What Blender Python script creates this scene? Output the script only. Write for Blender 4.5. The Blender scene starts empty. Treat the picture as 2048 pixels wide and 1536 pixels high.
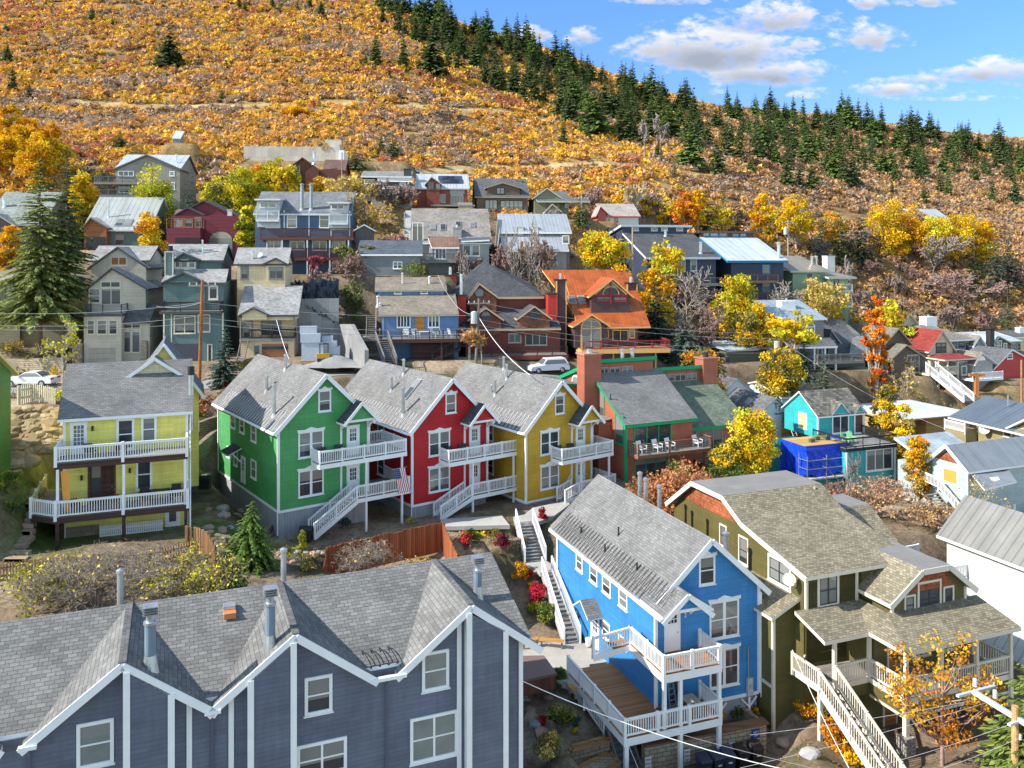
import bpy, math, random
import numpy as np
from mathutils import Vector, Matrix
random.seed(7); rng=np.random.default_rng(11)
SC=bpy.context.scene; COL=SC.collection
R=math.radians
# ------------------------------------------------------------------ camera
F_=1680.0; CU=1024.0; CV=503.0; CZ=40.0      # focal length (px of the 2048 px photo), vanishing point, height
cam=bpy.data.cameras.new('camera'); camo=bpy.data.objects.new('camera',cam); COL.objects.link(camo)
cam.sensor_width=36; cam.lens=36*F_/2048; cam.shift_y=-(768-CV)/2048
cam.clip_start=0.5; cam.clip_end=4000
camo.location=(0,0,CZ); camo.rotation_euler=(R(90),0,0); SC.camera=camo
# ------------------------------------------------------------------ light
SUN=Vector((-.768,-.232,.60)).normalized()
SC.view_settings.view_transform='Standard'; SC.view_settings.look='None'
SC.view_settings.exposure=1.22; SC.view_settings.gamma=1
sl=bpy.data.lights.new('sun','SUN'); sl.energy=3.45; sl.angle=R(.5); sl.color=(1,.93,.82)
so=bpy.data.objects.new('sun',sl); COL.objects.link(so); so.rotation_euler=SUN.to_track_quat('Z','Y').to_euler()
W=bpy.data.worlds.new('World'); SC.world=W; W.use_nodes=True
def build_world():
    nt=W.node_tree; N=nt.nodes; L=nt.links; N.clear()
    def n(t,**k):
        o=N.new(t)
        for a,b in k.items(): setattr(o,a,b)
        return o
    def m(op,a,b=None,c=None):
        o=n('ShaderNodeMath',operation=op)
        for i,x in enumerate((a,b,c)):
            if x is None: continue
            if isinstance(x,(int,float)): o.inputs[i].default_value=x
            else: L.new(x,o.inputs[i])
        return o.outputs[0]
    sky=n('ShaderNodeTexSky',sky_type='NISHITA',sun_disc=False)
    sky.sun_elevation=math.asin(SUN.z); sky.sun_rotation=math.atan2(SUN.x,SUN.y)
    sky.altitude=2100; sky.air_density=1.0; sky.dust_density=.6; sky.ozone_density=2.2
    tc=n('ShaderNodeTexCoord'); sp=n('ShaderNodeSeparateXYZ'); L.new(tc.outputs['Generated'],sp.inputs[0])
    yy=m('MAXIMUM',sp.outputs[1],.02)
    a=m('DIVIDE',sp.outputs[0],yy); e=m('DIVIDE',sp.outputs[2],yy)      # bearing and height of the sky direction
    cv=n('ShaderNodeCombineXYZ'); L.new(a,cv.inputs[0]); L.new(m('MULTIPLY',e,1.9),cv.inputs[1])
    def noise(sc,det,rough=.6,off=0):
        t=n('ShaderNodeTexNoise'); t.inputs['Scale'].default_value=sc; t.inputs['Detail'].default_value=det; t.inputs['Roughness'].default_value=rough
        mp=n('ShaderNodeMapping'); mp.inputs['Location'].default_value=(off,off*.7,off*.3); L.new(cv.outputs[0],mp.inputs[0]); L.new(mp.outputs[0],t.inputs['Vector'])
        return t.outputs['Fac']
    big=noise(20,8,.62,3.1); fine=noise(64,6,.6,7.7)
    # cumulus: (bearing, height, half width, half height, strength) ; drawn in sky directions
    CL=[(1420,105,150,44,1),(1530,150,120,26,1),(1545,42,115,30,.85),(1745,80,66,30,.8),(1170,76,32,16,.8),(1072,68,26,16,.75),(1735,8,34,12,.8),(1850,4,50,12,.8),(1350,2,90,9,.7),(1600,92,40,14,.6),
        (1790,182,140,13,.75),(1990,150,110,20,.95),(2100,150,150,30,1),(1420,182,32,8,.5),(1900,160,120,9,.7),(1860,196,130,6,.5),(1620,190,70,8,.4),(2300,90,160,40,.9),(700,-220,220,60,.9),(-300,60,200,50,.9),(2600,-100,240,70,.9)]
    tot=None; bot=None
    for (u,v,w,h,s) in CL:
        ca=(u-CU)/F_; ce=(CV-v)/F_; w*=1.4/F_; h*=1.6/F_
        dx=m('DIVIDE',m('SUBTRACT',a,ca),w); dy=m('DIVIDE',m('SUBTRACT',e,ce),h)
        dn=m('MULTIPLY',m('MINIMUM',dy,0),1.5)                       # flat undersides
        d=m('ADD',m('MULTIPLY',dx,dx),m('ADD',m('MULTIPLY',m('MAXIMUM',dy,0),m('MAXIMUM',dy,0)),m('MULTIPLY',dn,dn)))
        k=m('MULTIPLY',m('MAXIMUM',m('SUBTRACT',1.25,d),0),s)
        b=m('MULTIPLY',k,m('MULTIPLY_ADD',dy,-.5,.5))
        tot=k if tot is None else m('MAXIMUM',tot,k); bot=b if bot is None else m('MAXIMUM',bot,b)
    nz=m('ADD',m('MULTIPLY',m('SUBTRACT',big,.5),4.2),m('MULTIPLY',m('SUBTRACT',fine,.5),2.2))
    den=m('MULTIPLY',m('SUBTRACT',m('ADD',m('MULTIPLY',tot,1.25),nz),.36),m('MINIMUM',m('MULTIPLY',tot,4),1))
    mr=n('ShaderNodeMapRange',interpolation_type='SMOOTHSTEP'); mr.inputs[1].default_value=0; mr.inputs[2].default_value=1.25; L.new(den,mr.inputs[0])
    cc=n('ShaderNodeMix',data_type='RGBA'); cc.inputs[6].default_value=(3.15,3.1,3.05,1); cc.inputs[7].default_value=(1.2,1.32,1.52,1)
    mb=n('ShaderNodeMapRange'); mb.inputs[1].default_value=.15; mb.inputs[2].default_value=.75; L.new(m('ADD',bot,m('MULTIPLY',m('SUBTRACT',big,.5),.6)),mb.inputs[0]); L.new(mb.outputs[0],cc.inputs[0])
    mx=n('ShaderNodeMix',data_type='RGBA'); L.new(m('MULTIPLY',mr.outputs[0],.93),mx.inputs[0])
    # blue of clear air low down; unseen upper dome warmed and brightened as fill
    tint=n('ShaderNodeMix',data_type='RGBA',blend_type='MULTIPLY'); tint.inputs[0].default_value=1; L.new(sky.outputs[0],tint.inputs[6])
    low=n('ShaderNodeMapRange',interpolation_type='SMOOTHSTEP'); low.inputs[1].default_value=.0; low.inputs[2].default_value=.34; L.new(e,low.inputs[0]); air=n('ShaderNodeMix',data_type='RGBA'); air.inputs[6].default_value=(.37,.405,.47,1); air.inputs[7].default_value=(.41,.59,.83,1); L.new(low.outputs[0],air.inputs[0])
    hi=n('ShaderNodeMapRange',interpolation_type='SMOOTHSTEP'); hi.inputs[1].default_value=.36; hi.inputs[2].default_value=.75; L.new(e,hi.inputs[0]); up=n('ShaderNodeMix',data_type='RGBA'); L.new(hi.outputs[0],up.inputs[0]); L.new(air.outputs[2],up.inputs[6]); up.inputs[7].default_value=(1.42,1.22,.95,1); L.new(up.outputs[2],tint.inputs[7])
    L.new(tint.outputs[2],mx.inputs[6]); L.new(cc.outputs[2],mx.inputs[7])
    bg=n('ShaderNodeBackground'); bg.inputs[1].default_value=.15; L.new(mx.outputs[2],bg.inputs[0])
    o=n('ShaderNodeOutputWorld'); L.new(bg.outputs[0],o.inputs[0])
SKYTINT=(1.0,1.0,1.0,1)
build_world()
SC.cycles.max_bounces=6; SC.cycles.diffuse_bounces=3; SC.cycles.glossy_bounces=3; SC.cycles.transmission_bounces=2; SC.cycles.transparent_max_bounces=4
# ------------------------------------------------------------------ measuring: photo coordinates of enlarged views -> directions
VW=dict(a1=(0,150,3.938),b1=(500,200,3.938),c1=(1000,250,3.938),d1=(1500,300,3.737),e1=(0,440,4.8),f1=(300,440,4.8),g1=(680,460,3.103),h1=(1300,560,2.738),
a2=(0,680,3.4136),b2=(400,680,3.491),c2=(800,680,4.0413),d2=(1060,680,4.042),e2=(1420,740,3.261),f2=(1080,940,2.577),g2=(1420,940,2.576),h2=(0,1040,1.8963),
a3=(1040,1240,5.19),b3=(1340,1360,4.096),c3=(1780,1240,5.19),d3=(0,940,4.6545),e3=(860,1000,4.8),f3=(600,0,2.844),g3=(1260,0,2.599),h3=(0,0,3.2),p=(0,0,1))
def uv_(view,x,y): a=VW[view]; return a[0]+x/a[2],a[1]+y/a[2]
def P(u,v,Y): return Vector(((u-CU)*Y/F_,Y,CZ-(v-CV)*Y/F_))
def pz(x,y,z,view='p'):
    u,v=uv_(view,x,y); return P(u,v,(CZ-z)*F_/(v-CV))
# ------------------------------------------------------------------ materials
MC={}
class NT:
    def __init__(s,name):
        s.m=bpy.data.materials.new(name); s.m.use_nodes=True; s.t=s.m.node_tree; s.N=s.t.nodes; s.L=s.t.links
        s.b=s.N['Principled BSDF']
    def n(s,t,**k):
        o=s.N.new(t)
        for a,b in k.items(): setattr(o,a,b)
        return o
    def lk(s,a,b): s.L.new(a,b)
    def math(s,op,a,b=None):
        o=s.n('ShaderNodeMath',operation=op)
        for i,x in enumerate((a,b)):
            if x is None: continue
            if isinstance(x,(int,float)): o.inputs[i].default_value=x
            else: s.lk(x,o.inputs[i])
        return o.outputs[0]
    def mix(s,f,a,b,mode='MIX'):
        o=s.n('ShaderNodeMix',data_type='RGBA',blend_type=mode)
        for i,x in ((0,f),(6,a),(7,b)):
            if isinstance(x,(int,float)): o.inputs[i].default_value=x
            elif isinstance(x,tuple): o.inputs[i].default_value=x if len(x)==4 else (*x,1)
            else: s.lk(x,o.inputs[i])
        return o.outputs[2]
    def uv(s): return s.n('ShaderNodeUVMap').outputs[0]
    def noise(s,vec,sc,det=3,rough=.55):
        o=s.n('ShaderNodeTexNoise'); o.inputs['Scale'].default_value=sc; o.inputs['Detail'].default_value=det; o.inputs['Roughness'].default_value=rough
        if vec is not None: s.lk(vec,o.inputs['Vector'])
        return o.outputs['Fac']
    def ramp(s,f,*st):
        o=s.n('ShaderNodeValToRGB'); e=o.color_ramp.elements
        while len(e)<len(st): e.new(.5)
        for i,(p,c) in enumerate(st): e[i].position=p; e[i].color=(*c,1) if len(c)==3 else c
        s.lk(f,o.inputs[0]); return o.outputs[0]
    def bump(s,h,st=.4,d=.02):
        o=s.n('ShaderNodeBump'); o.inputs['Strength'].default_value=st; o.inputs['Distance'].default_value=d; s.lk(h,o.inputs['Height']); s.lk(o.outputs[0],s.b.inputs['Normal'])
    def col(s,c):
        if isinstance(c,tuple): s.b.inputs['Base Color'].default_value=(*c,1)
        else: s.lk(c,s.b.inputs['Base Color'])
    def set(s,r=.7,metal=0,spec=.4):
        s.b.inputs['Roughness'].default_value=r; s.b.inputs['Metallic'].default_value=metal; s.b.inputs['Specular IOR Level'].default_value=spec
def cached(f):
    def g(*a,**k):
        key=(f.__name__,a,tuple(sorted(k.items())))
        if key not in MC: MC[key]=f(*a,**k)
        return MC[key]
    return g
def grn(s,vec,c,amt=.12,sc=.7):
    """colour with slow weathering variation"""
    f=s.noise(vec,sc,4,.65); r=s.ramp(f,(.3,(1-amt,)*3),(.7,(1+amt,)*3)); return s.mix(1.0,c,r,'MULTIPLY')
@cached
def paint(c,r=.55,amt=.06):
    s=NT('paint'); s.set(r); g=s.n('ShaderNodeNewGeometry').outputs['Position']; s.col(grn(s,g,c,amt,1.3)); return s.m
@cached
def siding(c,pitch=.15,vertical=False,amt=.13):
    s=NT('lap_siding'); s.set(.6); uv=s.uv(); sp=s.n('ShaderNodeSeparateXYZ'); s.lk(uv,sp.inputs[0])
    t=s.math('FRACT',s.math('DIVIDE',sp.outputs[0 if vertical else 1],pitch))
    row=s.math('FLOOR',s.math('DIVIDE',sp.outputs[0 if vertical else 1],pitch))
    w=s.n('ShaderNodeTexWhiteNoise',noise_dimensions='2D'); cx=s.n('ShaderNodeCombineXYZ'); s.lk(row,cx.inputs[0]); s.lk(s.math('FLOOR',s.math('DIVIDE',sp.outputs[1 if vertical else 0],3.1)),cx.inputs[1]); s.lk(cx.outputs[0],w.inputs[0])
    base=grn(s,uv,c,amt,.5); base=s.mix(.5,base,s.ramp(w.outputs[0],(0,(.86,)*3),(1,(1.1,)*3)),'MULTIPLY')
    mp=s.n('ShaderNodeMapping'); mp.inputs['Scale'].default_value=(.6,9,1) if not vertical else (9,.6,1); s.lk(uv,mp.inputs[0])
    base=s.mix(.7,base,s.ramp(s.noise(mp.outputs[0],1.2,4,.7),(.3,(.86,)*3),(.7,(1.1,)*3)),'MULTIPLY')
    m2=s.n('ShaderNodeMapping'); m2.inputs['Scale'].default_value=(5,.35,1); s.lk(uv,m2.inputs[0]); base=s.mix(.55,base,s.ramp(s.noise(m2.outputs[0],1,5,.75),(.32,(.78,.77,.75)),(.68,(1.1,)*3)),'MULTIPLY')
    ln=s.ramp(t,(0,(.55,)*3),(.12,(1,)*3)); base=s.mix(1.0,base,ln,'MULTIPLY'); s.col(base)  # dark crease line paints the shade under each board into the colour
    s.bump(t if not vertical else ln,.5,.02); return s.m
@cached
def shingle(c,var=.25,w=.3,h=.16,dark=.5,stain=.3):
    s=NT('shingles'); s.set(.92,0,.2); uv=s.uv()
    b=s.n('ShaderNodeTexBrick',offset=.5); b.inputs['Scale'].default_value=1; b.inputs['Brick Width'].default_value=w; b.inputs['Row Height'].default_value=h; b.inputs['Mortar Size'].default_value=.011; b.inputs['Mortar Smooth'].default_value=.3
    b.inputs['Color1'].default_value=(*[x*(1-var) for x in c],1); b.inputs['Color2'].default_value=(*[x*(1+var) for x in c],1); b.inputs['Mortar'].default_value=(*[x*dark for x in c],1); b.inputs['Bias'].default_value=0
    s.lk(uv,b.inputs['Vector']); base=b.outputs['Color']
    base=s.mix(1.0,base,s.ramp(s.noise(uv,.35,5,.7),(.3,(1-stain,)*3),(.7,(1+stain*.6,)*3)),'MULTIPLY')
    base=s.mix(.8,base,s.ramp(s.noise(uv,14,2,.6),(.3,(.82,)*3),(.7,(1.16,)*3)),'MULTIPLY'); s.col(base)
    sp=s.n('ShaderNodeSeparateXYZ'); s.lk(uv,sp.inputs[0]); t=s.math('FRACT',s.math('DIVIDE',sp.outputs[1],h))
    s.bump(s.math('SUBTRACT',s.math('MULTIPLY',b.outputs['Fac'],-.6),t),.6,.02); return s.m
@cached
def seam(c,w=.45,r=.42,metal=.25,rust=0.,bump=1.):
    s=NT('standing_seam_metal'); s.set(r,metal,.5); uv=s.uv(); sp=s.n('ShaderNodeSeparateXYZ'); s.lk(uv,sp.inputs[0])
    t=s.math('FRACT',s.math('DIVIDE',sp.outputs[0],w)); d=s.math('ABSOLUTE',s.math('SUBTRACT',t,.5))
    ln=s.ramp(d,(0,(1,)*3),(.09,(0,)*3)); base=grn(s,uv,c,.12,.6)
    row=s.n('ShaderNodeTexWhiteNoise',noise_dimensions='1D'); s.lk(s.math('FLOOR',s.math('DIVIDE',sp.outputs[0],w)),row.inputs[1]); base=s.mix(.6,base,s.ramp(row.outputs[0],(0,(.85,)*3),(1,(1.12,)*3)),'MULTIPLY')
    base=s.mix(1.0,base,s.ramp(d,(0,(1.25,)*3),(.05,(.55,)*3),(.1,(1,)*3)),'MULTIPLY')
    if rust: base=s.mix(s.ramp(s.noise(uv,.5,5,.7),(.45,(0,)*3),(.6,(rust,)*3)),base,tuple(x*.45 for x in c))
    s.col(base); s.bump(ln,.8*bump,.04); return s.m
@cached
def glass(kind=0):
    s=NT('window_glass'); s.set(.06,0,.7); inf=s.n('ShaderNodeObjectInfo').outputs['Random']; g=s.n('ShaderNodeNewGeometry').outputs['Position']
    f=s.noise(g,.9,3,.6)
    base=s.mix(f,(.012,.015,.02),(.07,.085,.1)) if kind==0 else s.mix(f,(.10,.12,.12),(.30,.33,.32))
    if kind==0: base=s.mix(s.ramp(inf,(.55,(0,)*3),(1,(.55,)*3)),base,(.32,.33,.32))
    ge=s.n('ShaderNodeSeparateXYZ'); s.lk(s.n('ShaderNodeTexCoord').outputs['Generated'],ge.inputs[0]); wn=s.n('ShaderNodeTexWhiteNoise',noise_dimensions='1D'); s.lk(inf,wn.inputs[1])
    bl=s.math('GREATER_THAN',ge.outputs[2],s.math('MULTIPLY_ADD',wn.outputs[0],1.5) if 0 else s.math('ADD',s.math('MULTIPLY',wn.outputs[0],1.1),.12)); st=s.ramp(s.math('FRACT',s.math('MULTIPLY',ge.outputs[2],22)),(0,(.17,.17,.165)),(.5,(.27,.27,.26)))
    base=s.mix(s.math('MULTIPLY',bl,.8),base,st)
    s.col(base); s.bump(f,.04,.05); return s.m
@cached
def wood(c,w=.14,vertical=False,amt=.25,r=.75):
    s=NT('wood_boards'); s.set(r,0,.25); uv=s.uv(); sp=s.n('ShaderNodeSeparateXYZ'); s.lk(uv,sp.inputs[0]); k=0 if vertical else 1
    q=s.math('DIVIDE',sp.outputs[k],w); wn=s.n('ShaderNodeTexWhiteNoise',noise_dimensions='1D'); s.lk(s.math('FLOOR',q),wn.inputs[1])
    base=s.mix(1.0,c,s.ramp(wn.outputs[0],(0,(1-amt,)*3),(1,(1+amt,)*3)),'MULTIPLY')
    mp=s.n('ShaderNodeMapping'); mp.inputs['Scale'].default_value=(14,1,1) if vertical else (1,14,1); s.lk(uv,mp.inputs[0])
    base=s.mix(.9,base,s.ramp(s.noise(mp.outputs[0],1.5,4,.7),(.3,(.7,)*3),(.7,(1.2,)*3)),'MULTIPLY')
    ln=s.ramp(s.math('FRACT',q),(0,(.4,)*3),(.1,(1,)*3)); s.col(s.mix(1.0,base,ln,'MULTIPLY')); s.bump(ln,.5,.015); return s.m
@cached
def stone(c1,c2,sc=2.2,mort=(.2,.17,.13),rect=True):
    s=NT('stonework'); s.set(.9,0,.2); uv=s.uv()
    if rect:
        b=s.n('ShaderNodeTexBrick',offset=.37); b.inputs['Scale'].default_value=1; b.inputs['Brick Width'].default_value=1.1/sc; b.inputs['Row Height'].default_value=.55/sc; b.inputs['Mortar Size'].default_value=.02
        b.inputs['Color1'].default_value=(*c1,1); b.inputs['Color2'].default_value=(*c2,1); b.inputs['Mortar'].default_value=(*mort,1); ns=s.n('ShaderNodeTexNoise'); ns.inputs['Scale'].default_value=2.2
        s.lk(uv,ns.inputs['Vector']); dv=s.mix(.05,uv,ns.outputs['Color']); s.lk(dv,b.inputs['Vector']); base=b.outputs['Color']; h=s.math('MULTIPLY',b.outputs['Fac'],-1)
    else:
        v=s.n('ShaderNodeTexVoronoi',feature='F1'); v.inputs['Scale'].default_value=sc; s.lk(uv,v.inputs['Vector']); e=s.n('ShaderNodeTexVoronoi',feature='DISTANCE_TO_EDGE'); e.inputs['Scale'].default_value=sc; s.lk(uv,e.inputs['Vector'])
        sp=s.n('ShaderNodeSeparateXYZ'); s.lk(v.outputs['Color'],sp.inputs[0]); base=s.mix(sp.outputs[0],c1,c2); h=s.ramp(e.outputs['Distance'],(0,(0,)*3),(.1,(1,)*3)); base=s.mix(h,mort,base)
    base=s.mix(.8,base,s.ramp(s.noise(uv,5,4,.7),(.25,(.65,)*3),(.75,(1.25,)*3)),'MULTIPLY'); s.col(base); s.bump(h,.8,.05); return s.m
@cached
def concrete(c=(.36,.35,.33),amt=.2,lines=0):
    s=NT('concrete'); s.set(.88,0,.25); g=s.n('ShaderNodeNewGeometry').outputs['Position']; base=grn(s,g,c,amt,.35); base=s.mix(.6,base,s.ramp(s.noise(g,6,4,.7),(.3,(.85,)*3),(.7,(1.12,)*3)),'MULTIPLY')
    if lines:
        b=s.n('ShaderNodeTexBrick',offset=.5); b.inputs['Scale'].default_value=1; b.inputs['Brick Width'].default_value=lines; b.inputs['Row Height'].default_value=lines*1.6; b.inputs['Mortar Size'].default_value=.03
        b.inputs['Color1'].default_value=(.86,.86,.86,1); b.inputs['Color2'].default_value=(1.08,1.08,1.08,1); b.inputs['Mortar'].default_value=(.75,.75,.75,1); s.lk(s.uv(),b.inputs['Vector']); base=s.mix(1.0,base,b.outputs['Color'],'MULTIPLY')
    s.col(base); s.bump(s.noise(g,9,4,.7),.25,.03); return s.m
@cached
def leafmat(tr=.25):
    s=NT('foliage'); s.set(.75,0,.15); a=s.n('ShaderNodeAttribute',attribute_name='Col'); s.lk(a.outputs['Color'],s.b.inputs['Base Color'])
    if tr:
        t=s.n('ShaderNodeBsdfTranslucent'); s.lk(a.outputs['Color'],t.inputs[0]); mx=s.n('ShaderNodeMixShader'); mx.inputs[0].default_value=tr
        s.lk(s.b.outputs[0],mx.inputs[1]); s.lk(t.outputs[0],mx.inputs[2]); s.lk(mx.outputs[0],s.N['Material Output'].inputs[0])
    return s.m
@cached
def bark(c=(.16,.12,.09),white=False):
    s=NT('bark'); s.set(.9,0,.15); g=s.n('ShaderNodeTexCoord').outputs['Object']; f=s.noise(g,5,5,.7)
    s.col(s.ramp(f,(.3,tuple(x*.6 for x in c)),(.65,tuple(min(1,x*1.3) for x in c)))); s.bump(f,.6,.03); return s.m
WHITE=(.80,.81,.82)
def white(): return paint(WHITE,.5,.05)
@cached
def galv(): 
    s=NT('galvanised_steel'); s.set(.35,.75,.5); g=s.n('ShaderNodeNewGeometry').outputs['Position']; s.col(grn(s,g,(.5,.53,.56),.2,2)); return s.m
# ------------------------------------------------------------------ meshes
def tag(o,label=None,cat=None,group=None,kind=None):
    for k,v in (('label',label),('category',cat),('group',group),('kind',kind)):
        if v: o[k]=v
    return o
class MB:
    def __init__(s,dm=None): s.v=[]; s.f=[]; s.m=[]; s.mats=[]; s.dm=dm
    def mi(s,m):
        if m not in s.mats: s.mats.append(m)
        return s.mats.index(m)
    def face(s,pts,m):
        b=len(s.v); s.v+= [tuple(p) for p in pts]; s.f.append(tuple(range(b,b+len(pts)))); s.m.append(s.mi(m))
    def hexa(s,p,m,mt=None):
        """8 points: 0-3 bottom ring (ccw seen from above), 4-7 top ring"""
        b=len(s.v); s.v+=[tuple(q) for q in p]; k=s.mi(m); kt=s.mi(mt) if mt else k
        for q,mm in (((3,2,1,0),k),((4,5,6,7),kt),((0,1,5,4),k),((1,2,6,5),k),((2,3,7,6),k),((3,0,4,7),k)): s.f.append(tuple(b+i for i in q)); s.m.append(mm)
    def box(s,x0,x1,y0,y1,z0,z1,m=None,mt=None):
        m=m or s.dm
        if x0>x1: x0,x1=x1,x0
        if y0>y1: y0,y1=y1,y0
        if z0>z1: z0,z1=z1,z0
        s.hexa([(x0,y0,z0),(x1,y0,z0),(x1,y1,z0),(x0,y1,z0),(x0,y0,z1),(x1,y0,z1),(x1,y1,z1),(x0,y1,z1)],m,mt)
    def bar(s,p,q,w,h,m):
        p=Vector(p); q=Vector(q); d=(q-p)
        if d.length<1e-5: return
        d.normalize(); up=Vector((0,0,1)) if abs(d.z)<.95 else Vector((0,1,0)); r=d.cross(up).normalized(); u=r.cross(d)
        r*=w/2; u*=h/2
        s.hexa([p-r-u,p+r-u,q+r-u,q-r-u,p-r+u,p+r+u,q+r+u,q-r+u],m)
    def tube(s,p,q,r0,r1,m,n=8,cap=True):
        p=Vector(p); q=Vector(q); d=q-p
        if d.length<1e-6: return
        d.normalize(); a=d.orthogonal().normalized(); c=d.cross(a); b=len(s.v); k=s.mi(m)
        for o,r in ((p,r0),(q,r1)):
            for i in range(n):
                t=2*math.pi*i/n; s.v.append(tuple(o+a*(r*math.cos(t))+c*(r*math.sin(t))))
        for i in range(n): j=(i+1)%n; s.f.append((b+i,b+j,b+n+j,b+n+i)); s.m.append(k)
        if cap: s.f.append(tuple(b+n+i for i in range(n))); s.m.append(k); s.f.append(tuple(b+n-1-i for i in range(n))); s.m.append(k)
    def path(s,pts,r,m,n=6):
        for a,b in zip(pts,pts[1:]): s.tube(a,b,r,r,m,n)
    def slab(s,pts,t,mt,ms,drop=None):
        """sheet with thickness: pts = top outline (ccw from above); sides and underside in ms"""
        pts=[Vector(p) for p in pts]; n=len(pts); nm=Vector((0,0,0))
        for i in range(n): a=pts[i]; c=pts[(i+1)%n]; nm+=Vector(((a.y-c.y)*(a.z+c.z),(a.z-c.z)*(a.x+c.x),(a.x-c.x)*(a.y+c.y)))
        if nm.z<0: pts.reverse()
        low=[p-Vector((0,0,t)) for p in pts]
        s.face(pts,mt); s.face(low[::-1],ms)
        for i in range(n): j=(i+1)%n; s.face([pts[i],low[i],low[j],pts[j]],ms)
    def prism(s,poly,d,m,mc=None):
        """polygon (list of 3d points) extruded by vector d"""
        poly=[Vector(p) for p in poly]; d=Vector(d); n=len(poly); nm=Vector((0,0,0))
        for i in range(n): a=poly[i]; c=poly[(i+1)%n]; nm+=Vector(((a.y-c.y)*(a.z+c.z),(a.z-c.z)*(a.x+c.x),(a.x-c.x)*(a.y+c.y)))
        if nm.dot(d)>0: poly.reverse()
        top=[p+d for p in poly]; s.face(poly,mc or m); s.face(top[::-1],mc or m)
        for i in range(n): j=(i+1)%n; s.face([poly[j],poly[i],top[i],top[j]],m)
    def build(s,name,parent=None,smooth=False):
        me=bpy.data.meshes.new(name); me.from_pydata(s.v,[],s.f)
        for m in s.mats: me.materials.append(m)
        me.polygons.foreach_set('material_index',s.m)
        co=np.array(s.v,dtype=np.float64).reshape(-1,3); nl=len(me.loops); vi=np.empty(nl,dtype=np.int32); me.loops.foreach_get('vertex_index',vi)
        tot=np.empty(len(s.f),dtype=np.int32); me.polygons.foreach_get('loop_total',tot); nr=np.empty(len(s.f)*3); me.polygons.foreach_get('normal',nr); nr=nr.reshape(-1,3)
        flat=np.abs(nr[:,2])>.985; t=np.stack([-nr[:,1],nr[:,0],np.zeros(len(nr))],1); t[flat]=(1,0,0); t/=np.maximum(np.linalg.norm(t,axis=1,keepdims=True),1e-9); bb=np.cross(nr,t); bb[flat]=(0,1,0)
        pf=np.repeat(np.arange(len(s.f)),tot); c=co[vi]; uv=np.stack([(c*t[pf]).sum(1),(c*bb[pf]).sum(1)],1)
        ul=me.uv_layers.new(name='UVMap'); ul.data.foreach_set('uv',uv.astype(np.float32).ravel())
        if smooth: me.polygons.foreach_set('use_smooth',[True]*len(s.f))
        me.update(); o=bpy.data.objects.new(name,me); COL.objects.link(o)
        if parent is not None: o.parent=parent
        return o
def quads(name,V,C,mat,parent=None,k=4):
    """V (n,k,3) leaf corners, C (n,3) colours"""
    V=np.asarray(V,dtype=np.float32); n=V.shape[0]; me=bpy.data.meshes.new(name)
    me.vertices.add(n*k); me.vertices.foreach_set('co',V.ravel()); me.loops.add(n*k); me.loops.foreach_set('vertex_index',np.arange(n*k,dtype=np.int32)); me.polygons.add(n)
    me.polygons.foreach_set('loop_start',np.arange(0,n*k,k,dtype=np.int32)); me.polygons.foreach_set('loop_total',np.full(n,k,dtype=np.int32)); me.update(calc_edges=True)
    at=me.color_attributes.new('Col','FLOAT_COLOR','POINT'); c=np.ones((n*k,4),dtype=np.float32); c[:,:3]=np.repeat(np.clip(C,0,1),k,axis=0); at.data.foreach_set('color',c.ravel())
    me.materials.append(mat); o=bpy.data.objects.new(name,me); COL.objects.link(o)
    if parent is not None: o.parent=parent
    return o
def thing(name,label,cat,loc=(0,0,0),rz=0,group=None):
    o=bpy.data.objects.new(name,None); COL.objects.link(o); o.location=loc; o.rotation_euler=(0,0,rz); o.empty_display_size=.3
    return tag(o,label,cat,group)
def dup(o,loc=None,rz=None,sc=None,label=None,group=None,parent=None):
    c=o.copy(); COL.objects.link(c)
    if parent is not None: c.parent=parent
    else:
        if loc is not None: c.location=loc
        if rz is not None: c.rotation_euler=(0,0,rz)
        if sc is not None: c.scale=sc if isinstance(sc,tuple) else (sc,sc,sc)
        tag(c,label,None,group)
    for ch in list(o.children): dup(ch,parent=c)
    return c
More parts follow.
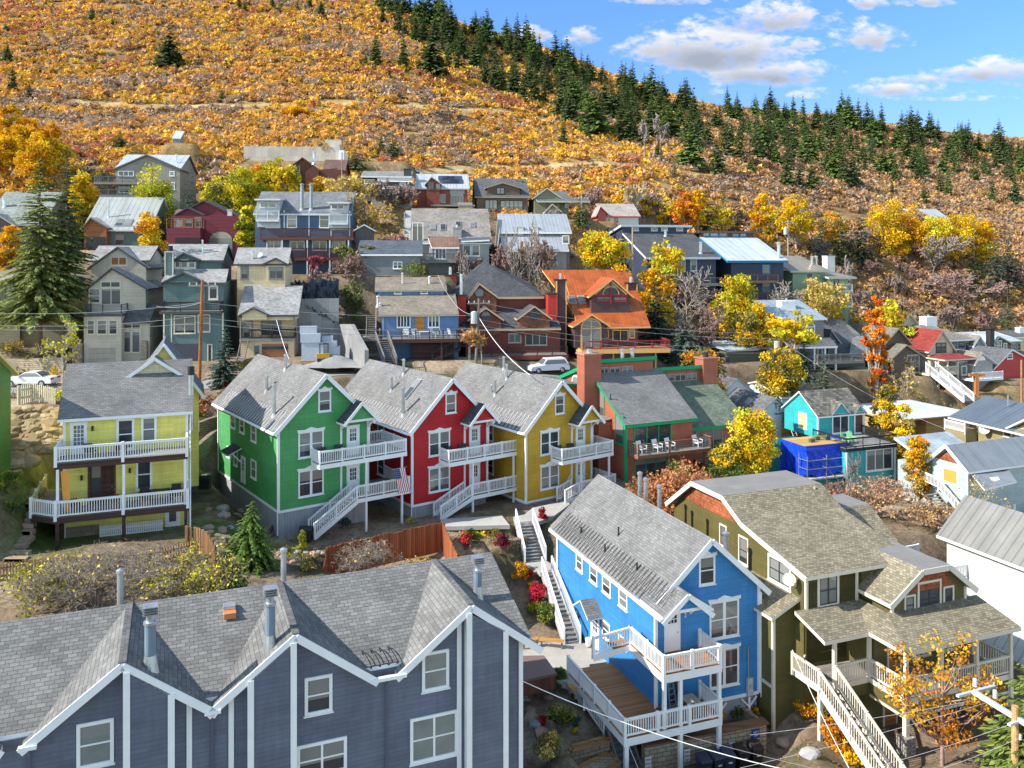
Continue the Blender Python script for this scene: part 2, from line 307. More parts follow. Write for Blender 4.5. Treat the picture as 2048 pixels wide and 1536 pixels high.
# ------------------------------------------------------------------ houses
PADS=[]      # (corner, d1, d2, x0, x1, y0, y1, z): ground levelled under and round a house
class House:
    def __init__(s,name,label,view,x,y,Y,yaw,wall,roof,trim=None,cat='house',group=None,shift=0,dz=0,pane=None):
        s.V=view; u,v=uv_(view,x,y); s.yaw=R(yaw); c,si=math.cos(s.yaw),math.sin(s.yaw); s.d1=Vector((c,si,0)); s.d2=Vector((-si,c,0))
        s.o=P(u,v,Y)+s.d1*shift+Vector((0,0,dz)); s.wm,s.rm,s.tm=wall,roof,trim or white(); s.pane=pane or glass()
        s.root=thing(name,label,cat,s.o,s.yaw,group); s.W=MB(wall); s.Rf=MB(roof); s.T=MB(s.tm); s.k=0; s.sc=1.0
    def view(s,v): s.V=v; return s
    def _hit(s,x,y,X0,d,view=None):
        u,v=uv_(view or s.V,x,y); k=(u-CU)/F_; t=(k*X0.y-X0.x)/(d.x-k*d.y); Y=X0.y+t*d.y; return t,CZ-(v-CV)*Y/F_-s.o.z
    def Fp(s,x,y,yo=0,view=None): return s._hit(x,y,s.o+s.d2*yo,s.d1,view)
    def Lp(s,x,y,xo=0,view=None): return s._hit(x,y,s.o+s.d1*xo,s.d2,view)
    def w(s,x,y,z): return s.o+(s.d1*x+s.d2*y+Vector((0,0,z)))*s.sc
    def at(s,x,y,zo,view=None):
        """photo point on a level plane at local height zo -> local x,y"""
        u,v=uv_(view or s.V,x,y); Y=(CZ-s.o.z-zo)*F_/(v-CV); q=P(u,v,Y)-s.o; return q.dot(s.d1),q.dot(s.d2)
    def eps(s): s.k+=1; return .002*s.k
    def pad(s,x0,x1,y0,y1,z=0): PADS.append((s.o.copy(),s.d1,s.d2,x0,x1,y0,y1,s.o.z+z))
    def block(s,x0,x1,y0,y1,z0,z1,m=None):
        e=s.eps(); s.W.box(x0-e,x1+e,y0-e,y1+e,z0,z1-e*.5,m or s.wm)
    def gab(s,x0,x1,y0,y1,z0,ze,zr,axis='y',xr=None,ov=.4,og=.35,t=.2,m=None,mr=None,mt=None,walls=True,half=None):
        """gabled volume. axis 'y': ridge runs back, gable faces front; 'x': ridge runs along the front"""
        e=s.eps(); m=m or s.wm; mr=mr or s.rm; mt=mt or s.tm; h=t+e
        if axis=='y':
            xr=(x0+x1)/2 if xr is None else xr
            if walls: s.W.prism([(x0-e,y0-e,z0),(x1+e,y0-e,z0),(x1+e,y0-e,ze),(xr,y0-e,zr-.02),(x0-e,y0-e,ze)],(0,y1-y0+2*e,0),m)
            a=(zr-ze)/(xr-x0); b=(zr-ze)/(x1-xr)
            if half!='R': s.Rf.slab([(x0-ov,y0-og,ze-a*ov+h),(xr,y0-og,zr+h),(xr,y1+og,zr+h),(x0-ov,y1+og,ze-a*ov+h)],t,mr,mt)
            if half!='L': s.Rf.slab([(x1+ov,y0-og,ze-b*ov+h),(x1+ov,y1+og,ze-b*ov+h),(xr,y1+og,zr+h),(xr,y0-og,zr+h)],t,mr,mt)
        else:
            xr=(y0+y1)/2 if xr is None else xr
            if walls: s.W.prism([(x0-e,y0-e,z0),(x0-e,y1+e,z0),(x0-e,y1+e,ze),(x0-e,xr,zr-.02),(x0-e,y0-e,ze)],(x1-x0+2*e,0,0),m)
            a=(zr-ze)/(xr-y0); b=(zr-ze)/(y1-xr)
            s.Rf.slab([(x0-og,y0-ov,ze-a*ov+h),(x1+og,y0-ov,ze-a*ov+h),(x1+og,xr,zr+h),(x0-og,xr,zr+h)],t,mr,mt)
            s.Rf.slab([(x0-og,xr,zr+h),(x1+og,xr,zr+h),(x1+og,y1+ov,ze-b*ov+h),(x0-og,y1+ov,ze-b*ov+h)],t,mr,mt)
    def shed(s,x0,x1,y0,y1,z0,za,zb,axis='y',ov=.35,og=.3,t=.2,m=None,mr=None,mt=None,walls=True):
        """one roof plane; height za at the low coordinate of the axis, zb at the high one"""
        e=s.eps(); m=m or s.wm; mr=mr or s.rm; mt=mt or s.tm; h=t+e
        if axis=='y':
            g=(zb-za)/(y1-y0)
            if walls: s.W.prism([(x0-e,y0-e,z0),(x0-e,y1+e,z0),(x0-e,y1+e,zb),(x0-e,y0-e,za)],(x1-x0+2*e,0,0),m)
            s.Rf.slab([(x0-og,y0-ov,za-g*ov+h),(x1+og,y0-ov,za-g*ov+h),(x1+og,y1+ov,zb+g*ov+h),(x0-og,y1+ov,zb+g*ov+h)],t,mr,mt)
        else:
            g=(zb-za)/(x1-x0)
            if walls: s.W.prism([(x0-e,y0-e,z0),(x1+e,y0-e,z0),(x1+e,y0-e,zb),(x0-e,y0-e,za)],(0,y1-y0+2*e,0),m)
            s.Rf.slab([(x0-ov,y0-og,za-g*ov+h),(x1+ov,y0-og,zb+g*ov+h),(x1+ov,y1+og,zb+g*ov+h),(x0-ov,y1+og,za-g*ov+h)],t,mr,mt)
    def hip(s,x0,x1,y0,y1,ze,zr,run,ov=.4,t=.2,mr=None,mt=None,axis='x'):
        e=s.eps(); mr=mr or s.rm; mt=mt or s.tm; x0-=ov;x1+=ov;y0-=ov;y1+=ov
        if axis=='x': yr=(y0+y1)/2; A=(x0+run,yr,zr); B=(x1-run,yr,zr)
        else: xr=(x0+x1)/2; A=(xr,y0+run,zr); B=(xr,y1-run,zr)
        c=[(x0,y0,ze),(x1,y0,ze),(x1,y1,ze),(x0,y1,ze)]
        F4=[[c[0],c[1],B,A],[c[1],c[2],B],[c[2],c[3],A,B],[c[3],c[0],A]] if axis=='x' else [[c[0],c[1],A],[c[1],c[2],B,A],[c[2],c[3],B],[c[3],c[0],A,B]]
        for q in F4: s.Rf.slab(q,t,mr,mt)
    def cb(s,x,y,z0,z1,w=.14,m=None):
        e=s.eps(); s.T.box(x-w/2-e,x+w/2+e,y-w/2-e,y+w/2+e,z0,z1,m or s.tm)
    def band(s,x0,x1,z,yo=0,h=.18,m=None,d=.04): e=s.eps(); s.T.box(x0,x1,yo-d-e,yo+.02,z,z+h,m or s.tm)
    def pt(s,pl,po,a,z,out):
        if pl=='F': return (a,po-out,z)
        if pl=='B': return (a,po+out,z)
        if pl=='L': return (po-out,a,z)
        return (po+out,a,z)
    def win(s,pl,a0,a1,z0,z1,po=0,n=1,dh=True,cw=.11,ped=False,m=None,pm=None,name='window',sill=True,out=.05,rows=None,mu=.045):
        m=m or s.tm; B=MB(); Q=MB()
        if a0>a1: a0,a1=a1,a0
        if z0>z1: z0,z1=z1,z0
        def bx(a,b,c,d,o0,o1,mm,T=B):
            p=s.pt(pl,po,a,c,o0); q=s.pt(pl,po,b,d,o1); T.box(p[0],q[0],p[1],q[1],p[2],q[2],mm)
        i0,i1,j0,j1=a0+cw,a1-cw,z0+cw,z1-cw
        bx(a0,i0,z0,z1,-.01,out,m); bx(i1,a1,z0,z1,-.01,out,m); bx(i0,i1,j1,z1,-.01,out,m); bx(i0,i1,z0,j0,-.01,out+.012,m)
        if sill: bx(a0-.05,a1+.05,z0-.05,z0-.002,-.01,out+.05,m)
        if ped:
            bx(a0-.08,a1+.08,z1+.002,z1+.10,-.01,out+.06,m); c=(a0+a1)/2; g=.16
            pts=[s.pt(pl,po,a,z,-.01) for a,z in ((a0-.08,z1+.102),(a1+.08,z1+.102),(a1+.12,z1+.17),(c+.25*(a1-a0),z1+.13),(c,z1+.14+g),(c-.25*(a1-a0),z1+.13),(a0-.12,z1+.17))]
            B.prism(pts,Vector(s.pt(pl,po,0,0,out+.03))-Vector(s.pt(pl,po,0,0,-.01)),m)
        ms=getattr(s,'sash',None)
        if ms: g=.06; bx(i0,i0+g,j0,j1,-.01,out-.02,ms); bx(i1-g,i1,j0,j1,-.01,out-.02,ms); bx(i0+g,i1-g,j0,j0+g,-.01,out-.02,ms); bx(i0+g,i1-g,j1-g,j1,-.01,out-.02,ms)
        ms=ms or m
        for i in range(1,n): a=i0+(i1-i0)*i/n; bx(a-mu,a+mu,j0,j1,-.01,out-.012,ms)
        rr=rows if rows else ((.5,) if dh else ())
        for r in rr: z=j0+(j1-j0)*r; bx(i0,i1,z-.03,z+.03,-.01,out-.016,ms)
        bx(i0,i1,j0,j1,-.008,.018,pm or s.pane,Q)
        w=B.build(name,s.root); Q.build('pane',w); return w
    def wF(s,x0,y0,x1,y1,yo=0,view=None,**k):
        a,b=s.Fp(x0,y0,yo,view); c,d=s.Fp(x1,y1,yo,view); return s.win('F',a,c,d,b,po=yo,**k)
    def wL(s,x0,y0,x1,y1,xo=0,view=None,**k):
        a,b=s.Lp(x0,y0,xo,view); c,d=s.Lp(x1,y1,xo,view); return s.win('L',a,c,d,b,po=xo,**k)
    def door(s,pl,a0,a1,z0,z1,po=0,m=None,mt=None,lite=(.2,.8,.5,.92),n=3,r=3,cw=.1,label=None,out=.05):
        m=m or white(); mt=mt or s.tm; B=MB(); Q=MB()
        if a0>a1: a0,a1=a1,a0
        def bx(a,b,c,d,o0,o1,mm,T=B):
            p=s.pt(pl,po,a,c,o0); q=s.pt(pl,po,b,d,o1); T.box(p[0],q[0],p[1],q[1],p[2],q[2],mm)
        bx(a0,a0+cw,z0,z1,-.01,out,mt); bx(a1-cw,a1,z0,z1,-.01,out,mt); bx(a0-.04,a1+.04,z1,z1+cw,-.01,out+.02,mt); bx(a0+cw,a1-cw,z0,z1-.003,-.01,out-.02,m)
        W_=a1-a0-2*cw; H_=z1-z0; o=B.build('door',s.root)
        if label: o['label']=label
        if lite:
            x0=a0+cw+W_*lite[0]; x1=a0+cw+W_*lite[1]; y0=z0+H_*lite[2]; y1=z0+H_*lite[3]
            bx(x0,x1,y0,y1,0,out-.012,s.pane,Q); Q.build('pane',o); M=MB()
            for i in range(1,n): a=x0+(x1-x0)*i/n; bx(a-.018,a+.018,y0,y1,0,out-.004,m,M)
            for i in range(1,r): z=y0+(y1-y0)*i/r; bx(x0,x1,z-.018,z+.018,0,out-.006,m,M)
            if M.v: M.build('muntin',o)
        K=MB(); ka=a1-cw-.08; K.tube(s.pt(pl,po,ka,z0+1.0,out-.03),s.pt(pl,po,ka,z0+1.0,out+.05),.035,.035,galv(),6); K.build('handle',o); return o
    def rail(s,pts,h=.95,m=None,sp=.14,bw=.045,post=.11,pe=1.9,name='railing',cap=.12,style='bal',mb=None):
        m=m or white(); B=MB(); k=len(pts)
        for i in range(k-1):
            p=Vector(pts[i]); q=Vector(pts[i+1]); d=q-p; L=d.length; Lh=Vector((d.x,d.y,0)).length
            n=max(1,round(Lh/pe)); up=Vector((0,0,1))
            B.bar(p+up*h,q+up*h,cap,.05,m)
            if style=='bal':
                B.bar(p+up*(h-.075),q+up*(h-.075),.05,.08,m); B.bar(p+up*.13,q+up*.13,.05,.09,m); nb=max(1,int(Lh/sp))
                for j in range(nb):
                    c=p+d*((j+.5)/nb); B.box(c.x-bw/2,c.x+bw/2,c.y-bw/2,c.y+bw/2,c.z+.15,c.z+h-.09,mb or m)
            elif style=='cable':
                for j in range(1,6): B.bar(p+up*(h*j/6.2),q+up*(h*j/6.2),.02,.025,mb or m)
            for j in range(n+1):
                if j==n and i<k-2: continue
                c=p+d*(j/n); B.box(c.x-post/2,c.x+post/2,c.y-post/2,c.y+post/2,c.z-.2,c.z+h+.07,m)
        return B.build(name,s.root)
    def deck(s,x0,x1,y0,y1,z,t=.3,m=None,mt=None,name='deck',rim=None):
        B=MB(); e=s.eps(); B.box(x0-e,x1+e,y0-e,y1+e,z-t,z,rim or m or white(),mt or m or white()); return B.build(name,s.root)
    def stairs(s,top,bot,wd,m=None,mt=None,n=None,name='stairs',strg=True):
        """flight from top (x,y,z) to bot; wd = sideways vector (x,y) to the far side"""
        m=m or white(); mt=mt or m; B=MB(); t=Vector(top); b=Vector(bot); w=Vector((wd[0],wd[1],0)); n=n or max(2,round(abs(t.z-b.z)/.19)); d=(b-t)
        run=Vector((d.x,d.y,0))/n
        for i in range(n):
            z=t.z+d.z*(i+1)/n; p=t+run*i; p.z=z
            a=[p,p+w,p+w+run*1.05,p+run*1.05]; c=[q-Vector((0,0,.05)) for q in a]
            if w.cross(run).z<0: a.reverse(); c.reverse()
            B.hexa(c+a,mt)
        if strg:
            for o in (Vector((0,0,0)),w): B.bar(t+o-Vector((0,0,.22)),b+o-Vector((0,0,.05)),.06,.3,m)
        return B.build(name,s.root)
    def post(s,x,y,z0,z1,w=.15,m=None,name='post'):
        B=MB(); B.box(x-w/2,x+w/2,y-w/2,y+w/2,z0,z1,m or white()); return B.build(name,s.root)
    def pipe(s,x,y,z0,h,r=.1,name='vent_pipe',cap=True,m=None,mc=None):
        B=MB(); m=m or galv(); B.tube((x,y,z0-.3),(x,y,z0+h),r,r,m,10); B.tube((x,y,z0-.2),(x,y,z0+.12),r*1.9,r*1.15,m,10)
        if cap: B.tube((x,y,z0+h+.03),(x,y,z0+h+.16),r*1.35,r*1.35,mc or m,10); B.tube((x,y,z0+h+.16),(x,y,z0+h+.24),r*1.35,r*.3,mc or m,10)
        return B.build(name,s.root)
    def chimney(s,x0,x1,y0,y1,z0,z1,m,cap=None,mcap=None):
        B=MB(); B.box(x0,x1,y0,y1,z0,z1,m); B.box(x0-.06,x1+.06,y0-.06,y1+.06,z1,z1+.1,mcap or m); c=B.build('chimney',s.root)
        if cap: K=MB(); cx,cy=(x0+x1)/2,(y0+y1)/2; K.tube((cx,cy,z1+.1),(cx,cy,z1+.5),.16,.16,galv(),8); K.tube((cx,cy,z1+.5),(cx,cy,z1+.58),.24,.2,paint((.03,.03,.03)),8); K.build('flue',c)
        return c
    def gutter(s,pts,m=None,r=.045,name='downpipe'): B=MB(); B.path(pts,r,m or s.tm,6); return B.build(name,s.root)
    def part(s,name): return (MB(),lambda B: B.build(name,s.root))
    def sky(s,x,y,z,dx,dy,dz,L,w,name='skylight',along=None):
        """flat roof window lying on a slope: centre, downslope unit (dx,dy,dz)"""
        d=Vector((dx,dy,dz)).normalized(); up=Vector((0,0,1)); side=d.cross(up).normalized(); nrm=side.cross(d); c=Vector((x,y,z))+nrm*.06
        B=MB(); Q=MB()
        def q(T,l,ww,h0,h1,m):
            a=[c+d*(sx*l/2)+side*(sy*ww/2)+nrm*h0 for sx,sy in ((-1,-1),(1,-1),(1,1),(-1,1))]; b=[p+nrm*(h1-h0) for p in a]
            if (a[1]-a[0]).cross(a[2]-a[1]).dot(nrm)<0: a.reverse(); b.reverse()
            T.hexa(a+b,m)
        q(B,L,w,-.1,.06,paint((.3,.32,.34))); o=B.build(name,s.root); q(Q,L-.14,w-.14,.05,.075,glass()); Q.build('pane',o)
    def finish(s):
        a=s.W.build('wall',s.root) if s.W.v else None
        b=s.Rf.build('roof',s.root) if s.Rf.v else None
        c=s.T.build('trim',s.root) if s.T.v else None
        return s

def lettering(parent,name,body,size,loc,rot,m,align='LEFT',ext=.012):
    tx=bpy.data.curves.new(name,'FONT'); tx.body=body; tx.size=size; tx.extrude=ext; tx.align_x=align; t=bpy.data.objects.new(name,tx); COL.objects.link(t)
    me=bpy.data.meshes.new_from_object(t); bpy.data.objects.remove(t); bpy.data.curves.remove(tx); me.materials.clear(); me.materials.append(m); o=bpy.data.objects.new(name,me); COL.objects.link(o); o.parent=parent; o.location=loc; o.rotation_euler=rot; return o
def gfront(H,yo,dep,L,A,Rt,zb,ov=.35,**k):
    """gable facing the front: roof corner left, apex, roof corner right (photo points on the plane y=yo)"""
    xl,zl=H.Fp(*L,yo); xa,za=H.Fp(*A,yo); xr,zr=H.Fp(*Rt,yo); ze=(zl+zr)/2; za-=.2; ze+=(za-ze)/(xr-xl)*2*ov-.2
    H.gab(xl+ov,xr-ov,yo,yo+dep,zb,ze,za,xr=xa,ov=ov,**k); return xl+ov,xr-ov,ze,za
def gside(H,yo,yr,dep,L,Rt,Rg,zb,ov=.35,**k):
    """ridge along the front: eave corners left and right on the plane y=yo, one ridge point on y=yo+yr"""
    xl,zl=H.Fp(*L,yo-ov); xr,zr=H.Fp(*Rt,yo-ov); _,zg=H.Fp(*Rg,yo+yr); ze=(zl+zr)/2; zg-=.2; ze+=(zg-ze)/yr*ov-.2
    H.gab(xl+.35,xr-.35,yo,yo+dep,zb,ze,zg,axis='x',xr=yo+yr,ov=ov,**k); return xl+.35,xr-.35,ze,zg
# ------------------------------------------------------------------ the houses in front
GREY_R=shingle((.20,.20,.20),.16); DARK_R=shingle((.085,.09,.10)); TAN_R=shingle((.255,.225,.16),.3,.24,.15,.42); BROWN_R=shingle((.26,.225,.18))
SKIRT=siding((.33,.34,.37),.22,True); DKWOOD=wood((.075,.04,.035)); DECKWOOD=wood((.36,.17,.07)); GREYWOOD=wood((.25,.23,.21)); BLK=paint((.02,.02,.022)); DKFR=paint((.03,.035,.045))
BRICKRED=siding((.40,.125,.075),.17); CEDAR=shingle((.32,.10,.045),.3,.18,.2,.5)
def roofpt(H,view,x,y,z0,ax,ay):
    """point of the roof plane z=z0+ax*x+ay*y seen at a photo point -> local coordinates"""
    u,v=uv_(view,x,y); D=Vector(((u-CU)/F_,1,-(v-CV)/F_)); C=Vector((0,0,CZ))-H.o
    px,py,pz=C.dot(H.d1),C.dot(H.d2),C.z; dx,dy,dz=D.dot(H.d1),D.dot(H.d2),D.z
    t=(z0+ax*px+ay*py-pz)/(dz-ax*dx-ay*dy); return px+t*dx,py+t*dy,pz+t*dz
def heat_cable(H,x0,x1,y0,y1,zf,n,m=None,name='heat_cable',lift=.05):
    """zigzag melt cable along an eave that runs in y; x0 eave, x1 upslope"""
    B=MB(); pts=[]
    for i in range(n*2+1): t=i/(n*2); x=x0 if i%2==0 else x1; pts.append((x,y0+(y1-y0)*t,zf(x)+lift))
    B.path(pts,.014,m or paint((.62,.63,.64)),4); return B.build(name,H.root)
def bracket(H,x,y,z,dx,dy,m=None): B=MB(); B.bar((x,y,z),(x+dx,y+dy,z+.75),.09,.09,m or white()); B.build('bracket',H.root)
def rowhouse(label,view,x,y,Y,c,dz,pipes,sky=None,deckL=2.5,deckR=9.55,lowL=5.4,stair=2.1,post=(6.2,9.2)):
    H=House('victorian_house',label,view,x,y,Y,36,siding(c),GREY_R,group='painted Victorian houses in a row'); Wd,L=7.0,14.0
    ze=7.95+dz; zr=11.4+dz; sk=1.92+dz; H.pad(-.5,7.6,-.3,L)
    H.block(.06,Wd-.06,.06,L-.06,-3,sk,SKIRT); H.gab(0,Wd,0,L,sk,ze,zr,ov=.45,og=.4,t=.16)
    H.band(0,Wd,sk-.1); H.T.box(-.045,.02,0,L,sk-.1,sk+.08,H.tm)
    for a in (0,Wd): H.cb(a,0,sk,ze)
    H.cb(0,L,sk,ze)
    s=(zr-ze)/3.5
    H.T.bar((-.45,-.42,ze-s*.45+.02),(3.5,-.42,zr+.02),.05,.3,H.tm); H.T.bar((7.45,-.42,ze-s*.45+.02),(3.5,-.42,zr+.02),.05,.3,H.tm)
    H.win('F',3.0,4.0,8.72+dz,10.3+dz,ped=True); H.win('F',1.47,3.42,5.52+dz,7.42+dz,n=2,ped=True,mu=.09); H.win('F',1.47,3.42,2.68+dz,4.62+dz,n=2,ped=True,mu=.09)
    for a,b,c0,c1 in ((9.55,10.7,6.2,7.3),(7.35,8.45,6.2,7.3),(4.6,5.8,6.0,7.4),(4.6,5.8,3.2,4.62),(9.0,9.9,3.3,4.6),(10.6,11.7,3.6,4.5)): H.win('L',a,b,c0+dz,c1+dz)
    # porch gable over the upper door
    px0,px1=4.75,7.05; pz=8.05+dz; pr=9.25+dz
    H.gab(px0,px1,-1.1,.6,pz,pz,pr,ov=.32,og=.25,t=.14,walls=False,mr=DARK_R); xm=(px0+px1)/2  # darker shingles paint in the shade that the house front casts here
    H.W.prism([(px0,-1.1,pz),(px1,-1.1,pz),(xm,-1.1,pr)],(0,.12,0),H.wm); H.band(px0-.2,px1+.2,pz-.16,-1.1,.16)
    H.T.bar((px0-.32,-1.36,pz-.33),(xm,-1.36,pr+.02),.05,.22,H.tm); H.T.bar((px1+.32,-1.36,pz-.33),(xm,-1.36,pr+.02),.05,.22,H.tm)
    for a in (px0+.05,px1-.05): H.cb(a,-.02,sk+.4,pz,.1); bracket(H,a,-.05,pz-.85,0,-.85)
    zu=5.2+dz; zl=2.27+dz
    H.door('F',5.25,6.3,zu,zu+2.15); H.door('F',5.25,6.3,zl,zl+2.1)
    H.deck(deckL,deckR,-1.5,0,zu,.32,white(),GREYWOOD); H.deck(7.0,deckR,0,2.6,zu,.32,white(),GREYWOOD)
    H.rail([(deckL,-.05,zu),(deckL,-1.45,zu),(deckR-.05,-1.45,zu),(deckR-.05,2.5,zu),(7.05,2.5,zu)])
    H.deck(lowL,deckR+.3,-1.5,0,zl,.3,white(),GREYWOOD); H.deck(7.0,deckR+.3,0,2.6,zl,.3,white(),GREYWOOD)
    H.rail([(lowL,-1.45,zl),(deckR+.25,-1.45,zl),(deckR+.25,2.5,zl)])
    H.stairs((lowL,-1.5,zl),(stair,-1.5,.1),(0,1.05),white(),GREYWOOD)
    H.rail([(lowL,-1.48,zl),(stair,-1.48,.15)]); H.rail([(lowL,-.42,zl),(stair,-.42,.15)])
    for a in post: H.post(a,-1.38,-2,zl-.28,.14); H.post(a,-1.38,zl,zu-.3,.13)
    zf=lambda x: ze+s*x+.16
    heat_cable(H,-.4,.75,.2,L-1,zf,24); heat_cable(H,7.4,6.3,.2,L-1,lambda x: ze+s*(7-x)+.16,24)
    for (a,b,h,r) in pipes:
        q=roofpt(H,view,a,b,ze+.17,s,0); H.pipe(q[0],q[1],q[2],h,r)
    if sky: q=roofpt(H,view,sky[0],sky[1],ze+.17,s,0); H.sky(q[0],q[1],q[2],-1,0,-s,2.1,.75)
    H.gutter([(-.42,-.2,ze-.25),(-.12,-.12,ze-.7),(-.1,-.1,.3)]); H.gutter([(7.4,-.2,ze-.25),(7.12,-.1,ze-.7),(7.1,-.1,zu)])
    H.T.tube((-.5,-.3,ze-s*.45+.05),(-.5,L+.2,ze-s*.45+.05),.07,.07,H.tm,6)
    return H
GREEN=rowhouse('green Victorian house with a white stairway, left of the red one','b2',548,1390,60,(.075,.33,.11),0,[(518,525,2.1,.13),(465,355,1.0,.12),(597,205,1.0,.11)])
H=GREEN; B=MB(); H.Rf.slab([(-1.1,8.0,4.55),(0,8.0,5.0),(0,10.0,5.0),(-1.1,10.0,4.55)],.1,DARK_R,H.tm); H.door('L',7.1,8.15,2.3,4.3)
bracket(H,-.02,8.1,3.85,-.7,0); H.W.box(8.9,9.1,9.5,9.6,2,2.1,H.wm)
ac=MB(); ac.box(9.0,9.5,-1.9,-1.6,5.4,5.9,white()); H.finish()
RED=rowhouse('bright red Victorian house between the green and the yellow ones','c2',98,1450,65,(.47,.013,.02),-.9,[(25,605,2.0,.13),(-70,405,.9,.11),(30,275,1.1,.11)],(100,400),2.45,9.2,4.55,1.7,(4.7,8.7)); RED.finish()
YEL=rowhouse('mustard yellow Victorian house, third in the painted row','c2',1018,1340,68,(.58,.35,.03),-1.68,[(768,440,1.1,.11),(740,425,.5,.06),(862,310,1.1,.1),(838,230,.9,.1)],None,2.6,8.2,4.4,2.9,(4.7,7.8))
H=YEL; H.part; B=MB(); q=[roofpt(H,'c2',a,b,6.07+.185,1.0143,0) for a,b in ((900,590),(985,565),(1000,585),(960,610),(985,625),(940,660),(905,630))]; B.slab(q,.012,shingle((.10,.10,.105)),BLK); B.build('roof_patch',H.root)
H.rail([(8.2,2.5,.6),(8.2,-1.0,.6),(6.6,-1.45,.6)]); H.deck(6.5,8.3,-1.5,2.6,.6,.25,white(),DECKWOOD); H.T.bar((3.55,-.06,.35),(4.75,-.06,1.95),.05,.06,H.tm)
H.finish()
# ---- blue house
BL=House('victorian_house','tall bright blue house with two white porches and a brown deck','f2',1110,1215,47.6,20,siding((.04,.235,.56)),GREY_R,shift=-6.4,group='painted Victorian houses in a row'); H=BL
L=13.5; ze=6.85; zr=9.8; xm=3.3; s=(zr-ze)/xm; H.pad(-.5,7.2,0,L,.3)
H.block(.08,6.52,.08,L,-3,.75,SKIRT); H.gab(0,6.6,0,L,.75,ze,zr,ov=.5,og=.4,t=.16); H.band(0,6.6,.66); H.cb(0,0,.75,ze); H.cb(6.6,0,.75,ze); H.cb(0,L,.75,ze)
H.T.bar((-.5,-.42,ze-s*.5+.02),(xm,-.42,zr+.02),.05,.3,H.tm); H.T.bar((7.1,-.42,ze-s*.5+.02),(xm,-.42,zr+.02),.05,.3,H.tm)
H.win('F',2.68,3.72,7.3,8.9,ped=True); H.win('F',3.36,5.28,4.2,6.28,n=2,ped=True,mu=.09); H.win('F',3.36,5.28,1.48,3.6,n=2,ped=True,mu=.09)
for q in ((188,415,222,535),(258,480,298,600),(323,533,367,660),(408,600,453,732),(323,765,363,890),(408,842,452,935)): H.wL(*q)
H.door('L',*sorted((H.Lp(265,745)[0],H.Lp(308,740)[0])),.95,3.1,label='white side door under a small gabled hood'); y0=H.Lp(285,700)[0]
H.gab(-1.0,0,y0-1.0,y0+1.0,3.35,3.35,4.0,axis='x',ov=.15,og=.05,t=.1,walls=False); H.W.prism([(-1,y0-1,3.35),(-1,y0+1,3.35),(-1,y0,3.95)],(.1,0,0),H.wm); bracket(H,-.02,y0-.9,2.5,-.8,0); bracket(H,-.02,y0+.9,2.5,-.8,0)
H.gab(0,2.1,-1.35,.6,ze,ze,7.55,ov=.5,og=.25,t=.155,walls=False); H.W.prism([(0,-1.35,ze-.1),(2.1,-1.35,ze-.1),(1.05,-1.35,7.5)],(0,.12,0),H.wm); H.T.bar((-.5,-1.62,ze-.55),(1.05,-1.62,7.58),.05,.26,H.tm); H.T.bar((2.6,-1.62,ze-.55),(1.05,-1.62,7.58),.05,.26,H.tm); H.band(-.1,2.2,ze-.2,-1.35,.16)
for a in (.05,2.1): bracket(H,a,-.05,ze-.95,0,-.9)
H.door('F',.5,1.5,3.98,6.1,lite=(.15,.85,.72,.92),n=3,r=2); H.door('F',.55,1.5,1.15,3.2,m=paint((.05,.03,.03)),lite=None)
zu=3.95; zl=1.12; D1=paint((.24,.14,.09))
H.deck(-.75,2.75,-2.1,0,zu,.42,white(),DECKWOOD); H.deck(-.75,0,0,1.6,zu,.42,white(),DECKWOOD)
H.rail([(2.7,-.05,zu),(2.7,-2.05,zu),(-.7,-2.05,zu),(-.7,1.55,zu)],post=.16); a=H.at(327,960,zu+.5,'f2')
H.rail([(-.7,1.55,zu),(-2.9,1.75,zu-.35)],post=.14); B=MB(); B.bar((-.7,1.5,zu-.15),(-2.9,1.7,zu-.5),.06,.34,white()); B.bar((-1.8,1.9,zu-.05),(-.7,1.9,zu-.02),.8,.06,DECKWOOD); B.build('ramp',H.root)
H.deck(-3.0,0,-2.1,5.2,zl,.4,white(),DECKWOOD); H.deck(0,2.75,-2.1,0,zl,.4,white(),DECKWOOD)
H.rail([(2.7,-.05,zl),(2.7,-2.05,zl),(-2.95,-2.05,zl),(-2.95,5.0,zl)],post=.16)
for a,b in ((2.65,-2.0),(-2.85,-2.0),(.3,-2.0)): H.post(a,b,-2.6,zl-.3,.2)
for a,b in ((2.65,-2.0),(.3,-2.0),(-.62,-1.95)): H.post(a,b,zl,zu-.3,.18)
heat_cable(H,-.45,.75,-1.0,L-.3,lambda x: ze+s*x+.16,34,paint((.05,.05,.055)))
for (a,b,h,r) in ((405,335,.5,.05),(335,420,.45,.05),(500,515,.4,.05),(212,322,.35,.05)): q=roofpt(H,'f2',a,b,ze+.17,s,0); H.pipe(q[0],q[1],q[2],h,r,cap=False,m=BLK,name='roof_vent')
for (yy,h) in ((10.2,1.5),(9.4,1.3),(7.6,1.3)): H.pipe(4.6,yy,zr-1.2,h+.6,.14)
H.pipe(6.5,3.0,6.3,2.4,.16); 
H.gutter([(-.45,-.1,ze-.4),(-.12,-.12,ze-.8),(-.12,-.12,zl)]); H.gutter([(6.72,-.1,ze-.4),(6.72,-.1,.5)]); H.gutter([(-.1,L-.2,ze-.3),(-.1,L-.2,1)])
B=MB(); B.box(5.75,6.1,-.22,-.05,.75,1.75,paint((.45,.47,.48))); B.tube((5.92,-.27,1.3),(5.92,-.2,1.3),.1,.1,galv(),10); B.build('electric_meter',H.root)
B=MB(); B.tube((5.85,-.12,1.75),(5.85,-.12,3.5),.035,.035,galv()); B.build('conduit',H.root)
lettering(H.root,'house_number','2',.34,(1.72,-.05,5.72),(R(90),0,0),white())
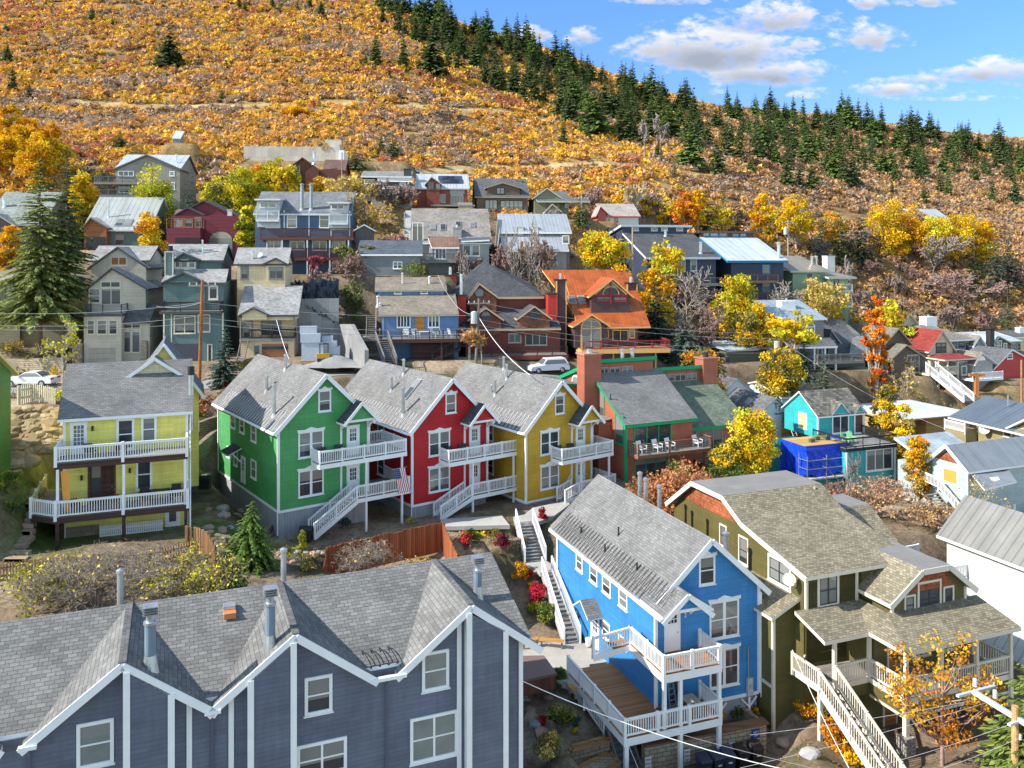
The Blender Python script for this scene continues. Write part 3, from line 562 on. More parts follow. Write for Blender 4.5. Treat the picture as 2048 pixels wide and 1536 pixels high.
B=MB()
for a in (.9,3.9,5.9): B.bar((a,-.12,-.2),(a,-.12,.66),.1,.1,white()); B.bar((a,-.12,.1),(a-.5,-.12,.62),.07,.07,white()); B.bar((a,-.12,.1),(a+.5,-.12,.62),.07,.07,white())
B.build('brace',H.root)
H.T.tube((-.55,-1.5,ze-s*.5+.05),(-.55,L+.2,ze-s*.5+.05),.07,.07,H.tm,6); H.finish()
# ---- slate townhouses
GT=House('townhouse_row','slate blue townhouse block with four sharp roof gables nearest the camera','h2',1975,900,38,22,siding((.125,.145,.205),.19,amt=.2),shingle((.185,.185,.18),.2,.34,.2,.45),cat='townhouse'); H=GT
x0,x1=-33,0.1; ze=5.15; zr=7.3; D=5.3; H.pad(-34,1.2,-4,10,-4.2)
H.gab(x0,x1,0,10.6,-5.5,ze,zr,axis='x',ov=-.03,og=.45,t=.16); H.k+=3
for xc in (-2.52,-10.0,-16.35,-23.6,-30): 
    hw=2.95
    H.W.prism([(xc-hw,-.004,ze),(xc+hw,-.004,ze),(xc,-.004,zr)],(0,5,0),H.wm)
    for sg in (-1,1):
        H.Rf.slab([(xc,-.5,zr+.2),(xc,D,zr+.2),(xc+sg*(hw+.35),-.02,ze-.1),(xc+sg*(hw+.35),-.5,ze-.1)] if sg>0 else [(xc,-.5,zr+.2),(xc-(hw+.35),-.5,ze-.1),(xc-(hw+.35),-.02,ze-.1),(xc,D,zr+.2)],.17,H.rm,H.tm)
        H.T.bar((xc,-.52,zr+.06),(xc+sg*(hw+.4),-.52,ze-.27),.06,.3,H.tm)
    B=MB(); B.box(xc-.14,xc+.14,-.5,D,zr+.17,zr+.215,shingle((.15,.15,.15))); B.build('ridge_cap',H.root)
TB=lambda a,z1,y=-.03,z0=-5.5,w=.2: H.T.box(a-w/2,a+w/2,y-.05,y,z0,z1,H.tm)
def chase(a,b,zt,side):
    H.W.prism([(a,-.55,-1.2 if side>0 and a>-5 else -5.5),(b,-.55,-1.2 if side>0 and a>-5 else -5.5),(b,-.55,zt(b)),(a,-.55,zt(a))],(0,.6,0),H.wm)
    for q in (a,b): H.T.box(q-.12,q+.12,-.6,-.52,-5.5 if a<-5 else -1.3,zt(q),H.tm); H.T.box(q-.02-(.02 if q==a else -.02),q+.02,-.56,0,-5.5 if a<-5 else -1.3,zt(q)-.1,H.tm)
gz=lambda xc: (lambda x: zr-.05-abs(x-xc)*(zr-ze)/2.95)
chase(-16.2,-14.65,gz(-16.35),1); chase(-11.75,-10.1,gz(-10.0),-1); chase(-2.65,-.95,gz(-2.52),1); chase(-23.5,-21.9,gz(-23.6),1)
TB(-14.0,5.4); TB(-12.45,5.3); TB(-.02,5.3); TB(-2.95,6.9)
H.T.box(-2.8,-.8,-.62,-.5,-1.42,-1.2,H.tm); H.T.box(-1.4,.35,-.75,-.02,-1.0,-.86,H.tm)
for q in ((1600,505,1702,632),(1555,755,1735,885),(1155,600,1260,722),(1125,858,1315,945),(290,775,432,918)): H.wF(*q,n=2 if q[2]-q[0]>150 else 1,cw=.13,out=.06,pm=glass(1) if q[0] in (1600,1555,290) else None)
for q in ((-22,-20.6,1.6,3.2),(-18,-16.6,.1,1.6)): H.win('F',*q,cw=.13)
for a in (-6.2,-13.16,-19.45): H.gutter([(a,-.3,ze-.25),(a,-.1,ze-.55),(a,-.1,-5)],paint((.10,.11,.16))); B=MB(); B.box(a-.75 if a>-8 else a-.3,a+.75 if a>-8 else a+.3,-.62,-.42,ze-.2,ze-.06,H.tm); B.build('gutter',H.root)
for (a,b,h,r) in ((570,560,1.7,.21),(1025,480,1.7,.2),(1812,290,1.2,.2)):
    xc={570:-16.35,1025:-10.0,1812:-2.52}[a]; sg=-1 if a!=1025 else 1
    q=roofpt(H,'h2',a,b,zr+.2-sg*xc*(-(zr-ze+.3)/3.3)*-1 if 0 else zr+.2+sg*(-xc)*(zr-ze+.3)/3.3,sg*(zr-ze+.3)/3.3,0); B=MB()
    B.tube((q[0],q[1],q[2]-.4),(q[0],q[1],q[2]+.5),r*1.7,r,galv(),14); B.tube((q[0],q[1],q[2]+.5),(q[0],q[1],q[2]+h),r,r,paint((.16,.21,.27)),14); B.tube((q[0],q[1],q[2]+h),(q[0],q[1],q[2]+h+.1),r*1.2,r*1.2,galv(),14); B.tube((q[0],q[1],q[2]+h+.1),(q[0],q[1],q[2]+h+.45),r*.75,r*.75,galv(),14)
    for k in range(4): B.box(q[0]-r*1.3,q[0]+r*1.3,q[1]-r*1.3,q[1]+r*1.3,q[2]+h+.4+k*.09,q[2]+h+.44+k*.09,galv())
    B.build('chimney_flue',H.root)
for a,b in ((440,330),(1105,225)): q=roofpt(H,'h2',a,b+30,zr+.16,0,0); H.pipe(q[0],7.4,zr-.8,1.6,.14)
q=roofpt(H,'h2',870,350,ze+.16,0,(zr-ze)/5.3); B=MB(); B.box(q[0]-.25,q[0]+.25,q[1]-.1,q[1]+.35,q[2]-.1,q[2]+.3,galv()); B.box(q[0]-.25,q[0]+.25,q[1]-.5,q[1]-.1,q[2]-.1,q[2]+.14,paint((.55,.2,.07))); B.build('roof_vent',H.root)
B=MB()
for k in range(4): 
    a=-6.95+k*.38; B.path([(a+.12*math.cos(t)-.05*t*0,-.1+.55*math.sin(t)*(1) if 0 else -.1+.45*(1-math.cos(t)),ze+.2+.45*(1-math.cos(t))*.4+.12*math.sin(t)) for t in np.linspace(0,6.28,12)],.02,BLK,4)
B.build('heat_cable',H.root)
# satellite tank at the right wall
B=MB()
for i in range(8): 
    t0,t1=math.pi*i/8,math.pi*(i+1)/8
    B.hexa([(.25,.6-.55*math.cos(t0),-3.2+.9*math.sin(t0)),(.95,.6-.55*math.cos(t0),-3.2+.9*math.sin(t0)),(.95,.6-.55*math.cos(t1),-3.2+.9*math.sin(t1)),(.25,.6-.55*math.cos(t1),-3.2+.9*math.sin(t1)),(.25,.6-.6*math.cos(t0),-3.2+.95*math.sin(t0)),(.95,.6-.6*math.cos(t0),-3.2+.95*math.sin(t0)),(.95,.6-.6*math.cos(t1),-3.2+.95*math.sin(t1)),(.25,.6-.6*math.cos(t1),-3.2+.95*math.sin(t1))],paint((.6,.68,.74)))
B.build('side_hood',H.root); H.finish()
# ---- pale yellow cottage
YC=House('cottage','pale yellow three storey cottage with two white railed verandas at the left','a2',440,1320,55.5,21,siding((.80,.72,.18),.14),GREY_R); H=YC; H.sc=1.078; H.root.scale=(1.078,)*3; ze=7.1; zr=9.75; H.pad(-1,8.9,-3.2,10,-.3)
H.gab(0,7,0,7.6,-3,ze,zr,axis='x',ov=.35,og=.35,t=.18); H.k+=2
H.gab(3.3,7.75,4.4,9.5,1.0,7.6,10.85,ov=.4,og=.35,t=.18,mr=shingle((.16,.17,.19))); H.W.prism([(3.6,2.75,9.0),(6.4,2.75,9.0),(5.0,2.75,10.05)],(0,3,0),siding((.62,.56,.36)))
H.gab(3.55,6.45,2.75,5,9.0,9.0,10.1,ov=.25,og=.25,t=.15,walls=False); H.T.bar((3.3,2.5,8.95),(5,2.5,10.15),.05,.2,H.tm); H.T.bar((6.7,2.5,8.95),(5,2.5,10.15),.05,.2,H.tm); H.T.bar((8.15,4.0,7.1),(5.55,4.0,10.9),.05,.2,H.tm)
H.cb(0,0,-1,ze); H.cb(7,0,-1,ze); zu=4.78; zl=1.62
H.door('F',.32,1.25,zu,6.65,lite=(.12,.88,.3,.95),n=3,r=5); H.win('F',2.89,3.92,zu+.05,6.8,n=1,cw=.14); H.win('F',4.3,5.21,5.2,6.84,cw=.14)
H.door('F',1.28,2.85,zl,4.2,m=wood((.09,.045,.035)),lite=(.08,.45,.25,.95),n=1,r=1,mt=wood((.12,.07,.05)),cw=.12); H.win('F',2.2,2.68,zl+.6,4.1,m=wood((.09,.045,.035)),cw=.05,dh=False,out=.07); H.win('F',4.0,4.95,2.2,4.2,cw=.13)
H.door('F',5.7,6.6,-.75,1.2,lite=(.2,.8,.4,.93),n=1,r=1); H.win('F',2.2,3.3,.7,1.1,dh=False); H.win('F',3.9,5.0,.75,1.15,dh=False)
def dk(pts,z,nm):
    B=MB(); B.slab([(a,b,z) for a,b in pts],.34,GREYWOOD,DKWOOD); B.build(nm,H.root)
dk([(-.25,-2.2),(7.05,-2.2),(7.05,0),(-.25,0)],zu,'deck'); dk([(-.25,-2.3),(7.1,-2.3),(7.1,0),(0,0),(0,4.6),(-1.7,4.6),(-1.7,-1.0)],zl,'deck')
H.rail([(-.2,-.05,zu),(-.2,-2.15,zu),(7.0,-2.15,zu),(7.0,-.05,zu)],post=.17,pe=3.7); H.rail([(7.05,-.05,zl),(7.05,-2.25,zl),(-.2,-2.25,zl),(-1.65,-1.0,zl)],post=.17,pe=3.7)
B=MB(); B.box(-1.7,-1.62,-1.0,4.5,zl,zl+.95,paint((.62,.60,.36)));
for yy in (-1,.9,2.7,4.5): B.box(-1.74,-1.58,yy-.08,yy+.08,zl,zl+1.05,paint((.7,.68,.5)))
B.build('lattice_screen',H.root)
for a in (-.1,3.45,6.9): H.post(a,-2.1,zl,zu-.3,.15)
for a,b in ((-1.55,-.95),(-.1,-2.15),(3.45,-2.2),(6.95,-2.2),(-.1,-.1),(-1.55,3.0)): H.post(a,b,-3.5,zl-.3,.2,DKWOOD)
B=MB(); n=34
for i in range(n): a=2.0+3.6*i/n; B.box(a,a+.07,-.62,-.58,-.55,.35,white()); B.face([(a,-.6,.35),(a+.07,-.6,.35),(a+.035,-.6,.43)],white())
B.box(2.0,5.6,-.6,-.55,-.3,-.22,white()); B.box(2.0,5.6,-.6,-.55,.1,.18,white()); B.build('picket_panel',H.root)
H.W.box(-.2,1.9,-.06,.02,-2.5,.35,stone((.25,.2,.16),(.4,.3,.22),2))
B=MB(); B.tube((7.25,1.0,5.6),(7.25,1.0,9.2),.17,.17,galv(),12); B.tube((7.25,1.0,9.2),(7.25,1.0,9.75),.22,.22,BLK,12); B.build('chimney_flue',H.root)
H.gutter([(7.25,-.3,ze-.1),(7.2,-.1,ze-.5),(7.2,-2.3,zl),(7.2,-2.3,-1)]); 
B=MB(); B.slab([(.45,-2.05,4.3),(.05,-2.05,4.3),(.2,-1.95,2.0),(.6,-1.95,1.75)],.03,paint((.75,.33,.06)),paint((.75,.33,.06))); B.build('curtain',H.root)
B=MB()
for a,z in ((1.55,6.3),(.95,3.3),(3.65,3.5)): B.box(a-.06,a+.06,-.16,-.03,z-.12,z+.12,BLK); B.tube((a,-.09,z+.12),(a,-.09,z+.2),.08,.02,BLK,6)
B.build('wall_lamp',H.root); H.finish()
# ---- sliver of a green house at the left edge
GE=House('house','dark green house with yellow trim cut off by the left edge','a2',-170,640,52,4,siding((.06,.19,.05)),seam((.25,.27,.28)),paint((.62,.55,.2)),shift=-8); H=GE; H.pad(-1,8.2,-2,4.4,-4.0)
H.gab(0,8,0,4.2,-5,3.2,4.6,axis='x',ov=.4,og=.35); H.W.box(-1,7.2,-2.2,0,-5,-1.2,H.wm); H.Rf.slab([(-1,-2.6,-1.0),(7.6,-2.6,-1.0),(7.6,.1,.3),(-1,.1,.3)],.2,H.rm,H.tm)
H.win('R',1.4,2.6,.2,2.4,po=8); H.win('R',-1.6,-.8,-3.8,-1.6,po=7.2); H.cb(8,0,-1,3.2); H.finish()
# ---- olive house
OL=House('house','olive green house with gambrel roofs and a deep cream railed veranda','g2',1010,1470,43,21,siding((.12,.105,.035),.19),TAN_R,paint((.66,.60,.50))); H=OL; TR=H.tm; H.sash=DKFR
H.pad(-3.5,8,-.6,18,0); z0=2.85
FL=shingle((.22,.215,.21),.06,.9,.9,.95,.12)
def gambrel(y0,y1,xa,xb,xc,xd,zl_,zh,z0,front=True):
    H.W.prism([(xa+.5,y0,z0),(xd-.5,y0,z0),(xd-.5,y0,zl_+.35),(xc,y0,zh-.03),(xb,y0,zh-.03),(xa+.5,y0,zl_+.35)],(0,y1-y0,0),H.wm)
    for q,mm in (([(xa,y0-.4,zl_),(xb,y0-.4,zh),(xb,y1,zh),(xa,y1,zl_)],H.rm),([(xb,y0-.4,zh),(xc,y0-.4,zh+.02),(xc,y1,zh+.02),(xb,y1,zh)],FL),([(xc,y0-.4,zh),(xd,y0-.4,zl_),(xd,y1,zl_),(xc,y1,zh)],H.rm)): H.Rf.slab([(a,b,c+.2) for a,b,c in q],.2,mm,TR)
    for p,q in (((xa,zl_),(xb,zh)),((xb,zh),(xc,zh)),((xc,zh),(xd,zl_))): H.T.bar((p[0],y0-.42,p[1]+.05),(q[0],y0-.42,q[1]+.05),.06,.3,TR)
gambrel(2.4,9.5,1.0,3.3,5.3,7.35,6.55,8.15,3.5)
B=MB(); B.prism([(2.7,2.36,7.0),(5.95,2.36,7.0),(5.25,2.36,7.95),(3.35,2.36,7.95)],(0,.05,0),CEDAR); B.build('gable_panel',H.root)
H.win('F',3.3,5.05,5.45,7.5,po=2.4,n=2,m=TR,cw=.13); H.win('F',2.35,3.15,5.75,6.9,po=2.4,m=TR); H.win('F',5.2,6.0,5.75,7.0,po=2.4,m=TR); H.cb(1.5,2.4,4.6,6.6); H.cb(6.85,2.4,5,6.8)
# upper block behind on the left
H.W.prism([(-2.5,4.5,0),(-2.5,18,0),(-2.5,18,8.0),(-2.5,15.3,10.1),(-2.5,11.8,10.1),(-2.5,9.8,9.0),(-2.5,4.5,7.9)],(7.2,0,0),H.wm)
for q,mm in (([(4.0,7.85),(9.8,9.1)],H.rm),([(9.8,9.1),(11.8,10.2)],H.rm),([(11.8,10.2),(15.3,10.22)],FL),([(15.3,10.2),(18.5,7.9)],H.rm)):
    (ya,za),(yb,zb)=q; H.Rf.slab([(-2.9,ya,za+.2),(4.9,ya,za+.2),(4.9,yb,zb+.2),(-2.9,yb,zb+.2)],.2,mm,TR); H.T.bar((-2.92,ya,za+.05),(-2.92,yb,zb+.05),.06,.3,TR)
B=MB(); B.prism([(-2.56,10.4,8.9),(-2.56,17,8.9),(-2.56,15.2,9.95),(-2.56,11.9,9.95)],(.06,0,0),CEDAR); B.build('gable_panel',H.root)
H.W.prism([(-2.5,4.5,3),(1.4,4.5,3),(1.4,4.5,7.85),(-2.5,4.5,7.85)],(0,.3,0),H.wm)
H.win('F',-1.75,-.25,6.0,7.85,po=4.5,n=2,m=TR,cw=.14); H.cb(-2.5,4.5,5.6,7.8); H.cb(1.0,4.5,5.2,7.9)
y0,a1=H.Lp(300,425,-2.5); y1,a2=H.Lp(420,628,-2.5); H.win('L',y1,y0,a2,a1,po=-2.5,n=2,m=TR,cw=.16,pm=glass(1)); H.win('L',9.6,10.6,6.6,8.3,po=-2.5,m=TR); H.win('L',11.8,12.6,7.0,8.4,po=-2.5,m=TR)
# lower lean-to on the left side
H.W.prism([(-4.0,5.4,-3),(-2.5,5.4,-3),(-2.5,5.4,6.3),(-4.0,5.4,5.6)],(0,9,0),H.wm); H.Rf.slab([(-4.4,5.0,5.65),(-2.5,5.0,6.5),(-2.5,14.6,6.5),(-4.4,14.6,5.65)],.18,H.rm,TR)
H.cb(-4.0,5.4,-1,5.5); H.T.box(-4.05,-3.98,5.4,14.4,1.5,1.68,TR); H.win('L',7.2,8.0,3.6,4.6,po=-4.0,dh=False,m=TR); H.win('L',8.6,9.3,4.2,5.2,po=-4.0,dh=False,m=TR)
# rear gambrel on the right
H.W.box(4.6,8.6,9.5,16,0,6.6,H.wm); H.Rf.slab([(4.6,9.0,6.4),(9.2,9.0,6.4),(9.2,12.0,8.5),(4.6,12.0,8.5)],.2,H.rm,TR); H.Rf.slab([(4.6,12.0,8.52),(9.2,12.0,8.52),(9.2,14.5,8.55),(4.6,14.5,8.55)],.2,FL,TR); H.Rf.slab([(4.6,14.5,8.5),(9.2,14.5,8.5),(9.2,17.5,6.4),(4.6,17.5,6.4)],.2,H.rm,TR)
# veranda
H.W.box(0.3,7.0,2.45,9,-1,5.4,H.wm); H.W.box(-2.6,.3,4.6,9,-1,5.2,H.wm)
H.Rf.slab([(-.35,-.35,5.45),(7.8,-.35,5.45),(7.8,2.45,6.15),(1.2,2.45,6.15)],.2,H.rm,TR); H.Rf.slab([(-.35,-.35,5.45),(1.2,2.45,6.15),(1.2,5.0,6.15),(-.35,5.0,5.45)],.2,H.rm,TR); H.Rf.slab([(7.8,-.35,5.45),(7.8,8,5.45),(6.85,8,6.15),(6.85,2.45,6.15)],.2,H.rm,TR)
H.Rf.slab([(-3.3,2.15,5.42),(-.2,2.15,5.42),(1.0,4.5,6.1),(-3.3,4.5,6.1)],.2,H.rm,TR); 
B=MB(); B.slab([(0,0,z0),(7.45,0,z0),(7.45,2.45,z0),(0,2.45,z0)],.3,GREYWOOD,TR); B.slab([(-3.3,2.5,z0-.01),(0.3,2.5,z0-.01),(.3,4.6,z0-.01),(-3.3,4.6,z0-.01)],.3,GREYWOOD,TR); B.build('deck',H.root)
H.W.box(0.05,7.4,.05,.12,1.9,2.56,H.wm); H.W.box(.05,.12,.05,2.5,1.9,2.56,H.wm); H.W.box(-2.2,.1,2.55,2.62,1.9,2.56,H.wm); H.T.box(0,7.4,.02,.14,1.78,1.92,TR); H.T.box(.02,.14,.15,2.5,1.78,1.92,TR)
H.rail([(0,0,z0),(7.4,0,z0),(7.4,2.4,z0)],h=1.0,m=TR,post=.2,pe=2.5,sp=.16); H.rail([(0,0,z0),(0,2.5,z0),(-2.3,2.5,z0)],h=1.0,m=TR,post=.2,pe=3,sp=.16)
for a,b in ((0,0),(2.4,0),(4.9,0),(7.4,0),(0,2.5),(-2.35,2.5)): H.post(a,b,z0,5.35,.18,TR)
for a,b in ((0,0),(7.4,0)): H.post(a,b,1.0,2.6,.24,TR); B=MB(); B.box(a-.32,a+.32,b-.32,b+.32,-1,1.0,stone((.32,.30,.26),(.42,.40,.36),5,(.2,.19,.17),False)); B.build('stone_pier',H.root)
H.post(-3.2,2.6,-3,z0-.2,.2,TR)
H.stairs((-2.4,2.45,z0),(-2.4,-4.2,-1.1),(-1.0,0),TR,paint((.04,.045,.06)),n=17); H.rail([(-2.35,2.4,z0),(-2.35,-4.2,-1.05)],m=TR,sp=.16,h=1.0); H.rail([(-3.45,4.5,z0),(-3.45,2.4,z0),(-3.45,-4.2,-1.05)],m=TR,sp=.16,h=1.0)
OD=wood((.38,.17,.06)); H.door('F',1.2,2.2,z0,4.95,po=2.45,m=OD,mt=TR,lite=None); H.door('F',.9,1.9,-.1,1.85,po=2.45,m=OD,mt=TR,lite=None)
for q in ((2.9,3.5),(3.75,4.3),(5.2,6.1)): H.win('F',q[0],q[1],z0+.5,4.9,po=2.45,m=TR)
H.win('F',-2.3,-1.9,z0+.5,4.9,po=4.6,m=TR); H.win('F',-1.6,-.3,z0+.7,4.9,po=4.6,m=TR,n=2); H.T.box(-2.6,.2,4.52,4.6,z0+.55,z0+.68,TR)
H.win('F',3.2,4.6,.2,1.6,po=2.45,m=TR); H.T.box(2.6,2.75,2.3,2.45,0,1.8,TR)
B=MB(); B.bar((.2,2.3,z0+.05),(.45,2.35,z0+.8),.7,.04,paint((.5,.4,.28))); B.build('leaning_board',H.root)
def dish(H,p,r,dirn,name='satellite_dish'):
    B=MB(); p=Vector(p); d=Vector(dirn).normalized(); m=paint((.62,.63,.62),.4); n=14; prev=None; a=d.orthogonal().normalized(); c=d.cross(a)
    for k in range(5):
        rr=r*k/4; off=d*(.22*r*(k/4)**2*1.2); ring=[p+off+a*(rr*math.cos(t))+c*(rr*math.sin(t)) for t in np.linspace(0,2*math.pi,n+1)[:-1]]
        if prev and k>1:
            for i in range(n): B.face([prev[i],ring[i],ring[(i+1)%n],prev[(i+1)%n]],m)
        elif k==1: B.face(ring,m)
        prev=ring
    B.tube(p,p-d*.35+Vector((0,0,-.25)),.035,.035,m); B.tube(p-c*r*.7,p+d*r*.9,.02,.02,m); B.tube(p+d*r*.8,p+d*r*1.0,.05,.05,m); return B.build(name,H.root)
yy,zz=H.Lp(430,560,-2.8); dish(H,(-3.1,yy,zz),.36,(-.6,-.75,.35))
q=roofpt(H,'g2',540,140,7.85-.2155*4+.2,0,.2155); H.pipe(q[0],q[1],q[2],.7,.06,cap=False,name='roof_vent',m=paint((.4,.38,.3)))
lettering(H.root,'house_number','819',.32,(.75,.03,2.12),(R(90),0,0),BLK)
H.finish()
# ---- brick red condominium
BC=House('condominium','brick red condo with green edged shed roofs and a square siding chimney','d2',775,1050,72,24,BRICKRED,GREY_R,paint((.0,.30,.12))); H=BC; GT_=H.tm; H.pad(-1,14,-1,14,-1); 
s1=(7.35-3.95)/5.5
H.W.prism([(0,0,-3),(0,5.5,-3),(0,5.5,7.35),(0,0,3.95)],(6.9,0,0),H.wm); H.Rf.slab([(-.3,-.35,3.95-.35*s1+.2),(7.25,-.35,3.95-.35*s1+.2),(7.25,5.5,7.55),(-.3,5.5,7.55)],.28,H.rm,GT_)
H.W.prism([(-.02,5.5,-2),(-.02,13,-2),(-.02,13,5.9),(-.02,5.5,8.55)],(6.4,0,0),H.wm); H.Rf.slab([(-.3,5.1,8.85),(6.6,5.1,8.85),(6.6,13.4,5.95),(-.3,13.4,5.95)],.34,H.rm,GT_)
s2=.58; H.W.prism([(6.95,1.3,-3),(6.95,6.6,-3),(6.95,6.6,5.85),(6.95,1.3,2.8)],(6.9,0,0),H.wm); H.Rf.slab([(6.8,.9,2.75),(14.1,.9,2.75),(14.1,6.6,6.05),(6.8,6.6,6.05)],.28,shingle((.155,.19,.145)),GT_)
H.W.prism([(6.42,6.6,-2),(6.42,14,-2),(6.42,14,4.9),(6.42,6.6,7.25)],(7.3,0,0),H.wm); H.Rf.slab([(6.35,6.2,7.55),(13.9,6.2,7.55),(13.9,14.4,4.9),(6.35,14.4,4.9)],.34,H.rm,GT_)
for q in ((568,222,632,278),(643,220,728,272),(742,213,828,266)): H.wF(*q,yo=5.5,m=paint((.35,.32,.28)),cw=.07,n=2,dh=False,sill=False)
for q in ((1080,278,1165,332),(1172,272,1258,328),(1265,268,1345,320)): H.wF(*q,yo=6.6,m=paint((.35,.32,.28)),cw=.07,n=2,dh=False,sill=False)
H.W.box(-1.5,.25,4.6,6.0,-2,9.35,H.wm); B=MB(); B.box(-1.6,.35,4.5,6.1,9.35,9.5,paint((.45,.22,.15))); B.tube((-.6,5.3,9.5),(-.6,5.3,9.9),.3,.3,galv(),12); B.tube((-.6,5.3,9.9),(-.6,5.3,10.0),.4,.4,BLK,12); B.build('chimney_cap',H.root)
H.W.box(12.6,14.3,6.0,7.4,3,8.1,H.wm); B=MB(); B.box(12.5,14.4,5.9,7.5,8.1,8.22,paint((.35,.15,.1))); B.tube((13.4,6.7,8.2),(13.4,6.7,8.7),.28,.28,BLK,12); B.build('chimney_cap',H.root)
H.W.box(-1.3,0,2.4,3.9,-2,3.7,H.wm); H.Rf.slab([(-1.4,2.3,3.72),(.05,2.3,4.0),(.05,4.0,4.0),(-1.4,4.0,3.72)],.1,GREY_R,H.wm)
B=MB(); B.tube((-.06,9.0,6.2),(.02,9.0,6.2),.75,.75,white(),20); B.tube((-.075,9.0,6.2),(-.05,9.0,6.2),.6,.6,glass(),20); B.build('round_window',H.root)
H.win('L',3.6,5.0,3.7,6.2,m=GT_,dh=False); H.win('L',.35,1.75,2.0,4.6,m=GT_,dh=False,rows=(.3,)); H.cb(0,0,-3,4,.22); 
H.wF(838,690,1142,830,m=GT_,n=3,dh=False); H.wF(845,955,1105,1100,m=GT_,n=3,dh=False); H.win('F',8.2,11.2,.4,2.4,po=1.3,n=3,dh=False,m=paint((.3,.24,.2)))
H.deck(.2,7.8,-1.6,0,1.5,.28,wood((.26,.11,.06)),GREYWOOD); H.rail([(.25,-.1,1.5),(.25,-1.55,1.5),(3.4,-1.55,1.5),(7.75,-1.55,1.5),(7.75,-.1,1.5)],m=wood((.26,.12,.07)),style='cable',mb=galv(),pe=3.2,post=.14); H.post(3.4,-1.4,-3,1.3,.2,wood((.2,.08,.05)))
H.deck(8,14,-.3,1.3,-.2,.2,wood((.2,.1,.07)),GREYWOOD); H.rail([(8,-.25,-.2),(13.9,-.25,-.2)],m=wood((.2,.1,.07)),style='cable',pe=3)
H.W.box(-4.2,0,8.0,13.2,-2,6.0,H.wm); H.Rf.slab([(-4.4,7.9,6.6),(.2,7.9,6.2),(.2,13.4,6.2),(-4.4,13.4,6.6)],.3,GREY_R,GT_)
for a in (3.7,4.8): H.pipe(a,6.6,8.3,1.0,.18)
q=roofpt(H,'d2',650,480,3.95+.2,0,s1); H.pipe(q[0],q[1],q[2],.5,.05,cap=False,m=BLK,name='roof_vent'); H.finish()
# ------------------------------------------------------------------ houses along the upper street
TRIMB=paint((.62,.58,.47)); CHAR=paint((.055,.06,.075)); SLATE_R=shingle((.13,.135,.145)); LIGHT_R=shingle((.33,.33,.33)); RUSTW=wood((.30,.12,.05))
def wins(H,yo,rects,**k):
    for q in rects: H.wF(*q[:4],yo=yo,**{**k,**(q[4] if len(q)>4 else {})})
BG=House('house','beige three storey house with a grey garage door and a white balcony deck','e1',805,1390,87,8,siding((.56,.50,.41),.16),LIGHT_R,CHAR); H=BG; H.pad(-1,8.5,-1.5,14,0); BT=paint((.62,.57,.46))
f=H.Fp; xr=f(1165,900)[0]; zd=f(805,905)[1]
H.block(0,xr,0,6,-2,zd-.1); H.deck(-.1,xr+.1,-.15,3.2,zd,.22,CHAR,concrete()); H.rail([(0,2,zd),(0,0,zd),(xr,0,zd),(xr,2,zd)],m=CHAR,style='cable',pe=2)
wins(H,0,[(835,958,912,1100),(930,958,1028,1100),(1042,958,1130,1100)],m=BT,dh=False)
B=MB(); a,b=f(852,1230); c,d=f(1108,1390); B.box(a,c,-.03,.02,d,b,siding((.42,.37,.31),.55)); B.build('garage_door',H.root)
x0,x1,ze,za=gfront(H,2.2,7,(820,645),(1080,455),(1430,680),0,mt=CHAR); wins(H,2.2,[(965,585,1160,650,dict(n=2,dh=False)),(852,655,965,800),(968,655,1165,815,dict(n=2,dh=False))],m=BT)
gfront(H,5.5,6,(845,455),(1135,255),(1435,465),0,mt=CHAR); wins(H,5.5,[(1062,352,1220,437,dict(n=2,dh=False,pm=RUSTW))],m=BT)
gside(H,6.5,3.2,7,(842,385),(1438,390),(1140,247),0,mt=CHAR)
xa=f(1175,900,.6)[0]; xb=f(1425,900,.6)[0]; H.block(xa,xb,1.0,6,-1,f(1175,980,1.0)[1]); H.Rf.slab([(xa,.4,f(1175,975,.4)[1]),(xb+.2,.4,f(1430,975,.4)[1]),(xb+.2,3.0,f(1430,805,3)[1]),(xa,3.0,f(1180,805,3)[1])],.2,SLATE_R,CHAR)
wins(H,1.0,[(1178,992,1355,1050,dict(n=2,dh=False)),(1185,1065,1260,1275),(1262,1065,1350,1275)],m=BT,dh=False)
for px_ in (1385,): a,b=f(px_,1280,.7); H.T.box(a-.3,a+.3,.4,1.0,-1,2.3,stone((.4,.3,.22),(.5,.42,.34),3))
H.W.box(-1.0,-.1,-.4,1.5,-1,2.2,stone((.35,.25,.16),(.5,.4,.28),2.5,(.2,.16,.12),False)); H.finish()
TG=House('house','dark teal house with cream window trim and a black iron balcony','f1',135,1160,88,8,siding((.10,.175,.18),.2,True),LIGHT_R,TRIMB); H=TG; f=H.Fp; H.pad(-1,9.5,-1.5,14,-2.2); W2=siding((.10,.165,.165),.16)
xw=f(700,1000)[0]; zb=f(135,870)[1]; H.block(0,xw,0,10,-3.2,zb)
H.W.box(0,xw,.3,10,zb,f(135,600,.3)[1],W2)
wins(H,0,[(228,915,438,1090,dict(n=2)),(458,905,580,1075)]); H.cb(0,0,-.2,zb); H.cb(.75,0,-.2,zb,.1); H.cb(xw,0,-.2,zb)
a,b=f(200,1190); c,d=f(460,1390); B=MB(); B.box(a,c,-.05,.05,d,b,paint((.06,.06,.085))); B.build('garage_door',H.root); H.wF(550,1190,600,1380,dh=False)
x0,x1,ze,za=gfront(H,.2,6,(95,605),(325,495),(560,600),zb,m=W2,mt=CHAR); wins(H,.3,[(180,625,478,775,dict(n=3,dh=False)),(245,570,410,640,dict(dh=False,n=2)),(560,630,655,765,dict(dh=False))],cw=.16)
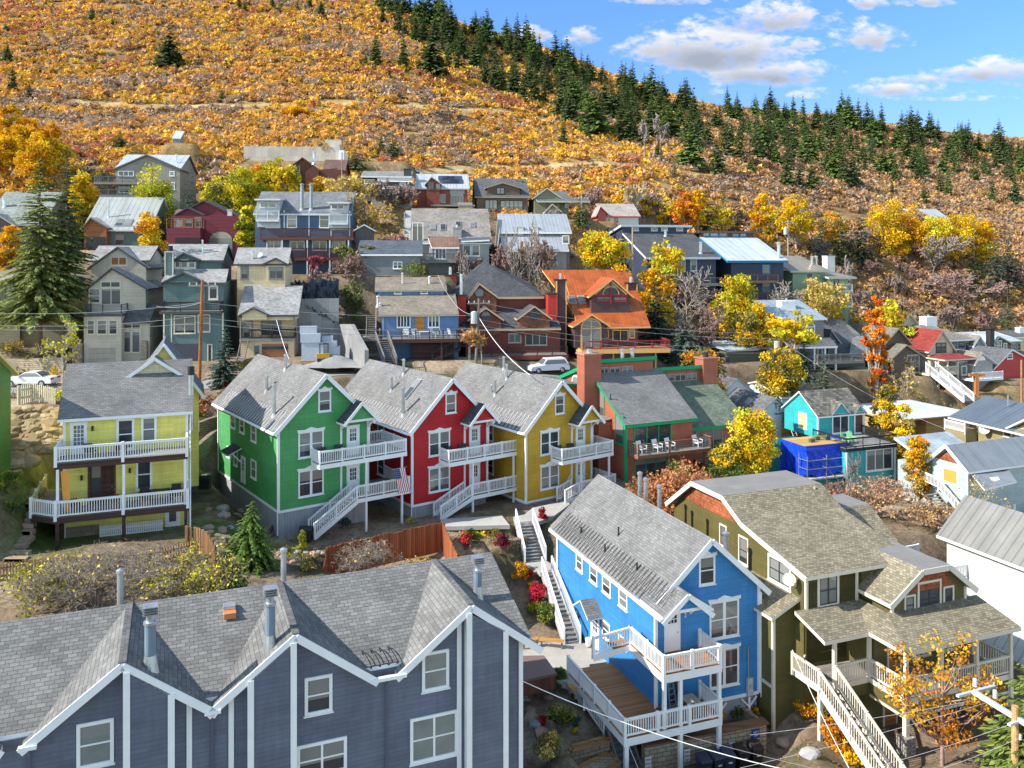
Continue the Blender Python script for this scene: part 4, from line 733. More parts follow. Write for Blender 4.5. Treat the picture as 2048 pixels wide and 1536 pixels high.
H.Rf.slab([(-.3,.0,f(100,595)[1]),(xw+.3,.0,f(715,600)[1]),(xw+.1,2.6,f(690,470,2.6)[1]),(-.2,2.6,f(110,470,2.6)[1])],.2,LIGHT_R,CHAR)
gside(H,3.2,2.6,6,(115,385),(705,388),(400,232),zb,m=W2,mt=CHAR); gfront(H,2.9,3,(222,358),(328,310),(485,392),zb,m=W2,mt=CHAR); wins(H,2.9,[(232,390,298,465),(290,378,368,465),(365,390,440,465)],dh=False,cw=.16)
H.deck(-.1,xw+.1,-1.4,.3,zb,.25,CHAR,GREYWOOD); H.rail([(0,.2,zb),(0,-1.35,zb),(xw,-1.35,zb),(xw,.2,zb)],m=BLK,bw=.03,sp=.16)
a,b=f(150,310,1.4); c,d=f(215,525,1.4); H.W.box(a,c,1.4,2.2,d,b,siding((.10,.175,.18),.2)); H.T.box(a-.1,a,1.36,1.5,d,b,TRIMB); H.T.box(c,c+.1,1.36,1.5,d,b,TRIMB); B=MB(); B.box(a-.1,c+.1,1.3,2.3,b,b+.1,TRIMB); B.tube(((a+c)/2,1.8,b),((a+c)/2,1.8,b+.7),.3,.3,BLK,8); B.build('chimney_cap',H.root)
a,b=f(505,340,4.2); H.pipe(a,4.2,b,1.5,.08); H.finish()
CR=House('house','cream house with a brown wooden garage door and dark gabled porch','f1',870,1320,88,8,siding((.70,.56,.36),.16,amt=.05),LIGHT_R,paint((.13,.125,.12))); H=CR; f=H.Fp; H.pad(-1,10,-1.5,12,0); xw=f(1385,1200)[0]; CT=paint((.22,.2,.17))
H.block(0,xw,0,8,-2,f(870,1145)[1]); zd=f(870,1140)[1]; H.W.box(0.1,xw-.1,1.4,8,zd,f(870,915,1.4)[1],siding((.62,.48,.28),.16,amt=.05))
wins(H,1.4,[(890,945,990,1140),(1062,945,1265,1110,dict(n=2))],m=CT,dh=False); H.deck(-.1,xw+.1,-.2,1.4,zd,.3,CT,GREYWOOD); H.rail([(.9,-.1,zd),(xw,-.1,zd),(xw,1.3,zd)],m=BLK,bw=.03)
for a in (0,1.0,xw): H.post(a,-.05,zd,zd+2.25,.14,CT)
H.stairs((.8,-.1,zd),(.8,-2.6,0),(-.75,0),CT,GREYWOOD); a,b=f(1075,1190); c,d=f(1325,1325); B=MB(); B.box(a,c,-.06,.02,d,b,wood((.28,.12,.06),.5)); B.box(a,c,-.08,.02,b-.55,b-.2,glass()); B.build('garage_door',H.root)
H.wF(1000,1205,1050,1290,m=CT,dh=False)
x0,x1,ze,zg=gside(H,0,4.2,8,(840,915),(1425,910),(1090,628),zd+1.9,mt=CHAR); gfront(H,-.5,2,(850,905),(995,832),(1150,905),zd+2.0,mt=CHAR,walls=True)
H.block(.3,f(1310,500,4)[0],4.2,9,2,f(830,420,4.2)[1]); gside(H,4.2,2.4,6,(800,430),(1330,415),(1050,265),3,mt=CHAR); gfront(H,3.9,3,(1080,418),(1208,362),(1328,415),3,mt=CHAR)
wins(H,4.2,[(868,440,950,572,dict(dh=False))],m=CT,cw=.14); wins(H,3.9,[(1140,448,1282,572,dict(n=2,dh=False))],m=CT,cw=.15)
a,b=f(985,400,4.7); H.pipe(a,4.7,b,1.0,.1); a,b=f(1060,365,5); dish(H,(a,5,b+.3),.32,(-.4,-.7,.3))
H.finish()
BD=House('house','blue house with a tan roof above a brown railed deck and outside stairs','g1',265,800,92,8,siding((.12,.22,.42)),BROWN_R,GREYWOOD); H=BD; f=H.Fp; H.pad(-2,14,-3,12,0); zd=f(265,665)[1]; BD_Z=zd; xw=f(735,600)[0]
H.block(0,xw,0,9,-2,f(250,525)[1]+.1); x0,x1,ze,zg=gside(H,0,5.2,9,(238,528),(738,520),(450,398),zd,mt=paint((.3,.28,.25)))
H.W.box(-.5,xw-3.0,5.0,9,zd+2,f(215,375,5)[1]-.1,H.wm); gside(H,5.0,3.6,7.5,(215,372),(665,372),(400,293),zd+2,mt=paint((.3,.28,.25)))
wins(H,5.0,[(335,373,383,398),(500,372,545,396)],dh=False,m=white()); wins(H,0,[(352,530,438,605,dict(n=4)),(545,528,618,605,dict(n=3))],dh=False,m=white()); a,b=f(462,532); c,d=f(527,612); H.door('F',a,c,d-.25,b,m=wood((.5,.22,.06)),lite=None); H.T.box(0,.12,-.05,0,zd,zd+2.5,paint((.25,.35,.5)))
H.deck(-.3,xw+1.2,-2.6,0,zd,.4,DKWOOD,GREYWOOD); H.rail([(.6,-2.5,zd),(xw+1.1,-2.5,zd),(xw+1.1,0,zd)],m=DKWOOD,style='cable',pe=1.6); H.rail([(-.3,0,zd),(-.3,-2.5,zd)],m=GREYWOOD)
H.stairs((.5,-2.6,zd),(1.4,-6.5,0),(-1.2,0),GREYWOOD,GREYWOOD); H.rail([(.55,-2.6,zd),(1.5,-6.5,.05)],m=GREYWOOD,style='cable'); H.rail([(-.75,-2.6,zd),(.25,-6.5,.05)],m=GREYWOOD,style='cable')
H.deck(-2.2,-.1,-1.0,2,zd,.3,GREYWOOD,GREYWOOD); H.stairs((-.8,2,zd+2.2),(-.8,-.5,zd),(-1.0,0),GREYWOOD,GREYWOOD); H.rail([(-.75,2,zd+2.2),(-.75,-.5,zd)],m=GREYWOOD,style='cable')
for a in (xw-2,xw+1): H.post(a,-2.4,-2,zd-.4,.2,DKWOOD if a<xw else GREYWOOD)
H.block(3.2,xw-.6,-1.2,0,-2,2.0,DKWOOD); H.stairs((xw,-2.3,1.4),(xw-3,-2.3,0),(0,1),BLK,BLK); H.rail([(xw+1,-2.3,1.4),(xw,-2.3,1.4),(xw-3,-2.3,0)],m=BLK,sp=.2,bw=.03)
for (a,b,h,r) in ((235,470,.9,.14),(250,490,.5,.16),(388,345,1.3,.1),(556,360,1.2,.14)): yy=2 if b>400 else 6.6; q=f(a,b,yy); H.pipe(q[0],yy,q[1],h,r,m=paint((.55,.53,.5)))
H.finish()
RH=House('house','dark red house with a steep charcoal hip roof and four gables','g1',780,800,98,8,siding((.17,.035,.025),.3,True),DARK_R,paint((.55,.36,.22))); H=RH; f=H.Fp; H.pad(-2,19,-2,15,0); TT=H.tm; zd=f(1020,765)[1]; xw=f(1365,660)[0]
H.block(0,xw,0,12,-2,f(780,625)[1]); 
gside(H,0,4.0,9,(765,620),(1372,610),(1060,470),zd,mt=TT,ov=.5); H.block(.4,xw-.6,3.5,12,zd,f(700,420,3.5)[1])
# hip roof
z1=f(680,418,3)[1]; z2=f(905,195,8)[1]; xp=f(905,195,8)[0]; xl=f(668,415,3)[0]; xR=f(1268,432,3)[0]
e=H.eps(); c4=[(xl,3,z1),(xR,3,z1),(xR,14,z1),(xl,14,z1)]; A=(xp-.3,8,z2); zz_=f(1240,322,8)[1]
for q in ([c4[0],c4[1],(xR-1.0,8,zz_),(xp+5.5,8,zz_+.05),A],[c4[2],c4[3],A,(xp+5.5,8,zz_+.05),(xR-1.0,8,zz_)],[c4[1],c4[2],(xR-1.0,8,zz_)],[c4[3],c4[0],A]): H.Rf.slab(q,.25,DARK_R,TT)
H.W.box(xl+.6,xR-.6,3.4,13.5,zd,z1-.15,H.wm)
SHK=shingle((.24,.10,.06),.25,.2,.2)
for (Lq,Aq,Rq,yo,dep) in (((790,405),(865,330),(985,435),2.4,5),((790,555),(905,478),(1015,555),-.3,3),((1095,552),(1205,470),(1315,545),-.3,3)):
    x0,x1,ze,za=gfront(H,yo,dep,Lq,Aq,Rq,zd+2.2 if yo<0 else zd+3,m=SHK,mt=TT,ov=.3); xc=f(Aq[0],Aq[1],yo)[0]; zc=ze+(za-ze)*.35
    B=MB(); B.tube((xc,yo-.08,zc),(xc,yo+.02,zc),.62,.62,CHAR,16); B.tube((xc,yo-.1,zc),(xc,yo-.06,zc),.5,.5,glass(),16); B.build('round_window',H.root)
RB=paint((.42,.03,.02)); 
for (x0,y0,x1,y1,yo) in ((652,285,722,390,6),(730,410,782,560,1.2),(1292,400,1345,540,1.0)):
    a,b=f(x0,y0,yo); c,d=f(x1,y1,yo); B=MB(); B.box(a,c,yo,yo+1.6,d-1,b,RB); B.box(a-.1,c+.1,yo-.1,yo+1.7,b,b+.15,BLK); 
    if yo>1.1: B.tube(((a+c)/2,yo+.8,b),((a+c)/2,yo+.8,b+1.1 if yo>2 else b+2.6),.2,.2,galv(),8)
    B.build('chimney',H.root)
wins(H,0,[(1045,640,1125,700,dict(n=2)),(1148,630,1285,715,dict(n=3))],dh=False,m=paint((.4,.36,.3)))
H.deck(0,xw+.5,-2.4,0,zd,.5,H.wm,GREYWOOD); H.rail([(1,-2.3,zd),(xw+.4,-2.3,zd)],m=BLK,style='cable',pe=1.8); a,b=f(1155,790,-1.9); c,d=f(1365,880,-1.9); H.block(0,xw+.3,-1.8,0,-2,zd-.5,siding((.30,.05,.03)))
B=MB(); B.box(a,c,-1.95,-1.8,0,b,wood((.10,.05,.04),.5)); B.build('garage_door',H.root); a,b=f(985,800,-1.9); c,d=f(1110,880,-1.9); B=MB(); B.box(a,c,-1.95,-1.8,0,b,wood((.10,.06,.05),.5)); B.build('garage_door',H.root)
H.finish()
ORM=seam((.50,.12,.03),.42,.45,.3,.5)
OH=House('house','brown house with a bright orange metal roof and a big arched gable window','g1',1475,800,100,8,siding((.085,.05,.055)),ORM,paint((.72,.40,.13))); H=OH; f=H.Fp; H.pad(-2,16,-3,16,0); TT=H.tm; zd=f(1490,725)[1]; xw=f(1850,650)[0]
H.block(0,xw,0,12,-2,f(1475,605)[1]+.3); H.W.box(-1.8,xw-1.0,4,13,zd,f(1400,440,4)[1],H.wm)
x0,x1,ze,zg=gside(H,0,8.5,15,(1475,605),(1928,600),(1560,247),zd,mt=TT,ov=.5,walls=False); xl=f(1240,300,8.5)[0]; xrr=f(1700,247,8.5)[0]
H.Rf.slab([(xl+.3,8.5,zg+.2),(x0+.2,8.5,zg+.2),(x0+.2,0,ze+.2),(x0-.6,3.2,ze+2.2)],.2,ORM,TT); H.W.prism([(.2,4,zd),(.2,14,zd),(.2,14,ze+1),(.2,8.5,zg-.3),(.2,3,ze+1.2)],(xrr,0,0),H.wm)
RD=paint((.30,.02,.025))
x0,x1,e2,z2=gfront(H,1.6,6,(1540,412),(1690,298),(1818,410),zd+2,mt=TT,ov=.4); wins(H,1.6,[(1593,412,1680,445,dict(n=2)),(1697,412,1780,445,dict(n=2))],dh=False,m=RD,cw=.13)
xc=(x0+x1)/2; B=MB(); Q=MB(); hz=e2+.1
for sg in (-1,1):
    Q.prism([(xc+sg*.12,1.55,hz),(xc+sg*(x1-x0)*.40,1.55,hz),(xc+sg*.12,1.55,hz+(z2-e2)*.80)],(0,.06,0),glass()); B.bar((xc+sg*(x1-x0)*.42,1.5,hz),(xc+sg*.1,1.5,hz+(z2-e2)*.86),.07,.12,TT)
B.bar((xc,1.48,hz-1.2),(xc,1.48,z2-.2),.16,.08,RD); B.bar((x0+.3,1.5,hz-.04),(x1-.3,1.5,hz-.04),.08,.12,RD); pts=[(xc+1.0*math.cos(t),1.47,hz+1.0*math.sin(t)) for t in np.linspace(0,math.pi,13)]; B.path(pts,.05,TT,4); w=B.build('gable_window',H.root); Q.build('pane',w)
for q in ((1610,462,1660,488),(1668,462,1705,486),(1712,460,1752,486),(1756,460,1800,485),(1425,420,1455,448),(1485,420,1515,447)):
    s_=(zg-ze)/8.5; p=roofpt(H,'g1',(q[0]+q[2])/2,(q[1]+q[3])/2,ze+.2,0,s_); H.sky(p[0],p[1],p[2],0,-1,-s_,1.5,.95)
x0,x1,e3,z3=gfront(H,-1.0,3,(1440,590),(1560,520),(1675,598),zd,mt=TT,ov=.35); xc=(x0+x1)/2; B=MB(); Q=MB(); hw=1.25
B.prism([(xc-hw,-1.05,zd),(xc+hw,-1.05,zd)]+[(xc+hw*math.cos(t),-1.05,zd+2.3+hw*math.sin(t)) for t in np.linspace(0,math.pi,9)],(0,.06,0),TT); hw=1.08; Q.prism([(xc-hw,-1.1,zd+.1),(xc+hw,-1.1,zd+.1)]+[(xc+hw*math.cos(t),-1.1,zd+2.3+hw*math.sin(t)) for t in np.linspace(0,math.pi,9)],(0,.06,0),glass()); B.box(xc-.04,xc+.04,-1.13,-1.05,zd,zd+3.3,TT); B.box(xc-1.1,xc+1.1,-1.13,-1.05,zd+2.2,zd+2.32,TT); w=B.build('arched_window',H.root); Q.build('pane',w)
wins(H,0,[(1640,620,1668,670),(1690,620,1790,690,dict(n=2)),(1795,612,1830,670)],dh=False,m=TT)
zt=zd; H.deck(-.2,xw+3,-3,0,zt,.5,TT,DECKWOOD); H.rail([(0,-2.9,zt),(xw+2.9,-2.9,zt),(xw+2.9,0,zt)],m=paint((.28,.03,.03)),sp=.3,bw=.03); H.block(0,xw+1.5,-2.4,0,-3,zt-.5)
for a in (0,xw/2,xw+1.4): H.T.box(a-.08,a+.08,-2.5,-2.38,-3,zt-.5,TT)
for (xa,ya,xb,yb,yo) in ((1345,315,1402,470,2.0),(1785,335,1842,450,5)):
    a,b=f(xa,ya,yo); c,d=f(xb,yb,yo); B=MB(); B.box(a,c,yo,yo+1.3,zd-3 if yo<3 else d-1,b,H.wm); B.box(a-.08,a+.06,yo-.06,yo+.1,d-9 if yo<3 else d,b,TT); B.box(c-.06,c+.08,yo-.06,yo+.1,d-9 if yo<3 else d,b,TT); B.box(a-.12,c+.12,yo-.12,yo+1.42,b,b+.18,BLK); B.tube(((a+c)/2,yo+.6,b),((a+c)/2,yo+.6,b+.9),.18,.18,galv(),8); B.build('chimney',H.root)
H.finish()
TN=House('house','olive tan house with a slanted green window behind the tall spruce','e1',190,870,90,6,siding((.21,.185,.115),.18),shingle((.30,.25,.19)),paint((.19,.165,.11)),shift=-14); H=TN; f=H.Fp; H.pad(-1,20,-1,10,-4)
H.W.prism([(0,0,-5),(14,0,-5),(14,0,3.4),(5,0,.3),(0,0,.3)],(0,8,0),H.wm); H.Rf.slab([(3,-.5,-.1),(14.4,-.5,4.0),(14.4,8,6.0),(3,8,4)],.2,H.rm,H.tm); H.W.box(14,18.3,.4,8,-5,3.0,H.wm); H.Rf.slab([(14.2,0,3.0),(18.9,0,2.3),(18.5,8,3.2),(14.2,8,4)],.2,SLATE_R,H.tm)
a,b=f(48,600); c,d=f(152,790); H.win('F',a,c,d,b,n=2,m=paint((.08,.1,.07)),pm=glass(1),dh=False,rows=(.28,)); wins(H,.4,[(262,650,292,750)],dh=False,m=BLK); H.finish()
# ------------------------------------------------------------------ second and third rows up the slope
B3=House('apartment_house','blue and white apartment house with four brown balconies and twin flues','f1',1080,560,110,6,siding((.07,.125,.215),.17),shingle((.20,.215,.23)),paint((.62,.65,.68))); H=B3; H.view('b1'); f=H.Fp; H.pad(-2,16,-2,12,-4.6); xw=f(800,1000)[0]; xl=f(40,900)[0]; z1=f(100,1075)[1]; z2=f(100,1232)[1]
H.block(xl,xw,0,9,-6,f(250,880)[1]); gside(H,0,5.5,11,(22,900),(800,893),(400,722),z1,mt=H.tm)
for (a0,a1,b0,r0) in ((75,250,790,(78,800,210,848)),(640,782,815,(640,820,740,862))):
    a,b=f(a0,b0,1.5); c,_=f(a1,b0,1.5); H.W.box(a,c,-.1,3.5,b-3.6,b,siding((.5,.54,.57))); wins(H,-.1,[r0],dh=False,n=2,m=H.tm); H.rail([(a,-.7,b-2.6),(c,-.7,b-2.6)],m=H.tm,h=1.1); H.deck(a,c,-.8,0,b-2.6,.3,H.tm,GREYWOOD); H.Rf.slab([(a-.2,-1.0,b+.05),(c+.2,-1.0,b+.05),(c+.2,4,b+.35),(a-.2,4,b+.35)],.2,H.rm,H.tm)
for z,yy in ((z1,0),(z2,0)):
    H.deck(0,xw+.4,-1.8,0,z-.15,.35,wood((.13,.055,.035)),GREYWOOD); H.rail([(.1,-1.75,z-.1),(xw+.3,-1.75,z-.1)],m=wood((.13,.05,.03)),h=1.15,pe=3)
wins(H,0,[(122,935,238,1010),(290,898,370,1010,dict(rows=(.65,))),(545,905,625,1010,dict(rows=(.65,))),(645,950,748,1015),(130,1092,245,1170,dict(n=2)),(312,1090,430,1180,dict(n=2)),(490,1092,605,1185,dict(n=2)),(645,1100,752,1190,dict(n=2)),(650,1250,748,1330)],dh=False,m=white())
for q in (270,465,640,785): a,_=f(q,1000); H.T.box(a-.08,a+.08,-1.8,-1.66,-3.5,z1-.5,H.tm); H.T.box(a-.08,a+.08,-.05,.02,z1,z1+3.4,H.tm)
for q in (410,482): a,b=f(q,850,.8); H.pipe(a,.8,b-.2,3.2,.22,m=paint((.28,.31,.34)))
H.block(3,xw-1,-1.2,0,-6.5,z2-3.6,GREYWOOD); H.finish()
MR=House('house','maroon house with a flat terrace and an arched window','a1',1350,1330,115,6,siding((.17,.022,.04),.5,amt=.05),DARK_R,paint((.12,.02,.03))); H=MR; f=H.Fp; H.pad(-2,12,-2,12,-3); xw=f(1885,1250)[0]; zt=f(1350,1210)[1]
H.block(0,xw,0,9,-5,f(1885,1110)[1]); H.block(0,f(1610,1250)[0],-2.2,0,-5,zt); x0,x1,ze,za=gfront(H,2.2,8,(1360,1105),(1610,985),(1880,1120),0,mt=DARK_R); gfront(H,.4,3,(1375,1090),(1480,1040),(1605,1105),0,mt=DARK_R)
H.rail([(0,0,zt),(0,-2.1,zt),(f(1605,1200)[0],-2.1,zt),(f(1605,1200)[0],0,zt)],m=wood((.3,.14,.09)),style='cable',pe=2.2,h=1.3); wins(H,0,[(1370,1130,1440,1200),(1450,1130,1520,1200),(1535,1120,1590,1200)],dh=False,m=wood((.35,.2,.12)))
a,b=f(1740,1320); B=MB(); Q=MB(); 
for M,hw,o in ((B,1.75,-.06),(Q,1.55,-.1)): M.prism([(a-hw,o,b-2.5),(a+hw,o,b-2.5)]+[(a+hw*math.cos(t),o,b+.3+1.2*math.sin(t)) for t in np.linspace(0,math.pi,11)],(0,.1,0),paint((.10,.02,.035)) if M is B else glass())
w=B.build('arched_window',H.root); Q.build('pane',w); B=MB(); a,b=f(1380,1280,-2.2); c,d=f(1580,1340,-2.2); B.box(a,c,-2.26,-2.2,d-1.5,b,paint((.03,.015,.02))); B.build('shade_panel',H.root); q=f(1808,1110,1); H.chimney(q[0]-.3,q[0]+.3,1,1.6,q[1]-.5,q[1]+.8,paint((.6,.55,.5))); H.finish()  # near-black slab on the terrace front paints the shade of an opening
GM=House('house','dark green house under a pale ribbed metal roof with two skylights','a1',690,1340,112,6,siding((.10,.14,.13)),seam((.40,.42,.40),.7),paint((.20,.13,.09))); H=GM; f=H.Fp; H.pad(-4,14,-2,12,-3)
H.block(0,f(1180,1300)[0],0,9,-5,f(690,1220)[1]); x0,x1,ze,zg=gside(H,0,6,12,(640,1225),(1180,1215),(860,962),-3,mt=paint((.5,.5,.48))); gfront(H,-.8,4,(640,1180),(720,1120),(860,1225),-3,m=RUSTW)
wins(H,0,[(905,1255,980,1340)],dh=False); B=MB(); a,b=f(700,1275); c,d=f(845,1340); B.box(a,c,-.9,-.8,d-1,b,BLK); B.build('porch_shade_panel',H.root)  # black slab in front of the wall stands in for the porch's shade
s_=(zg-ze)/6
for q in ((945,1165),(1010,1165)): p=roofpt(H,'a1',q[0],q[1],ze+.2,0,s_); H.sky(p[0],p[1],p[2],0,-1,-s_,1.6,1.0)
q=roofpt(H,'a1',855,1120,ze+.2,0,s_); H.pipe(q[0],q[1],q[2],2.2,.1); H.finish()
GL=House('house','low house with a broad grey green roof at the far left edge','a1',0,1300,108,6,siding((.14,.10,.09)),shingle((.27,.30,.28)),paint((.35,.35,.33)),shift=-6); H=GL; f=H.Fp; H.pad(-2,14,-1,10,-3); gside(H,0,6,11,(-150,1180),(330,1170),(100,920),-4); gfront(H,-1,4,(-60,1130),(-20,1090),(130,1250),-3); q=f(35,1050,3); H.pipe(q[0],3,q[1],1.2,.2); H.finish()
GY=House('house','grey house with silver metal roof rows and stacked decks behind the yellow tree','a1',915,960,133,5,siding((.27,.255,.22)),seam((.48,.53,.57),.5),paint((.10,.11,.14))); H=GY; f=H.Fp; H.pad(-4,12,-2,10,-2); xw=f(1410,900)[0]
H.block(0,xw,0,9,-4,f(915,735)[1]); gside(H,.5,4.5,9,(905,728),(1428,735),(1150,628),-2,mt=H.tm); gfront(H,-.4,5,(898,740),(1160,625),(1435,740),-3,mt=H.tm); wins(H,-.4,[(930,755,1055,800,dict(n=3)),(935,855,1060,930,dict(n=3)),(1335,758,1375,797),(1335,845,1378,905)],dh=False,m=white())
for z0_,xx in ((855,0),(955,-2.0)): a,b=f(915,z0_); H.deck(-2.5,6,-2.4,0,b,.3,paint((.2,.2,.19)),GREYWOOD); H.rail([(-2.4,0,b),(-2.4,-2.3,b),(5.9,-2.3,b)],m=paint((.12,.13,.15)),sp=.3)
q=f(1390,720,2); H.pipe(q[0],2,q[1],1.8,.1); H.finish()
BH=House('house','dark brown timber house with a ladder on its gable','b1',285,720,140,5,siding((.13,.04,.025)),shingle((.17,.10,.085)),paint((.09,.04,.03))); H=BH; f=H.Fp; H.pad(-2,16,-2,10,-1); xw=f(735,700)[0]
H.block(0,xw,0,8,-4,f(285,545)[1]); gfront(H,-.3,9,(270,548),(415,452),(560,575),-3); gside(H,.5,5,10,(560,575),(745,575),(660,470),-3); H.Rf.slab([(f(545,665)[0],-1.5,f(545,672,-1.5)[1]),(xw,-1.5,f(735,675,-1.5)[1]),(xw,0,f(735,630)[1]),(f(545,630)[0],0,f(545,630)[1])],.2,H.rm,H.tm)
wins(H,0,[(385,568,412,610),(410,685,460,740),(645,697,715,740,dict(n=3))],dh=False,m=white()); B=MB(); a,b=f(375,510,-.4); a2,b2=f(378,660,-.4)
for o in (-.35,.35): B.bar((a+o,-.45,b2),(a+o,-.45,b),.07,.07,paint((.35,.33,.3)))
for k in range(13): B.bar((a-.35,-.45,b2+(b-b2)*k/13),(a+.35,-.45,b2+(b-b2)*k/13),.06,.06,paint((.35,.33,.3)))
B.build('ladder',H.root); q=f(503,500,1); H.pipe(q[0],1,q[1],1.8,.2); H.finish()
SH=House('house','grey house with a long shingled roof, four skylights and a siding chimney','b1',1210,1250,113,6,siding((.36,.37,.36)),shingle((.275,.255,.235)),white()); H=SH; f=H.Fp; H.pad(-2,22,-2,13,-4); xw=f(1850,1200)[0]
x0,x1,ze,zg=gside(H,0,6.5,13,(1265,1140),(1905,1110),(1500,855),-4); s_=(zg-ze)/6.5; H.block(0,xw,0,12,-6,ze-.3); H.W.prism([(.1,0,-3),(.1,12,-3),(.1,12,ze),(.1,6.5,zg-.1),(.1,.5,ze)],(2,0,0),H.wm)
wins(H,0,[(1275,965,1365,1120,dict(n=2))],dh=False); H.win('L',2,3.2,2,4); H.win('L',5,6,4.5,6.5); H.block(f(1410,1150)[0],f(1650,1150)[0],-1.6,0,-6,f(1500,1150,-1.6)[1]); H.Rf.slab([(f(1430,1150,-2)[0],-2,f(1450,1160,-2)[1]),(f(1650,1150,-2)[0],-2,f(1650,1160,-2)[1]),(f(1640,1075)[0],.3,f(1640,1075,.3)[1]),(f(1400,1075)[0],.3,f(1400,1075,.3)[1])],.2,seam((.24,.14,.10),.4,.5,.1,.6),white())
wins(H,-1.6,[(1415,1165,1435,1230),(1455,1170,1545,1255,dict(n=3))],dh=False); wins(H,0,[(1675,1140,1740,1230),(1745,1140,1810,1230)],dh=False); H.Rf.slab([(f(1665,1110,-.8)[0],-.8,f(1665,1110,-.8)[1]),(xw+.6,-.8,f(1880,1100,-.8)[1]),(xw+.6,1,f(1880,1075,1)[1]),(f(1665,1080)[0],1,f(1665,1080,1)[1])],.2,paint((.07,.09,.12)),white())
for q in ((1440,1005),(1520,1005),(1752,985),(1640,980)): p=roofpt(H,'b1',q[0],q[1],ze+.2,0,s_); H.sky(p[0],p[1],p[2],0,-1,-s_,1.5,.8)
a,b=f(1595,1010,1.0); c,_=f(1665,1010,1.0); H.chimney(a,c,.6,2.0,0,b,siding((.36,.37,.36)),True); H.deck(f(1340,1270,-3)[0],f(1620,1270,-3)[0],-4,-1.6,f(1400,1265,-3)[1],.3,paint((.2,.2,.2)),GREYWOOD); H.rail([(f(1345,1270,-3)[0],-3.9,f(1400,1265,-3)[1]),(f(1620,1270,-3)[0],-3.9,f(1400,1265,-3)[1])],m=paint((.2,.2,.2)),sp=.3); H.finish()
MH=House('house','house with a shiny two pitch metal roof and pale gable behind bare trees','c1',20,1000,116,6,siding((.34,.36,.37)),seam((.46,.49,.52),.5,.35,.4),white(),shift=-4); H=MH; f=H.Fp; H.pad(-2,20,-2,13,-3); xw=f(562,960)[0]
x0,x1,ze,zg=gside(H,0,7,13,(20,985),(545,990),(250,705),-4); H.block(x0,x1,0,12,-6,ze-.2); wins(H,0,[(490,870,545,935)],dh=False)
H.Rf.slab([(x0-.4,2.2,ze+2.5),(x1+1.2,2.2,ze+2.5),(x1+1.2,7,zg+.3),(x0-.4,7,zg+.3)],.2,H.rm,H.tm); H.block(x1-2.2,x1+.9,2.5,11,-3,ze+2.0); wins(H,2.5,[(493,870,543,935,dict(n=2))]); 
for q in (160,275): a,b=f(q,820,3); H.chimney(a-.4,a+.4,2.6,3.4,b-4,b+.3,paint((.6,.6,.58)))
a,b=f(160,900,-1); B=MB(); B.box(a,a+.4,-1.1,-.7,-5,b-.3,DECKWOOD); B.box(a+1.8,a+2.3,-1.1,-.7,-5,b+1,paint((.5,.34,.24))); B.build('porch_post',H.root); H.finish()
SD=House('shed','dark grey gabled shed beside the apartment balconies','b1',825,1110,112,6,siding((.12,.11,.10)),SLATE_R); H=SD; gfront(H,0,4,(815,1010),(900,978),(985,1030),-2); H.pad(-1,6,-1,5,-.2); H.finish()
LB=House('house','low blue grey house with a flat dark roof under the shrubs','b1',1090,1350,104,6,siding((.20,.22,.25)),shingle((.10,.12,.15)),white(),shift=-12); H=LB; f=H.Fp; H.pad(-2,20,-1,7,-.5); gside(H,0,5,8,(840,1215),(1360,1215),(1000,1105),-2); wins(H,0,[(1125,1272,1200,1330,dict(n=2))]); H.finish()
D1=House('house','black and white house with a flat black chimney, leftmost of the upper row','b1',960,790,138,5,siding((.07,.075,.085)),shingle((.26,.26,.25)),white()); H=D1; f=H.Fp; H.pad(-4,16,-2,10,-1); xw=f(1270,750)[0]
H.block(0,xw,0,8,-3,f(1000,680)[1],siding((.42,.42,.40))); H.Rf.slab([(-.5,-.6,f(950,690,-.6)[1]),(xw+.5,-.6,f(1280,700,-.6)[1]),(xw+.5,2,f(1280,665,2)[1]),(-.5,2,f(950,665,2)[1])],.2,H.rm,white()); H.block(f(1020,680,1)[0],xw-.2,1,7,0,f(1100,635,1)[1]); H.Rf.slab([(f(1010,640,.5)[0],.5,f(1010,632,.5)[1]),(xw+.3,.5,f(1270,638,.5)[1]),(xw+.3,4,f(1260,600,4)[1]),(f(1000,600,4)[0],4,f(1000,600,4)[1])],.2,H.rm,H.tm)
H.block(f(890,650,3)[0],f(1080,650,3)[0],3,9,0,f(900,610,3)[1],siding((.10,.10,.11))); H.Rf.slab([(f(870,600,2)[0],2,f(880,600,2)[1]),(xw,2.6,f(1200,600,2)[1]),(xw,7,f(1200,560,7)[1]),(f(890,560,7)[0],7,f(890,560,7)[1])],.2,H.rm,H.tm)
wins(H,1,[(1045,643,1095,668),(1178,650,1225,672)],dh=False); wins(H,3,[(900,625,985,660,dict(n=3))],dh=False); wins(H,0,[(1145,722,1245,790,dict(n=3)),(990,720,1110,780,dict(n=3))],dh=False,m=BLK); a,b=f(1235,545,3); c,d=f(1260,600,3); H.chimney(a-.5,c+.2,3,4.2,d-1,b,paint((.05,.05,.055))); H.deck(2,xw,-2.2,0,f(1100,800)[1],.3,GREYWOOD); H.finish()
D2=House('house','red house with solar panels on a pale metal roof','b1',1330,850,140,5,siding((.22,.05,.03)),seam((.50,.53,.55),.5),paint((.40,.42,.43))); H=D2; f=H.Fp; H.pad(-2,16,-2,10,-1); xw=f(1720,780)[0]
